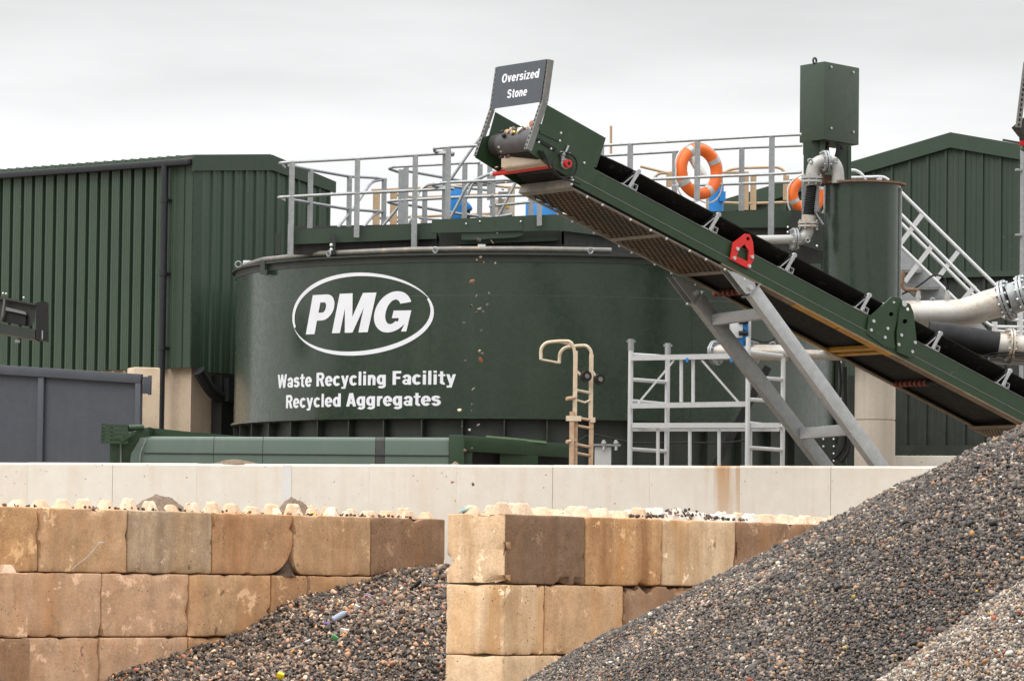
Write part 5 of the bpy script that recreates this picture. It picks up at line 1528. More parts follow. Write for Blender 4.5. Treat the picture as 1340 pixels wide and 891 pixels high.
mb = MB(); mb.prism([e_(575, 304, 0.35), e_(738, 303, 0.35), e_(738, 322, 0.35), e_(575, 324, 0.35)], V((0, 0.1, 0))); mb.prism([e_(735, 303, 0.35), e_(735, 303, 0.35) + V((2.2, 2.8, -0.02)), e_(735, 320, 0.35) + V((2.2, 2.8, -0.02)), e_(735, 320, 0.35)], V((0.05, 0, 0))); build('lower_beam', mb, M['tankdark'], pf_)
mb = MB(); mb.prism([e_(684, 311, 0.2), e_(730, 310, 0.2), e_(730, 315, 0.2), e_(600, 320, 0.2), e_(600, 316.5, 0.2)], V((0, 0.35, 0))); build('bottom_flange', mb, M['trim'], pf_)
mb = MB(); mb.prism([e_(648, 284.2, -0.012), e_(684, 282.8, -0.012), e_(684, 301.5, -0.012), e_(648, 303, -0.012)], V((0, 0.012, 0))); build('splice_plate', mb, M['trim'], pf_)
mb = MB()
for q in ((610, 293), (681.5, 290), (628, 290)): mb.ball(e_(*q, -0.02), 0.016, 8, 5)
build('splice_bolts', mb, M['bolt'], pf_)
mb = MB(); mb.prism([U(380, 300, PY + .25), U(571, 291.5, PY + .1), U(571, 291.5, PY + .1) + V((0, 4.5, 0)), U(380, 300, PY + .25) + V((0, 4.5, 0))], V((0, 0, -0.04))); build('deck', mb, M['darksteel'], pf_)
mb = MB(); mb.bar(U(384, 321, 69.5), U(905, 312, 69.5), 0.12, 0.62); build('centre_beam', mb, M['darksteel'], pf_)
# right-hand box beams
mb = MB(); f = lambda px, py, o=0: U(px, py, 64.6 + o)
mb.prism([f(905, 277), f(1047, 275), f(1047, 298), f(905, 298)], V((0, 0.12, 0))); build('edge_beam', mb, M['trim'], pf_)
mb = MB(); mb.prism([f(1035, 275, -0.3), f(1077, 279, -0.3), f(1077, 330, -0.3), f(1035, 316, -0.3)], V((0, 0.12, 0))); build('end_plate', mb, M['tankdark'], pf_)
mb = MB(); mb.prism([f(900, 298, .1), f(1080, 298, .1), f(1080, 345, .1), f(900, 345, .1)], V((0, 0.05, 0))); build('lower_beam', mb, M['darksteel'], pf_)
mb = MB()
for q in ((1031, 297.5), (1031, 304), (1069, 300), (1069, 322)): mb.ball(f(*q, -0.34), 0.02, 8, 5)
build('end_plate_bolts', mb, M['bolt'], pf_)

def railing(label, base_px, Yf, posts, rails, m='galv', r=0.025, pw=0.058, cat='railing', name='guard_railing', group=None, feet=()):
    """Yf(px) gives depth; posts=(px, ytop, ybot[, Y]); rails = list of pixel polylines (px,py[,Y])"""
    b = U(base_px[0], base_px[1], Yf(base_px[0]))
    t = thing(name, label, cat, b, group)
    for p in posts:
        Y = p[3] if len(p) > 3 else Yf(p[0])
        a, c = U(p[0], p[1], Y), U(p[0], p[2], Y)
        mb = MB(); top = V((c.x, c.y, a.z))
        mb.box((top + c) / 2, (pw * 0.32, pw * 0.9, top.z - c.z)); 
        mb.box((top + c) / 2 + V((pw * 0.5, -pw * 0.3, 0)), (pw * 0.70, pw * 0.28, top.z - c.z))
        mb.box((top + c) / 2 + V((-pw * 0.4, 0.0, 0)), (pw * 0.48, pw * 0.55, top.z - c.z))
        po = build('post', mb, M[m], t, smooth=20)
        if p[0] in feet:
            mb = MB(); mb.box(V((c.x, c.y - 0.03, c.z + 0.22)), (pw * 1.5, 0.03, 0.5)); 
            build('foot_bracket', mb, M[m], po)
    for rl in rails:
        pts = [U(q[0], q[1], q[2] if len(q) > 2 else Yf(q[0])) for q in rl]
        build('rail', MB().tube(fillet(pts, 0.14, 4), r, 10), M[m], t)
    return t
RG = 'galvanised railings on the tank platform'
YA = lambda px: PY + 0.10 - (px - 380) * 0.001
railing('grey galvanised railing along the front edge of the tank platform, left of the conveyor head', (465, 310), YA,
        [(380, 211, 332), (466, 209, 311), (541.5, 203.5, 327)],
        [[(372, 219, 67.6), (366, 213.5), (380, 212.5), (466, 208), (590, 200.5), (594, 203, 66.6), (584, 204.5, 67.0)], [(372, 262.5, 67.4), (364, 258.5), (380, 257.5), (466, 253), (588, 247.3)]], group=RG, feet=(380, 541.5))
YB = lambda px: 67.2 + (px - 380) * 0.022
railing('grey railing running back across the platform in front of the shed gable', (456, 298), YB,
        [(405, 222, 301), (456, 231, 298), (501.5, 233.5, 297)],
        [[(378, 216.5), (405, 222), (456, 231), (494, 233), (505, 236)], [(384, 262), (405, 265.5), (456, 274), (503, 277.5)], [(442, 298), (466, 268), (486, 238), (500, 235)], [(476, 297), (490, 280), (500, 277)]], group=RG)
YC = lambda px: 68.5 - (px - 520) * 0.004
railing('grey railing with a rounded end behind the front railing, left of the blue cover', (527, 296), YC,
        [(523.5, 222, 296), (530, 219, 296), (607, 213, 288), (555, 250, 294, 69.6)],
        [[(530, 228, 69.2), (509, 221), (514, 218.5), (607, 213.5), (628, 213)], [(530, 270, 69.2), (507, 264.5), (514, 263), (607, 258), (700, 255.5)],
         [(533, 224, 69.2), (600, 236, 71), (620, 240, 71.4), (650, 243, 71.6)], [(533, 268, 69.2), (600, 280, 71), (640, 285, 71.4)], [(500, 297, 69), (527, 264, 69)], [(533, 296, 69.6), (540, 284, 69.6), (548, 250, 70), (560, 241.5, 70), (640, 249, 71)], [(548, 285, 69.6), (575, 288, 69.6)]], group=RG)
YD = lambda px: 65.6 - (px - 580) * 0.0012
railing('tall grey railing with a looped end just left of the conveyor head', (585, 302), YD,
        [(585, 193.5, 300.5), (581, 196, 290, 66.4)],
        [[(594, 200.5, 66.4), (569, 199, 66.2), (568, 194.5), (585, 192.8), (650, 189.5)], [(594, 247.5, 66.3), (567, 243.5, 66.2), (566, 241), (585, 239), (700, 234)],
         [(589, 236, 66.8), (618, 194, 66.8), (640, 165, 66.8)], [(588, 288, 66.8), (602, 262, 66.8), (612, 240, 66.8), (640, 228, 67)]], group=RG)
YE = lambda px: 69.0
railing('pale grey posts and rails under the conveyor head, right of the blue cover', (644, 284), YE,
        [(627, 215, 286), (644, 224, 284), (640, 205, 262, 70), (694, 258, 282)],
        [[(610, 260), (620, 236), (640, 240), (690, 236)], [(652, 283), (682, 225)], [(604, 280), (640, 285), (670, 281)], [(640, 270), (700, 264)]], group=RG)
mb = MB(); 
YF = lambda px: 64.0 - (px - 800) * 0.004
railing('long grey railing above the conveyor belt with the orange lifebuoy behind it', (911, 262), YF,
        [(786, 190, 240), (824, 187.5, 226), (911.5, 183.5, 262), (1008.5, 178, 308)],
        [[(780, 191), (824, 188.5), (911, 183.5), (1008, 178), (1049, 176.2)], [(700, 239), (857, 234.5), (911, 232), (1008, 228), (1049, 225.5)]], group=RG, feet=(1008.5,))
YG = lambda px: 67.0 - (px - 800) * 0.003
railing('grey railing further back on the platform, seen between the lifebuoy and the tower box', (969, 276), YG,
        [(882, 199.5, 255), (969.5, 194, 276)],
        [[(780, 204.5), (882, 198.5), (969, 193.5), (1050, 190.5)], [(880, 243.5), (969, 240.5), (1049, 238)]], group=RG)
mb = MB(); f = lambda px, py: U(px, py, 65.3); mb.prism([f(702.5, 258), f(709, 258), f(709, 295), f(702.5, 296)], V((0, 0.04, 0)))
solo('galvanised_bracket', mb, M['galv'], 'short galvanised flat bracket bolted to the green platform beam below the conveyor head', 'bracket')
mb = MB(); mb.prism([f(746, 292), f(754, 293.5), (f(754, 298.5)), f(746, 297.5)], V((0, 0.04, 0)))
YH = lambda px: 74.0
RB = 'buff painted railings behind the tank platform'
railing('buff brown railing behind the left part of the platform, against the sky', (500, 295), YH,
        [(491.5, 252, 296), (514, 250, 295), (554, 288, 296)],
        [[(486, 249), (520, 247.5), (600, 243.5)], [(517, 255), (545, 259), (600, 256)], [(487, 286), (560, 283), (660, 279)], [(500, 287), (541, 293)]], 'creamrail', pw=0.085, group=RB)
railing('buff railing behind the blue cover and the cabinet, under the conveyor head', (625, 280), YH,
        [(668, 246, 283)],
        [[(596, 243), (640, 242), (660, 245), (700, 246)], [(592, 256), (660, 254)], [(590, 284), (640, 282)]], 'creamrail', pw=0.085, group=RB)
railing('pale buff railing at the back, right of the orange lifebuoy', (980, 275), YH,
        [(875, 226, 245), (927, 256, 278), (975, 225, 275), (985, 231, 275), (1028, 230, 262)],
        [[(838, 218), (875, 227), (884, 224)], [(855, 234), (862, 227), (900, 226.5)], [(948, 226), (956, 222), (970, 220), (1018, 219), (1026, 223), (1028, 235)], [(938, 226), (975, 226)], [(940, 265), (975, 266.5), (1050, 264.5)]], 'creamrail', pw=0.07, group=RB)

# thin pole
mb = MB(); mb.cyl(U(799.5, 205, 70), U(799.5, 165, 70), 0.022, 8)
solo('thin_pole', mb, M['creamrail'], 'thin brown upright pole poking above the railing right of the conveyor head', 'pole')
# blue cover, blue drum, buff cabinet
f = lambda px, py, o=0: U(px, py, 71.8 + o)
bt = thing('covered_motor', 'motor wrapped in a bright blue plastic cover behind the platform railings', 'motor', f(602, 288))
mb = MB(); mb.prism([f(590, 243.5), f(605, 243.5), f(606, 262), f(611, 262), f(619.5, 272), f(613, 275.5), f(605, 275), f(604, 288), (f(588, 288)), f(588, 262)], V((0, 0.5, 0)))
build('cover', mb, M['blue'], bt, bevel=0.06)
mb = MB(); mb.cyl(f(613, 275, .2), f(613, 287, .2), 0.03, 8); build('stem', mb, M['darksteel'], bt)
dr = thing('blue_drum', 'bright blue plastic drum half hidden below the conveyor head, behind the green beam', 'drum', f(712, 284))
c = f(712, 284, .2); mb = MB(); mb.lathe([(0.01, 0.36), (0.15, 0.36), (0.16, 0.30), (0.30, 0.27), (0.32, 0.22), (0.32, -0.3), (0.01, -0.3)], c, 24); build('drum_body', mb, M['blue'], dr)
mb = MB(); mb.lathe([(0.01, 0.40), (0.09, 0.40), (0.10, 0.36), (0.10, 0.33)], c, 16); build('cap', mb, M['white'], dr)
cbn = thing('control_cabinet', 'small cream control cabinet with a yellow label behind the railing under the conveyor head', 'cabinet', f(660, 283, .5))
mb = MB(); mb.prism([f(645, 261, .5), f(672, 259, .5), f(672, 285, .5), f(645, 285, .5)], V((0, 0.3, 0))); build('cabinet_body', mb, M['buff'], cbn, bevel=0.01)
mb = MB(); mb.prism([f(661, 263, .48), f(666, 263, .48), f(666, 272, .48), f(661, 272, .48)], V((0, 0.02, 0))); build('yellow_label', mb, M['yelsign'], cbn)
mb = MB(); mb.prism([f(652, 259, .4), f(657, 259, .4), f(657, 285, .4), f(652, 285, .4)], V((0, 0.08, 0))); mb.prism([f(652, 251, .4), f(668, 251, .4), f(668, 255, .4), f(652, 255, .4)], V((0, 0.08, 0))); build('cable_trunking', mb, M['greysteel'], cbn)
mb = MB(); f2 = lambda px, py: U(px, py, 69.6); mb.prism([f2(617, 284), f2(622, 276.5), f2(637, 279), f2(640, 285)], V((0, 0.2, 0))); mb.prism([f2(688, 282), f2(694, 270), f2(702, 282)], V((0, 0.05, 0)))
# blue motor behind the lifebuoy
mb = MB(); c = U(937, 262, 69.0); mb.cyl(c + V((0, 0, -0.30)), c + V((0, 0, 0.26)), 0.125, 20); mb.cyl(c + V((0, 0, 0.26)), c + V((0, 0, 0.37)), 0.085, 20); mb.box(c + V((0, 0, -0.3)), (0.34, 0.34, 0.06)); mb.box(c + V((0.10, -0.1, 0.05)), (0.10, 0.10, 0.16))
solo('electric_motor', mb, M['blue'], 'upright blue electric motor behind the lower right of the orange lifebuoy', 'motor')
mb = MB(); f2 = lambda px, py: U(px, py, 64.3); mb.tube(fillet([f2(920, 268), f2(928, 266), f2(940, 267.5), f2(944, 275)], .08), 0.07, 10)

# lifebuoys
def lifebuoy(c, R, r, ax, label, tilt=0):
    t = thing('lifebuoy', label, 'lifebuoy', c - V((0, 0, R + r)), 'orange lifebuoys on the platform')
    mb = MB(); mb.torus(c, ax, R, r, 56, 14); build('ring', mb, M['orange'], t, smooth=60)
    _, x, y = frame_of(ax)
    for k in range(4):
        a = PI / 4 + PI / 2 * k + tilt
        mb = MB(); mb.torus(c, ax, R, r * 1.035, 5, 14, a - 0.12, a + 0.12); build('reflective_band', mb, M['reflect'], t, smooth=60)
    pts = []
    for k in range(65):
        a = 2 * PI * k / 64; d = (a * 4 / (2 * PI)) % 1
        rr = R + r * 1.10 + R * 0.13 * math.sin(PI * d)
        pts.append(c + (x * math.cos(a) + y * math.sin(a)) * rr + V((0, -0.03, -0.05 * math.sin(PI * d))))
    mb = MB(); mb.tube(pts[:-1], 0.012, 6, closed=True); build('grab_line', mb, M['rope'], t)
    return t, x, y
LC = U(914.5, 224.5, 64.35); ax = V((0.58, -0.81, 0.05))
lb, x, y = lifebuoy(LC, 0.345, 0.092, ax, 'large orange lifebuoy with silver bands hung behind the railing above the conveyor', 0.25)
mb = MB(); mb.tube([LC + V((-0.13, -0.05, 0.23)), LC + V((-0.02, -0.06, 0.08)), LC + V((0.10, -0.05, -0.08))], [0.06, 0.085, 0.05], 10)
pl_ = build('line_bag', mb, M['white'], lb)
mb = MB(); mb.prism([LC + V((-0.18, -0.02, -0.20)), LC + V((-0.02, -0.02, -0.20)), LC + V((-0.02, -0.02, -0.30)), LC + V((-0.18, -0.02, -0.30))], V((0, 0.03, 0))); build('yellow_tag', mb, M['yelsign'], lb)
LC2 = U(1055.5, 255, 65.6)
lifebuoy(LC2, 0.235, 0.08, V((0.35, -0.93, 0)), 'second orange lifebuoy mostly hidden behind the grey pipe and black hose', 0.3)

# ================================================================== silo, tower box and pipework at the right
SCn = V((U(1128, 300, 62.0).x, 62.0, 0)); SRr = 0.572; SZ = U(1128, 237.5, 61.43).z; SZ0 = U(1128, 452, 61.43).z
si = thing('round_silo', 'narrow round dark green steel vessel with a rusty lid, behind the conveyor', 'silo', V((SCn.x, SCn.y, 0)))
mb = MB(); mb.lathe([(0.01, SZ - 0.01), (SRr, SZ - 0.01), (SRr, SZ0), (0.01, SZ0)], SCn, 64); build('vessel', mb, M['tank'], si)
mb = MB(); mb.lathe([(0.01, SZ + 0.03), (SRr + 0.07, SZ + 0.02), (SRr + 0.07, SZ - 0.006), (SRr, SZ - 0.012)], SCn, 64); build('lid', mb, M['rust'], si)
mb = MB(); a = 1.22; rad = V((math.sin(a), -math.cos(a), 0)); mb.bar(SCn + rad * (SRr + 0.015) + V((0, 0, SZ0)), SCn + rad * (SRr + 0.015) + V((0, 0, SZ - 0.05)), 0.03, 0.03, rad); build('edge_strip', mb, M['galv'], si)
mb = MB(); CC = V((U(1145, 540, 62.0).x, 62.0, 0)); CRr = 0.30; zj = U(1145, 549, 61.7).z
mb.lathe([(CRr, SZ0), (CRr, zj + 0.012), (CRr - 0.015, zj + 0.004), (CRr - 0.015, zj - 0.004), (CRr, zj - 0.012), (CRr, 0.0)], CC, 48)
build('concrete_column', mb, M['column'], si)
# box tower
TY = 63.2
def corner_box(pxl, pxc, pxr, ytl, ytc, ytr, ybl, ybc, ybr, Y, al=0.62):
    c0, c1 = U(pxc, ytc, Y), U(pxc, ybc, Y)
    L_ = UP(pxl, ytl, c0, V((math.sin(al), math.cos(al), 0))) if False else None
    return c0, c1
tb0, tb1 = U(1079, 80.5, TY), U(1079.5, 182.5, TY)
l0 = U(1047, 84.5, TY + 0.55); r0 = U(1124.5, 90.0, TY + 0.78)
tw = thing('drive_housing', 'tall dark green steel box raised on legs above the round vessel, against the sky', 'housing', V((tb1.x, tb1.y + .5, U(1080, 236, TY).z)))
back = V((l0.x + r0.x - tb0.x, l0.y + r0.y - tb0.y, 0))
def ring_(z, k=0): return [V((p.x, p.y, z)) for p in (l0, tb0, r0, back)]
zt_, zb_ = tb0.z, tb1.z
mb = MB(); vs = ring_(zb_) + ring_(zt_); mb.add(vs, [(0, 1, 5, 4), (1, 2, 6, 5), (2, 3, 7, 6), (3, 0, 4, 7), (4, 5, 6, 7), (3, 2, 1, 0)]); build('box_body', mb, M['trim'], tw, bevel=0.008)
rd_ = (V((r0.x, r0.y, 0)) - V((tb0.x, tb0.y, 0))).normalized(); rn_ = V((rd_.y, -rd_.x, 0))
if rn_.y > 0: rn_ = -rn_
for px, py in ((1087.5, 88), (1116.5, 95), (1087.5, 168), (1116.5, 173)):
    q = UP(px, py, V((tb0.x, tb0.y, 0)) + rn_ * 0.012, rn_); mb = MB(); mb.cyl(q, q + rn_ * 0.015, 0.018, 8); build('cover_bolt', mb, M['bolt'], tw)
mb = MB(); mb.torus(V((tb0.x - 0.13, tb0.y + 0.25, zt_ + 0.035)), rn_, 0.045, 0.016, 14, 6); mb.torus(V((r0.x - 0.25, r0.y, zt_ + 0.0)), rn_, 0.03, 0.012, 14, 6); build('lifting_eye', mb, M['darksteel'], tw)
f = lambda px, py, o=0.3: U(px, py, TY + o)
mb = MB(); mb.prism([f(1051, 184), f(1079, 183), f(1079, 220), f(1066, 220), f(1051, 202)], V((0, 0.04, 0))); mb.prism([f(1052, 195, .28), f(1058, 200, .28), f(1058, 236, .28), f(1052, 236, .28)], V((0, 0.1, 0))); mb.prism([f(1073, 184, .2), f(1080, 184, .2), f(1080, 236, .2), f(1073, 236, .2)], V((0, 0.1, 0)))
build('left_leg', mb, M['trim'], tw)
mb = MB(); mb.prism([f(1094, 190, .5), f(1114, 190, .5), f(1114, 236, .5), f(1107, 236, .5), f(1094, 212, .5)], V((0, 0.04, 0))); mb.prism([f(1110, 190, .45), f(1114, 190, .45), f(1114, 236, .45), f(1110, 236, .45)], V((0, 0.15, 0))); build('right_leg', mb, M['trim'], tw)
mb = MB(); mb.tube(fillet([f(1083, 186), f(1082, 202), f(1091, 215), f(1096, 200), f(1098, 188)], 0.1), 0.03, 8); mb.cyl(f(1101, 190, .35), f(1101, 196, .35), 0.03, 8); build('cable', mb, M['black'], tw)
# U-bend, hose and elbow
HY = 61.6
h = lambda px, py, o=0.0: U(px, py, HY + o)
ub = thing('pipe_bend', 'grey flanged pipe bend arching onto the round vessel, with black ribbed hose below', 'pipe', h(1062, 312))
mb = MB(); mb.tube(fillet([h(1062, 240), h(1063, 226), h(1066, 216), h(1074, 211.5), h(1080, 211)], .12), 0.098, 14); mb.tube(fillet([h(1082, 211), h(1090, 212), h(1095, 219), h(1096.5, 228), h(1096.5, 240)], .12), 0.092, 14); build('u_bend', mb, M['pipegrey'], ub)
def flange(name, c, ax, R, th, parent, m='galv', bolts=8, gap=True, mgap='black'):
    ax = V(ax).normalized(); mb = MB(); _, x, y = frame_of(ax)
    mb.cyl(c - ax * th, c - ax * th * 0.18, R, 24); mb.cyl(c + ax * th * 0.18, c + ax * th, R, 24)
    for k in range(bolts):
        a = 2 * PI * (k + 0.5) / bolts; q = c + (x * math.cos(a) + y * math.sin(a)) * R * 0.86
        mb.cyl(q - ax * th * 1.7, q + ax * th * 1.7, R * 0.09, 6)
    o = build(name, mb, M[m], parent)
    if gap:
        mb = MB(); mb.cyl(c - ax * th * 0.2, c + ax * th * 0.2, R * 0.93, 24); build('gasket', mb, M[mgap], o)
    return o
flange('flange', h(1079.5, 211.5), (1, 0.25, 0.05), 0.165, 0.035, ub)
flange('flange', h(1062.5, 235), (0, 0, 1), 0.155, 0.045, ub, 'pipegrey')
mb = MB(); mb.cyl(h(1062, 243), h(1061.5, 238), 0.10, 14); build('spigot', mb, M['pipegrey'], ub)
mb = MB(); pts = []; rs_ = []
for i in range(61):
    t = i / 60; q = h(1062.5 - 4.5 * t - 2 * math.sin(PI * t) * 0.2, 243 + 40 * t); pts.append(q); rs_.append(0.068 + (0.010 if i % 4 in (0, 1) else 0) + 0.010 * t)
mb.tube(pts, rs_, 14); build('ribbed_hose', mb, M['black'], ub, smooth=20)
mb = MB(); mb.cyl(h(1058.5, 282), h(1057.5, 291), 0.105, 14); build('hose_clamp', mb, M['steelwhite'], ub)
flange('flange', h(1057.5, 294), (0, 0, 1), 0.152, 0.04, ub, 'steelwhite')
mb = MB(); mb.tube(fillet([h(1057.5, 296), h(1057, 304), h(1053, 310.5), h(1045, 313), h(1038, 313)], .12), 0.092, 14); build('elbow', mb, M['pipegrey'], ub)
flange('flange', h(1039.5, 313), (1, 0.2, 0), 0.165, 0.035, ub)
mb = MB(); mb.cyl(h(1040, 313), h(985, 314), 0.066, 14); build('side_pipe', mb, M['pipegrey'], ub)
mb = MB()
for q in ((1060, 211, ), (1093.5, 210), (1057, 314.5)): mb.torus(h(*q, -0.1), V((0.3, -1, 0)), 0.032, 0.012, 14, 6)
build('lifting_eyes', mb, M['galv'], ub)
mb = MB(); mb.prism([h(1072, 229, .1), h(1101, 229, .1), h(1101, 240, .1), h(1072, 240, .1)], V((0, 0.2, 0))); mb.prism([h(1074, 225, .05), h(1079, 225, .05), h(1079, 240, .05), h(1074, 240, .05)], V((0, 0.1, 0)))
build('pipe_saddle', mb, M['rust'], ub)
mb = MB(); mb.prism([h(1049.5, 232, .3), h(1056.5, 232, .3), h(1056.5, 284, .3), h(1049.5, 284, .3)], V((0, .08, 0))); mb.prism([h(1066.5, 238, .3), h(1072, 238, .3), h(1072, 277, .3), h(1066.5, 277, .3)], V((0, .08, 0))); mb.tube([h(1067, 279, .1), h(1077, 294, .1)], 0.02, 8)
build('hose_support', mb, M['galv'], ub)
# rail loops behind the lid
railing('short pale rail hoops just behind the rusty lid of the round vessel', (1140, 236), lambda px: 68.0, [(1150, 231, 245)],
        [[(1112, 223), (1120, 223), (1128, 228), (1133, 236)], [(1100, 233), (1150, 231.5), (1157, 232), (1163, 236)]], 'alu', group=RG)

# stairs with aluminium handrails
stt = thing('steel_stairs', 'galvanised stairs with aluminium handrails descending to the right behind the round vessel', 'stairs', U(1260, 420, 68))
sp_ = [[(1176, 249), (1180.7, 253.3), (1307, 377.7), (1316, 386)], [(1176, 278), (1180.7, 282.5), (1286.8, 389), (1296, 398)], [(1176, 289.3), (1279, 391.6), (1290, 402)], [(1176, 320), (1180.7, 324.4), (1253.8, 395.4), (1268, 409)]]
SYF, SYN = 69.4, 68.2
for i, l in enumerate(sp_):
    Y = (SYF, SYN, SYF, SYN)[i]
    pts = [U(a, b, Y) for a, b in l]; build('handrail', MB().tube(pts, 0.030, 10), M['alu'], stt)
for a, b, Y in (((1176, 322), (1206.9, 281.2), SYN), ((1184, 368.8), (1219.5, 321.8), SYN), ((1219.5, 373.9), (1253.8, 329.4), SYF), ((1257.6, 395.4), (1276, 374), SYN), ((1180.7, 316), (1207, 280), SYF)):
    build('baluster', MB().bar(U(*a, Y), U(*b, Y), 0.075, 0.03, V((0, 1, 0))), M['alu'], stt)
for k, Y in enumerate((SYN, SYF - 0.05)):
    dx = 0 if k == 0 else 10
    mb = MB(); g_ = lambda px, py: U(px + dx, py, Y)
    mb.prism([g_(1168, 322), g_(1182, 336), g_(1245, 393), g_(1290, 440), g_(1240, 440), g_(1190, 390), g_(1168, 372)] if k else [g_(1168, 372), g_(1184, 378), g_(1215, 405), g_(1250, 440), g_(1180, 440), g_(1168, 420)], V((0, 0.02, 0)))
    build('stringer', mb, M['galv'], stt)
for px, py in ((1180, 352), (1202, 374), (1222, 392), (1246, 412)):
    a = U(px - 6, py, SYN); b = U(px + 14, py, SYF)
    mb = MB(); mb.prism([U(px - 10, py, SYN), U(px + 14, py + 1, SYN), U(px + 28, py + 1, SYF), U(px + 2, py, SYF)], V((0, 0, -0.05))); build('tread', mb, M['galvdull'], stt)
railing('low white guard rail with rounded corners behind the flanged pipes at the right edge', (1300, 445), lambda px: 66.5, [(1301, 421, 446), (1334, 400, 446)],
        [[(1280, 412), (1293, 424), (1300, 427.5), (1345, 428)], [(1300, 432), (1316, 434), (1345, 434.5)], [(1294, 398), (1312, 416), (1345, 421)]], 'alu', name='guard_railing')
# big white flanged pipe
BY = 60.4
b_ = lambda px, py, o=0: U(px, py, BY + o)
bp = thing('flanged_pipe', 'thick pale steel pipe with bolted flanges running to the right edge above the conveyor', 'pipe', b_(1240, 425))
mb = MB(); pts = [b_(1150, 414.5), b_(1185, 412), b_(1215, 411.5), b_(1240, 411), b_(1258, 409.5), b_(1275, 405.5), b_(1292, 399.5), b_(1313, 393.5)]
mb.tube(pts, [0.20] * 5 + [0.21, 0.215, 0.215], 24); build('pipe_body', mb, M['steelwhite'], bp, smooth=60)
dirp = (b_(1340, 384) - b_(1300, 396.5)).normalized()
flange('flange', b_(1317, 393.0), dirp + V((0, -0.35, 0)), 0.30, 0.045, bp, 'galv', 12)
mb = MB(); mb.tube([b_(1318, 392.5), b_(1352, 382)], 0.225, 24); build('pipe_stub', mb, M['galv'], bp)
flange('flange', b_(1341, 386, -0.1), dirp + V((0, -0.35, 0)), 0.30, 0.045, bp, 'galv', 12)
mb = MB()
for q in ((1220.5, 393), (1287.5, 386.5), (1329, 377)): mb.torus(b_(*q), V((0.2, -1, 0)), 0.032, 0.012, 14, 6)
build('lifting_eyes', mb, M['galv'], bp)
for px in (1201.5, 1239.5):
    mb = MB(); mb.cyl(b_(px, 394), b_(px, 381), 0.032, 10); mb.cyl(b_(px, 390.5), b_(px, 386.5), 0.04, 6); tpp = build('tapping', mb, M['pipegrey'], bp)
mb = MB(); mb.tube(fillet([b_(1201.5, 382), b_(1199, 379), b_(1185, 379.5), b_(1180, 374), b_(1182, 355)], .08), 0.03, 8); build('rusty_branch', mb, M['rust'], bp)
mb = MB(); mb.tube(fillet([b_(1180, 385), b_(1200, 376), b_(1222, 359), b_(1236, 362), b_(1239.5, 380)], .2, 8), 0.014, 8); build('air_line', mb, M['black'], bp)
# second pipe with black rubber section
DY = 59.8
d_ = lambda px, py, o=0: U(px, py, DY + o)
rp2 = thing('rubber_sleeved_pipe', 'black rubber sleeved pipe with a white flange, under the thick pale pipe', 'pipe', d_(1280, 470))
mb = MB(); mb.tube([d_(1215, 437), d_(1245, 440), d_(1280, 447), d_(1306, 451.5)], 0.185, 20); build('rubber_sleeve', mb, M['black'], rp2, smooth=60)
mb = MB(); mb.tube([d_(1302, 451), d_(1360, 457)], 0.18, 20); build('pipe_end', mb, M['steelwhite'], rp2, smooth=60)
flange('flange', d_(1320, 452.5), (1, 0.15, -0.1), 0.26, 0.035, rp2, 'steelwhite', 12)
mb = MB(); mb.tube([d_(1294, 468, .3), d_(1345, 469.5, .3)], 0.062, 14); mb.tube([d_(1300, 471.5, .5), d_(1345, 474, .5)], 0.05, 12)
solo('thin_pipe', mb, M['alu'], 'thin white pipe running to the right edge just below the black rubber sleeve', 'pipe')
mb = MB(); mb.tube(fillet([d_(1287, 466, -.1), d_(1295, 462.5, -.1), d_(1318, 461, -.2), d_(1345, 462, -.2)], .2), 0.012, 8); mb.tube(fillet([d_(1290, 466.5, -.1), d_(1318, 464.5, -.2), d_(1345, 465, -.2)], .2), 0.012, 8)
solo('black_cable', mb, M['black'], 'pair of thin black cables draped below the white flange at the right edge', 'cable')
# second conveyor head at the right edge
c_ = lambda px, py, o=0: U(px, py, 52.0 + o)
ch = thing('second_conveyor_head', 'corner of another conveyor head with perforated grey post and red roller, right edge', 'conveyor head', c_(1338, 190))
a, b = c_(1332.5, 167), c_(1343, 82); dd = (b - a).normalized(); s_ = dd.cross(V((0, 1, 0)))
mb = MB(); mb.bar(a, b, 0.05, 0.07, s_); po = build('perforated_post', mb, M['galvdull'], ch)
mb = MB(); ln = (b - a).length
for i in range(13): q = a + dd * (ln * (i + .5) / 13) + V((0, -0.027, 0)); mb.bar(q - dd * .018, q + dd * .018, 0.006, 0.022, s_)
build('slot_holes', mb, M['black'], po)
mb = MB(); mb.prism([c_(1328.5, 163, .05), c_(1345, 150, .05), c_(1350, 185, .05), c_(1337, 174, .05)], V((0, .4, 0))); build('head_plate', mb, M['darksteel'], ch)
mb = MB(); mb.cyl(c_(1334, 187.3, .2), c_(1350, 188.5, .2), 0.034, 14); build('roller_end', mb, M['red'], ch)
mb = MB(); mb.tube([c_(1312, 183.2, .2), c_(1334, 187.3, .2)], 0.014, 8); build('scraper_rod', mb, M['darksteel'], ch)

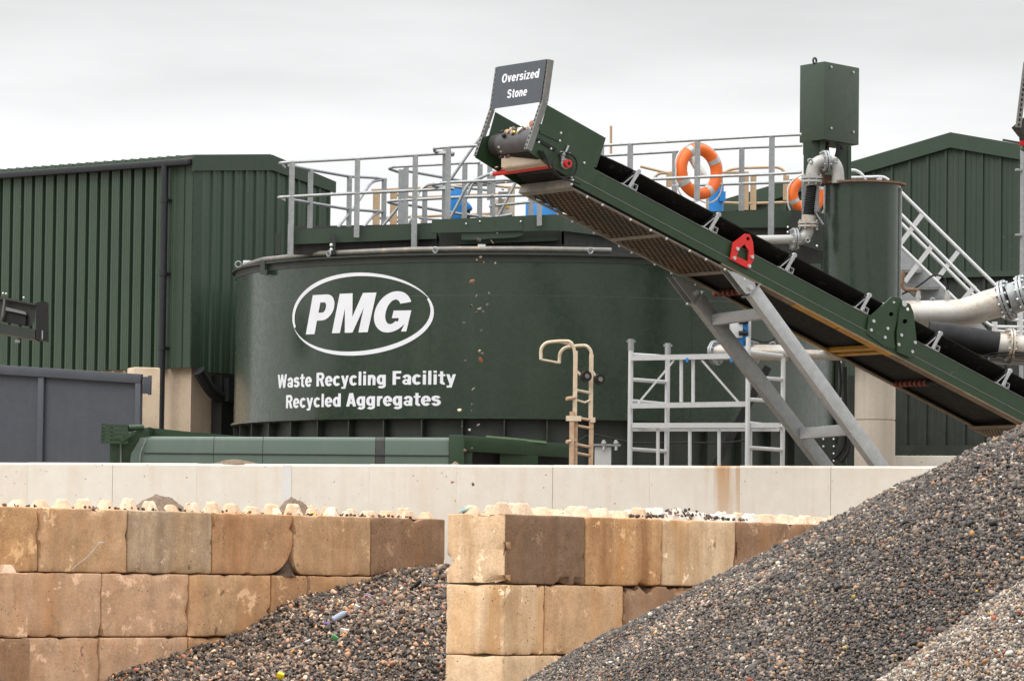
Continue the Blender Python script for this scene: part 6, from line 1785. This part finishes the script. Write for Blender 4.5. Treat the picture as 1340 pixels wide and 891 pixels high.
# the rest of that conveyor, running off to the right of the frame
qa = c_(1420, 172, .1); qb = qa + cu_ * 9.0
mb = MB(); mb.bar(qa, qb, 0.08, 0.30); mb.bar(qa + cv_ * 1.1, qb + cv_ * 1.1, 0.08, 0.30); build('side_frame', mb, M['conv'], ch)
mb = MB(); mb.prism([qa + V((0, 0, .1)), qb + V((0, 0, .1)), qb + cv_ * 1.1 + V((0, 0, .1)), qa + cv_ * 1.1 + V((0, 0, .1))], V((0, 0, 0.02))); mb.cyl(qa + cv_ * 0.06, qa + cv_ * 1.04, 0.15, 18); build('belt', mb, M['belt'], ch)
for k_y in (0.0, 1.1):
    lp = qa + cu_ * 5.5 + cv_ * k_y; mb = MB(); mb.bar(lp - V((0, 0, .1)), V((lp.x + 1.0, lp.y + 0.5, 0)), 0.12, 0.16); build('support_leg', mb, M['galv'], ch)

# ================================================================== things standing behind the cream wall
# cream roof ladder
LYd = 60.6
k_ = lambda a, b, o=0.0: U(680 + a / 4.05, 400 + b / 4.05, LYd + o)
ld = thing('roof_ladder', 'cream painted roof ladder with hooked top and small black wheels, standing behind the cream wall', 'ladder', V((k_(330, 500).x, LYd, 0)))
zb = 0.3
def down(p): return V((p.x, p.y, zb))
mb = MB()
for a, b, o in ((296, 240, 0), (380, 258, .12)):
    p = k_(a, b, o); q = down(p); mb.bar(p, V((p.x, p.y, k_(a, 600).z)), 0.062, 0.045, V((0, 1, 0)))
    mo = build('rail', mb, M['cream'], ld); mb = MB()
    p = k_(a, 600, o); mb.bar(p, down(p), 0.066, 0.05, V((0, 1, 0))); build('lower_rail', mb, M['creambrown'], mo); mb = MB()
p = k_(277, 560, -0.05); mb.bar(p, down(p), 0.066, 0.05, V((0, 1, 0))); build('lower_rail', mb, M['creambrown'], ld)
mb = MB(); mb.box(k_(286, 597, -0.04), (0.22, 0.09, 0.075)); mb.box(k_(388, 605, .12), (0.07, 0.09, 0.07)); build('clamp', MB().box(k_(388, 605, .12), (0.07, 0.09, 0.07)), M['cream'], ld); build('clamp', MB().box(k_(286, 597, -0.04), (0.22, 0.09, 0.075)), M['cream'], ld)
for pts, o in (([(293, 320), (292, 235), (272, 188), (205, 188), (140, 195), (112, 225), (113, 285)], 0), ([(380, 300), (380, 240), (355, 210), (300, 213), (238, 222), (212, 250), (210, 305)], .12)):
    build('hook', MB().tube(fillet([k_(a, b, o) for a, b in pts], .08, 5), 0.024, 10), M['cream'], ld)
build('hook_bar', MB().tube([k_(113, 285), k_(210, 303, .12)], 0.016, 8), M['cream'], ld)
build('hook_stay', MB().tube([k_(200, 192), k_(300, 215, .12)], 0.010, 8), M['cream'], ld)
for pts, c, o in (([(292, 322), (300, 345), (332, 375)], (346, 374), 0), ([(380, 340), (390, 355), (402, 375)], (417, 391), .12)):
    build('wheel_arm', MB().tube([k_(a, b, o) for a, b in pts], 0.02, 8), M['cream'], ld)
    w_ = build('wheel', MB().cyl(k_(*c, o), k_(*c, o) + V((0.03, -0.06, 0)), 0.078, 20), M['black'], ld)
    build('hub', MB().cyl(k_(*c, o) + V((0.03, -0.062, 0)), k_(*c, o) + V((0.034, -0.07, 0)), 0.035, 14), M['greysteel'], w_)
for y in (455, 600, 642, 742, 788): build('rung', MB().tube([k_(300, y - 8), k_(382, y + 8, .12)], 0.020, 8), M['cream'] if y < 600 else M['creambrown'], ld)
build('rung', MB().tube([k_(304, 500), k_(345, 513, .06), k_(382, 497, .12)], 0.016, 8), M['cream'], ld)
for y in (487, 715): build('rung_end', MB().tube([k_(300, y - 2), k_(248, y + 6, -0.1)], 0.026, 8), M['creambrown'], ld)
# aluminium scaffold tower
SY = 61.0
s_ = lambda px, py, o=0.0: U(px, py, SY + o)
sc = thing('scaffold_tower', 'white aluminium mobile scaffold tower frame standing behind the cream wall, left of the conveyor legs', 'scaffold', V((s_(925, 600).x, SY, 0)))
SP = {823.7: (444, 0.0), 872: (449.5, 0.75), 977.5: (441, -0.1), 1023.5: (468, 0.65)}
for px, (yt, o) in SP.items():
    p = s_(px, yt, o); q = s_(px, 640, o)
    po = build('post', MB().cyl(V((q.x, q.y, 0)), V((q.x, q.y, p.z)), 0.037 if px < 900 else 0.035, 14), M['alu'], sc)
    if px < 900: build('collar', MB().cyl(V((q.x, q.y, p.z - 0.16)), V((q.x, q.y, p.z + 0.005)), 0.044, 14).box(V((q.x, q.y, p.z - 0.03)), (0.13, 0.02, 0.03)), M['galv'], po)
for a, b in (((826, 496.5), (872, 500)), ((826, 587.5), (872, 590.5)), ((826, 524.5), (872, 529)), ((826, 556), (872, 561)), ((826, 464), (872, 467))):
    build('rung', MB().tube([s_(*a), s_(*b, .75)], 0.03, 10), M['alu'], sc)
for a, b in (((979, 460.5), (1023, 466)), ((979, 493.5), (1024, 496.5)), ((979, 522.5), (1024, 525.5)), ((979, 553.5), (1024, 558.5)), ((979, 585.5), (1024, 588.5))):
    build('rung', MB().tube([s_(*a, -.1), s_(*b, .65)], 0.03, 10), M['alu'], sc)
for a, b, o in (((826, 468.5), (980, 465.5), -.06), ((826, 531), (980, 528.5), -.06), ((827, 556.5), (1020, 556.5), -.06)):
    build('guard_bar', MB().bar(s_(*a, o), s_(*b, o), 0.05, 0.075), M['alu'], sc)
build('guard_bar', MB().bar(s_(827, 562.5, .3), s_(1020, 562.5, .3), 0.05, 0.04), M['alu'], sc)
for a, y0, y1 in ((891.5, 470, 526), (907, 470, 526), (861, 560, 650), (902.7, 562, 650), (941, 562, 650), (982, 562, 650)):
    build('upright', MB().tube([s_(a, y0, -.02), s_(a, y1, -.02)], 0.026, 10), M['alu'], sc)
for a, b in (((835, 527.5), (882, 471.5)), ((918, 471), (967, 527))):
    build('diagonal_brace', MB().bar(s_(*a, -.04), s_(*b, -.04), 0.03, 0.05, V((0, 1, 0))), M['alu'], sc)
for a in (899, 957):
    mb = MB(); mb.box(s_(a, 471, -.1), (0.035, 0.03, 0.06)); build('clip', mb, M['blue'], sc)
# valve, actuator and pipe
VY = 62.2
v_ = lambda px, py, o=0: U(px, py, VY + o)
vp = thing('valve_pipe', 'white flanged pipe with a valve running right behind the scaffold and the conveyor legs', 'pipe', v_(1000, 480))
build('pipe_body', MB().tube([v_(930, 461), v_(1035, 461.5)], 0.118, 18), M['steelwhite'], vp, smooth=60)
build('pipe_tail', MB().tube([v_(1035, 463), v_(1100, 465.5)], 0.072, 16), M['steelwhite'], vp, smooth=60)
for px, R in ((937, 0.185), (985, 0.185), (1039, 0.15)): flange('flange', v_(px, 461.5), (1, -0.75, 0), R, 0.03, vp, 'galv', 8)
build('valve_neck', MB().cyl(v_(967, 455), v_(967, 442), 0.10, 14), M['blue'], vp)
build('lifting_eye', MB().torus(v_(1011, 451), V((0.2, -1, 0)), 0.04, 0.014, 14, 6), M['galv'], vp)
act = build('actuator', MB().prism([v_(956, 416, -.15), v_(972, 416, -.15), v_(972, 442, -.15), v_(956, 442, -.15)], V((0, 0.3, 0))), M['alu'], vp, bevel=0.012)
build('actuator_body', MB().prism([v_(968, 411.5, -.05), v_(983, 412, -.05), v_(983, 444, -.05), v_(968, 444, -.05)], V((0, 0.25, 0))), M['alu'], act, bevel=0.01)
build('actuator_bracket', MB().prism([v_(968, 416.5, -.09), v_(979, 416.5, -.09), v_(979, 446, -.09), v_(960, 447, -.09), v_(960, 441, -.09), v_(968, 439, -.09)], V((0, 0.04, 0))).prism([v_(970.5, 423, -.13), (v_(976, 423, -.13)), v_(976, 431, -.13), v_(970.5, 431, -.13)], V((0, 0.03, 0))), M['blue'], act)
mb = MB()
for q in ((973, 421), (973, 436)): mb.cyl(v_(*q, -.16) - V((0.07, 0, 0)), v_(*q, -.16) + V((0.07, 0, 0)), 0.035, 10)
build('glands', mb, M['black'], act)
build('cable', MB().tube(fillet([v_(981, 443, -.1), v_(1000, 448, -.1), v_(1010, 446, -.1), v_(1016, 440, -.1)], .1), 0.014, 8), M['black'], vp)
# dark green strut beside the tank and cables low down
mb = MB(); q = U(1115, 500, 63.6); mb.box(V((q.x, q.y, 2.4)), (0.13, 0.13, 4.8)); 
solo('green_strut', mb, M['tankdark'], 'dark green upright steel strut between the tank edge and the pale concrete column', 'strut')
n_ = lambda px, py, o=0: U(px, py, 62.6 + o)
mb = MB(); mb.tube(fillet([n_(1098, 470), n_(1101, 500), n_(1096, 540), n_(1094, 580)], .4), 0.02, 8); mb.tube(fillet([n_(1106, 480), n_(1107, 540), n_(1104, 585), n_(1092, 600), n_(1075, 606)], .5), 0.03, 8); mb.tube(fillet([n_(1110, 560), n_(1111, 590), n_(1100, 604)], .4), 0.04, 8)
solo('black_cable', mb, M['black'], 'bundle of black cables hanging down beside the dark green strut', 'cable')
mb = MB(); mb.tube(fillet([U(757, 577, 62.5), U(772, 567, 62.5), U(800, 573, 62.5), U(830, 580, 62.5), U(905, 579, 62.5), U(950, 580, 62.5), U(985, 574, 62.5)], .6), 0.012, 8)
solo('black_cable', mb, M['black'], 'thin black cable looping low along the tank skirt behind ladder and scaffold', 'cable')
mb = MB(); mb.prism([n_(1040, 565), n_(1105, 565), n_(1105, 640), n_(1040, 640)], V((0, 0.06, 0)))
bpn = solo('bolted_frame', mb, M['tankdark'], 'dark bolted steel base frame low between the two conveyor legs', 'frame')
mb = MB()
for i in range(3):
    for k in range(5): mb.ball(n_(1064 + i * 13.5, 565 + k * 9.5, -0.02), 0.017, 7, 5)
build('frame_bolts', mb, M['bolt'], bpn)
# grey pedestal with bolted plate beside the ladder
pd = thing('steel_pedestal', 'pale grey steel pedestal with a bolted top plate, right of the cream ladder', 'pedestal', V((U(790, 600, 62).x, 62, 0)))
q = U(789, 585, 62); mb = MB(); mb.box(V((q.x, q.y, q.z / 2)), (0.24, 0.24, q.z)); build('column', mb, M['alu'], pd)
q = U(793, 582.5, 62); mb = MB(); mb.box(q, (0.42, 0.34, 0.03)); tp = build('top_plate', mb, M['galv'], pd)
mb = MB()
for px in (790, 806):
    q = U(px, 580, 61.85); mb.cyl(q + V((0, 0, -0.10)), q + V((0, 0, 0.05)), 0.02, 8); mb.box(q + V((0, 0, 0.012)), (0.07, 0.07, 0.02))
build('anchor_bolts', mb, M['bolt'], tp)
# bracing and brown ground seen below the tank on the right
mb = MB(); mb.bar(U(1005, 480, 64), U(920, 640, 64), 0.12, 0.06, V((0, 1, 0)))
solo('diagonal_brace', mb, M['black'], 'dark diagonal steel brace low in front of the tank, seen through the scaffold tower', 'brace')

# ================================================================== long green covered machine behind the wall
GYh = 60.7
m_ = lambda px, py, o=0.0: U(px, py, GYh + o)
gm = thing('covered_feeder', 'long low green machine with rounded pale green cover sheets, showing above the cream wall', 'feeder', V((m_(370, 600).x, GYh + 0.6, 0)))
zlow = 2.6
cuts = [186, 281, 345, 492, 504, 588]
def cover(pxa, pxb, m):
    mb = MB(); rows = []
    for px in np.linspace(pxa, pxb, 6):
        y0 = 571.0 + (px - 186) * 0.0035
        top = U(px, y0, GYh + 0.2)
        base = U(px, 610, GYh)
        xw = top.x
        r = []
        for k in range(9):
            a = PI / 2 * k / 8
            r.append(V((xw - (0.04 if px < 190 else 0) * k / 8, GYh + 0.16 - 0.10 * math.sin(a), top.z - 0.07 + 0.07 * math.cos(a))))
        r.append(V((r[-1].x - (0.10 if px < 190 else 0), GYh + 0.0, top.z - 0.25))); r.append(V((r[-1].x - (0.10 if px < 190 else 0), GYh - 0.03, zlow)))
        r.insert(0, V((xw, GYh + 1.5, top.z + 0.02)))
        rows.append(r)
    n = len(rows[0]); mb.add([p for r in rows for p in r], [(i * n + j, i * n + j + 1, (i + 1) * n + j + 1, (i + 1) * n + j) for i in range(5) for j in range(n - 1)])
    return mb
for i in range(len(cuts) - 1):
    w_ = 0.35
    o = build('cover_sheet', cover(cuts[i] + w_, cuts[i + 1] - w_, M), M['darksteel'] if i == 3 else M['sage'], gm, smooth=50, label='narrow dark strap sheet over the green cover' if i == 3 else None)
mb = cover(186, 588, None); mb.v = [p + V((0, 0.03, -0.02)) for p in mb.v]; build('inner_shell', mb, M['darksteel'], gm)
mb = MB(); mb.bar(m_(188, 592.5, -0.006), m_(588, 596, -0.006), 0.02, 0.012); build('cover_seam', mb, M['darksteel'], gm)
# end frame with louvres
mb = MB(); mb.prism([m_(143, 577, .1), m_(186, 560, .1), m_(196, 558, .1), m_(190, 572, .1), (m_(183, 612, .1)), m_(143, 612, .1)], V((0, 0.9, 0))); ef = build('end_frame', mb, M['conv'], gm, bevel=0.02)
for k in range(5):
    y = 557 + k * 5.2
    mb = MB(); mb.bar(m_(134, y, -.05), m_(168, y + 1.0, -.05), 0.10, 0.045); build('louvre', mb, M['conv'], ef)
mb = MB(); mb.bar(m_(135.5, 554, -.06), m_(134.5, 580, -.06), 0.05, 0.05, V((0, 1, 0))); mb.bar(m_(146, 556, -.06), m_(146, 577, -.06), 0.04, 0.04, V((0, 1, 0))); mb.bar(m_(158, 577, -.08), m_(176, 566, -.08), 0.05, 0.07, V((0, 1, 0))); build('louvre_frame', mb, M['conv'], ef)
mb = MB(); mb.cyl(m_(171, 560, -.03), m_(187, 559, .05), 0.045, 14); mb.ball(m_(171, 560, -.03), 0.05, 12, 8); build('pivot_bar', mb, M['conv'], ef)
mb = MB(); mb.prism([m_(186, 558.5, .9), m_(255, 565.5, .9), m_(320, 571, .9), m_(320, 577, .9), m_(186, 577, .9)], V((0, 0.06, 0))); build('top_beam', mb, M['conv'], gm)
mb = MB(); mb.bar(m_(158, 578, .08), m_(158, 612, .08), 0.025, 0.02, V((0, 1, 0))); build('edge_strip', mb, M['galvdull'], gm); mb = MB(); mb.tube([m_(192, 573, -.01), m_(184, 592, -.03), m_(182, 612, -.05)], 0.014, 8); build('edge_tube', mb, M['galvdull'], gm)
# right-hand frame
mb = MB(); mb.prism([m_(588, 569, -.05), m_(607.5, 569, -.05), m_(607.5, 640, -.05), m_(588, 640, -.05)], V((0, 0.3, 0))); build('end_post', mb, M['conv'], gm, bevel=0.01)
mb = MB(); mb.prism([m_(607, 569.5, .0), m_(747, 581, 1.2), m_(747, 599, 1.2), m_(607, 590, .0)], V((0, 0.12, 0))); build('side_beam', mb, M['conv'], gm, bevel=0.006)
mb = MB(); mb.prism([m_(608, 590, .1), m_(618, 590, .1), m_(618, 640, .1), m_(608, 640, .1)], V((0, 0.1, 0))); build('lower_panel', mb, M['conv'], gm); mb = MB(); mb.prism([m_(654, 593, .5), m_(704, 596, .8), m_(704, 640, .8), m_(654, 640, .5)], V((0, 0.1, 0))); build('lower_panel', mb, M['conv'], gm)
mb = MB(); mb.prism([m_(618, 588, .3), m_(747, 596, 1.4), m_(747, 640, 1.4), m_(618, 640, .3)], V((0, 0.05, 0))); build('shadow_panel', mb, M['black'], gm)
mb = MB(); mb.prism([m_(636, 569.5, .3), m_(676, 573, .6), m_(714, 577, .9), m_(716, 580, .9), m_(636, 573, .3)], V((0, 0.05, 0))); build('top_strip', mb, mat('faded_green_strip', (0.16, 0.25, 0.13), 0.7, mott=(9, (0.10, 0.17, 0.08), 0.8)), gm)

# ================================================================== litter
def litter(name, px, py, hf, size, col, label, cat, rot, lift=0.03):
    lo, hi = 45.0, 60.0
    q = None
    for i in range(600):
        Y = lo + (hi - lo) * i / 600; p = U(px, py, Y)
        if float(hf(np.array([p.x]), np.array([p.y]))[0]) > p.z: q = p; break
    if q is None: return
    mb = MB(); mb.v = []; Rm = Matrix.Rotation(rot, 3, 'Y') @ Matrix.Rotation(0.5, 3, 'X')
    mb.box(q + V((0, -0.03, lift)), size, Rm)
    return solo(name, mb, col, label, cat, bevel=min(size) * 0.3)
P_ = lambda n, c: mat(n, c, 0.4)
def bottle(px, py):
    lo = 45.0
    for i in range(600):
        Y = lo + 15 * i / 600; p = U(px, py, Y)
        if float(hfL(np.array([p.x]), np.array([p.y]))[0]) > p.z: break
    ax = V((0.83, 0.3, 0.50)).normalized(); a = p + V((-0.085, -0.08, 0.0)); 
    mb = MB(); mb.tube([a, a + ax * 0.01, a + ax * 0.15, a + ax * 0.19, a + ax * 0.21, a + ax * 0.235], [0.03, 0.042, 0.042, 0.030, 0.016, 0.016], 12)
    return solo('plastic_bottle', mb, mat('grey_blue_plastic', (0.33, 0.37, 0.45), 0.35), 'crushed grey blue plastic bottle lying on the rubble heap', 'bottle')
bottle(444, 811)
litter('plastic_scrap', 467, 797, hfL, (0.075, 0.02, 0.06), M['white'], 'white square plastic scrap on the rubble, right of the bottle', 'scrap', 0.4)
litter('plastic_scrap', 451, 828, hfL, (0.11, 0.02, 0.06), M['white'], 'white crumpled scrap on the rubble just below the bottle', 'scrap', 0.2)
litter('plastic_scrap', 428, 818.5, hfL, (0.08, 0.02, 0.025), P_('purple_plastic', (0.25, 0.15, 0.55)), 'small purple plastic strip left of the bottle on the rubble', 'scrap', 0.0)
litter('plastic_scrap', 481, 782, hfL, (0.085, 0.02, 0.028), P_('lilac_plastic', (0.40, 0.30, 0.62)), 'lilac plastic strip higher up on the rubble heap', 'scrap', -0.2)
litter('bottle_cap', 367, 887, hfL, (0.09, 0.06, 0.09), P_('yellow_plastic', (0.80, 0.60, 0.02)), 'bright yellow plastic cap at the bottom of the rubble heap', 'cap', 0.3)
litter('plastic_scrap', 438, 837, hfL, (0.08, 0.03, 0.07), P_('green_wrapper_plastic', (0.10, 0.35, 0.12)), 'crumpled green and white wrapper on the rubble heap', 'wrapper', 0.6)
litter('plastic_scrap', 403, 842, hfL, (0.08, 0.02, 0.04), M['white'], 'small white flake on the left part of the rubble heap', 'scrap', -0.4)
litter('timber_splinter', 385, 852, hfL, (0.26, 0.04, 0.045), P_('weathered_wood', (0.24, 0.21, 0.18)), 'grey weathered wood splinter on the left slope of the rubble', 'splinter', -0.35)
litter('timber_splinter', 540, 772, hfL, (0.30, 0.05, 0.05), M['black'], 'dark burnt stick lying across the upper right of the rubble heap', 'stick', -0.75)
litter('plastic_scrap', 511, 808, hfL, (0.02, 0.02, 0.20), M['reflect'], 'thin curved silver strip standing up from the rubble heap', 'strip', 0.35)
q = on_line(P1, dR, nR, 672, zr[0] + 0.02, 0.30)
q = U(609, 662.5, 48.0)
mb = MB(); mb.box(V((q.x, q.y, zr[0] + 0.05)), (0.16, 0.10, 0.03), Matrix.Rotation(-0.35, 3, 'Y'))
solo('crushed_packet', mb, mat('turquoise_packet', (0.30, 0.55, 0.58), 0.4, mott=(9, (0.70, 0.70, 0.35), 0.9)), 'crushed pale blue and yellow packet lying on the end of the right block wall', 'packet', bevel=0.01)
# grit between the studs of the left block wall
n = 900
s_l = rng.uniform(-3.0, 6.1, n); b_l = rng.uniform(0.03, 0.75, n)
keep = np.array([mnoise.noise(V((float(a) * 1.4, float(b) * 2, 5.0))) > -0.05 for a, b in zip(s_l, b_l)])
s_l, b_l = s_l[keep], b_l[keep]; n = len(s_l)
P = np.stack([A0.x + dL.x * s_l + nL.x * b_l, A0.y + dL.y * s_l + nL.y * b_l, zl[0] + rng.uniform(0.0, 0.03, n)], 1)
Vt, F, C = stone_cloud(P, rng.uniform(0.010, 0.030, n), tints(n) * np.array([[1.3, 1.1, 0.9]]), False)
tag(mesh_np('spilt_gravel', Vt, F, C, M['stone'], (P[:, 0].mean(), P[:, 1].mean(), zl[0])), 'brown grit lying between the studs along the top of the left block wall', 'gravel', kind='stuff')
# gravel spilt on top of the right block wall
n = 320
s = rng.uniform(2.6, 5.2, n); b = rng.uniform(0.04, 0.5, n)
P = np.stack([P1.x + dR.x * s + nR.x * b, P1.y + dR.y * s + nR.y * b, zr[0] + 0.03 + 0.11 * np.exp(-((s - 3.9) / 0.45) ** 2) * rng.uniform(0, 1, n)], 1)
Vt, F, C = stone_cloud(P, rng.uniform(0.012, 0.03, n), tints(n) * 0.9, False)
tag(mesh_np('spilt_gravel', Vt, F, C, M['stone'], (P[:, 0].mean(), P[:, 1].mean(), zr[0])), 'dark gravel spilt between the studs along the top of the right block wall', 'gravel', kind='stuff')
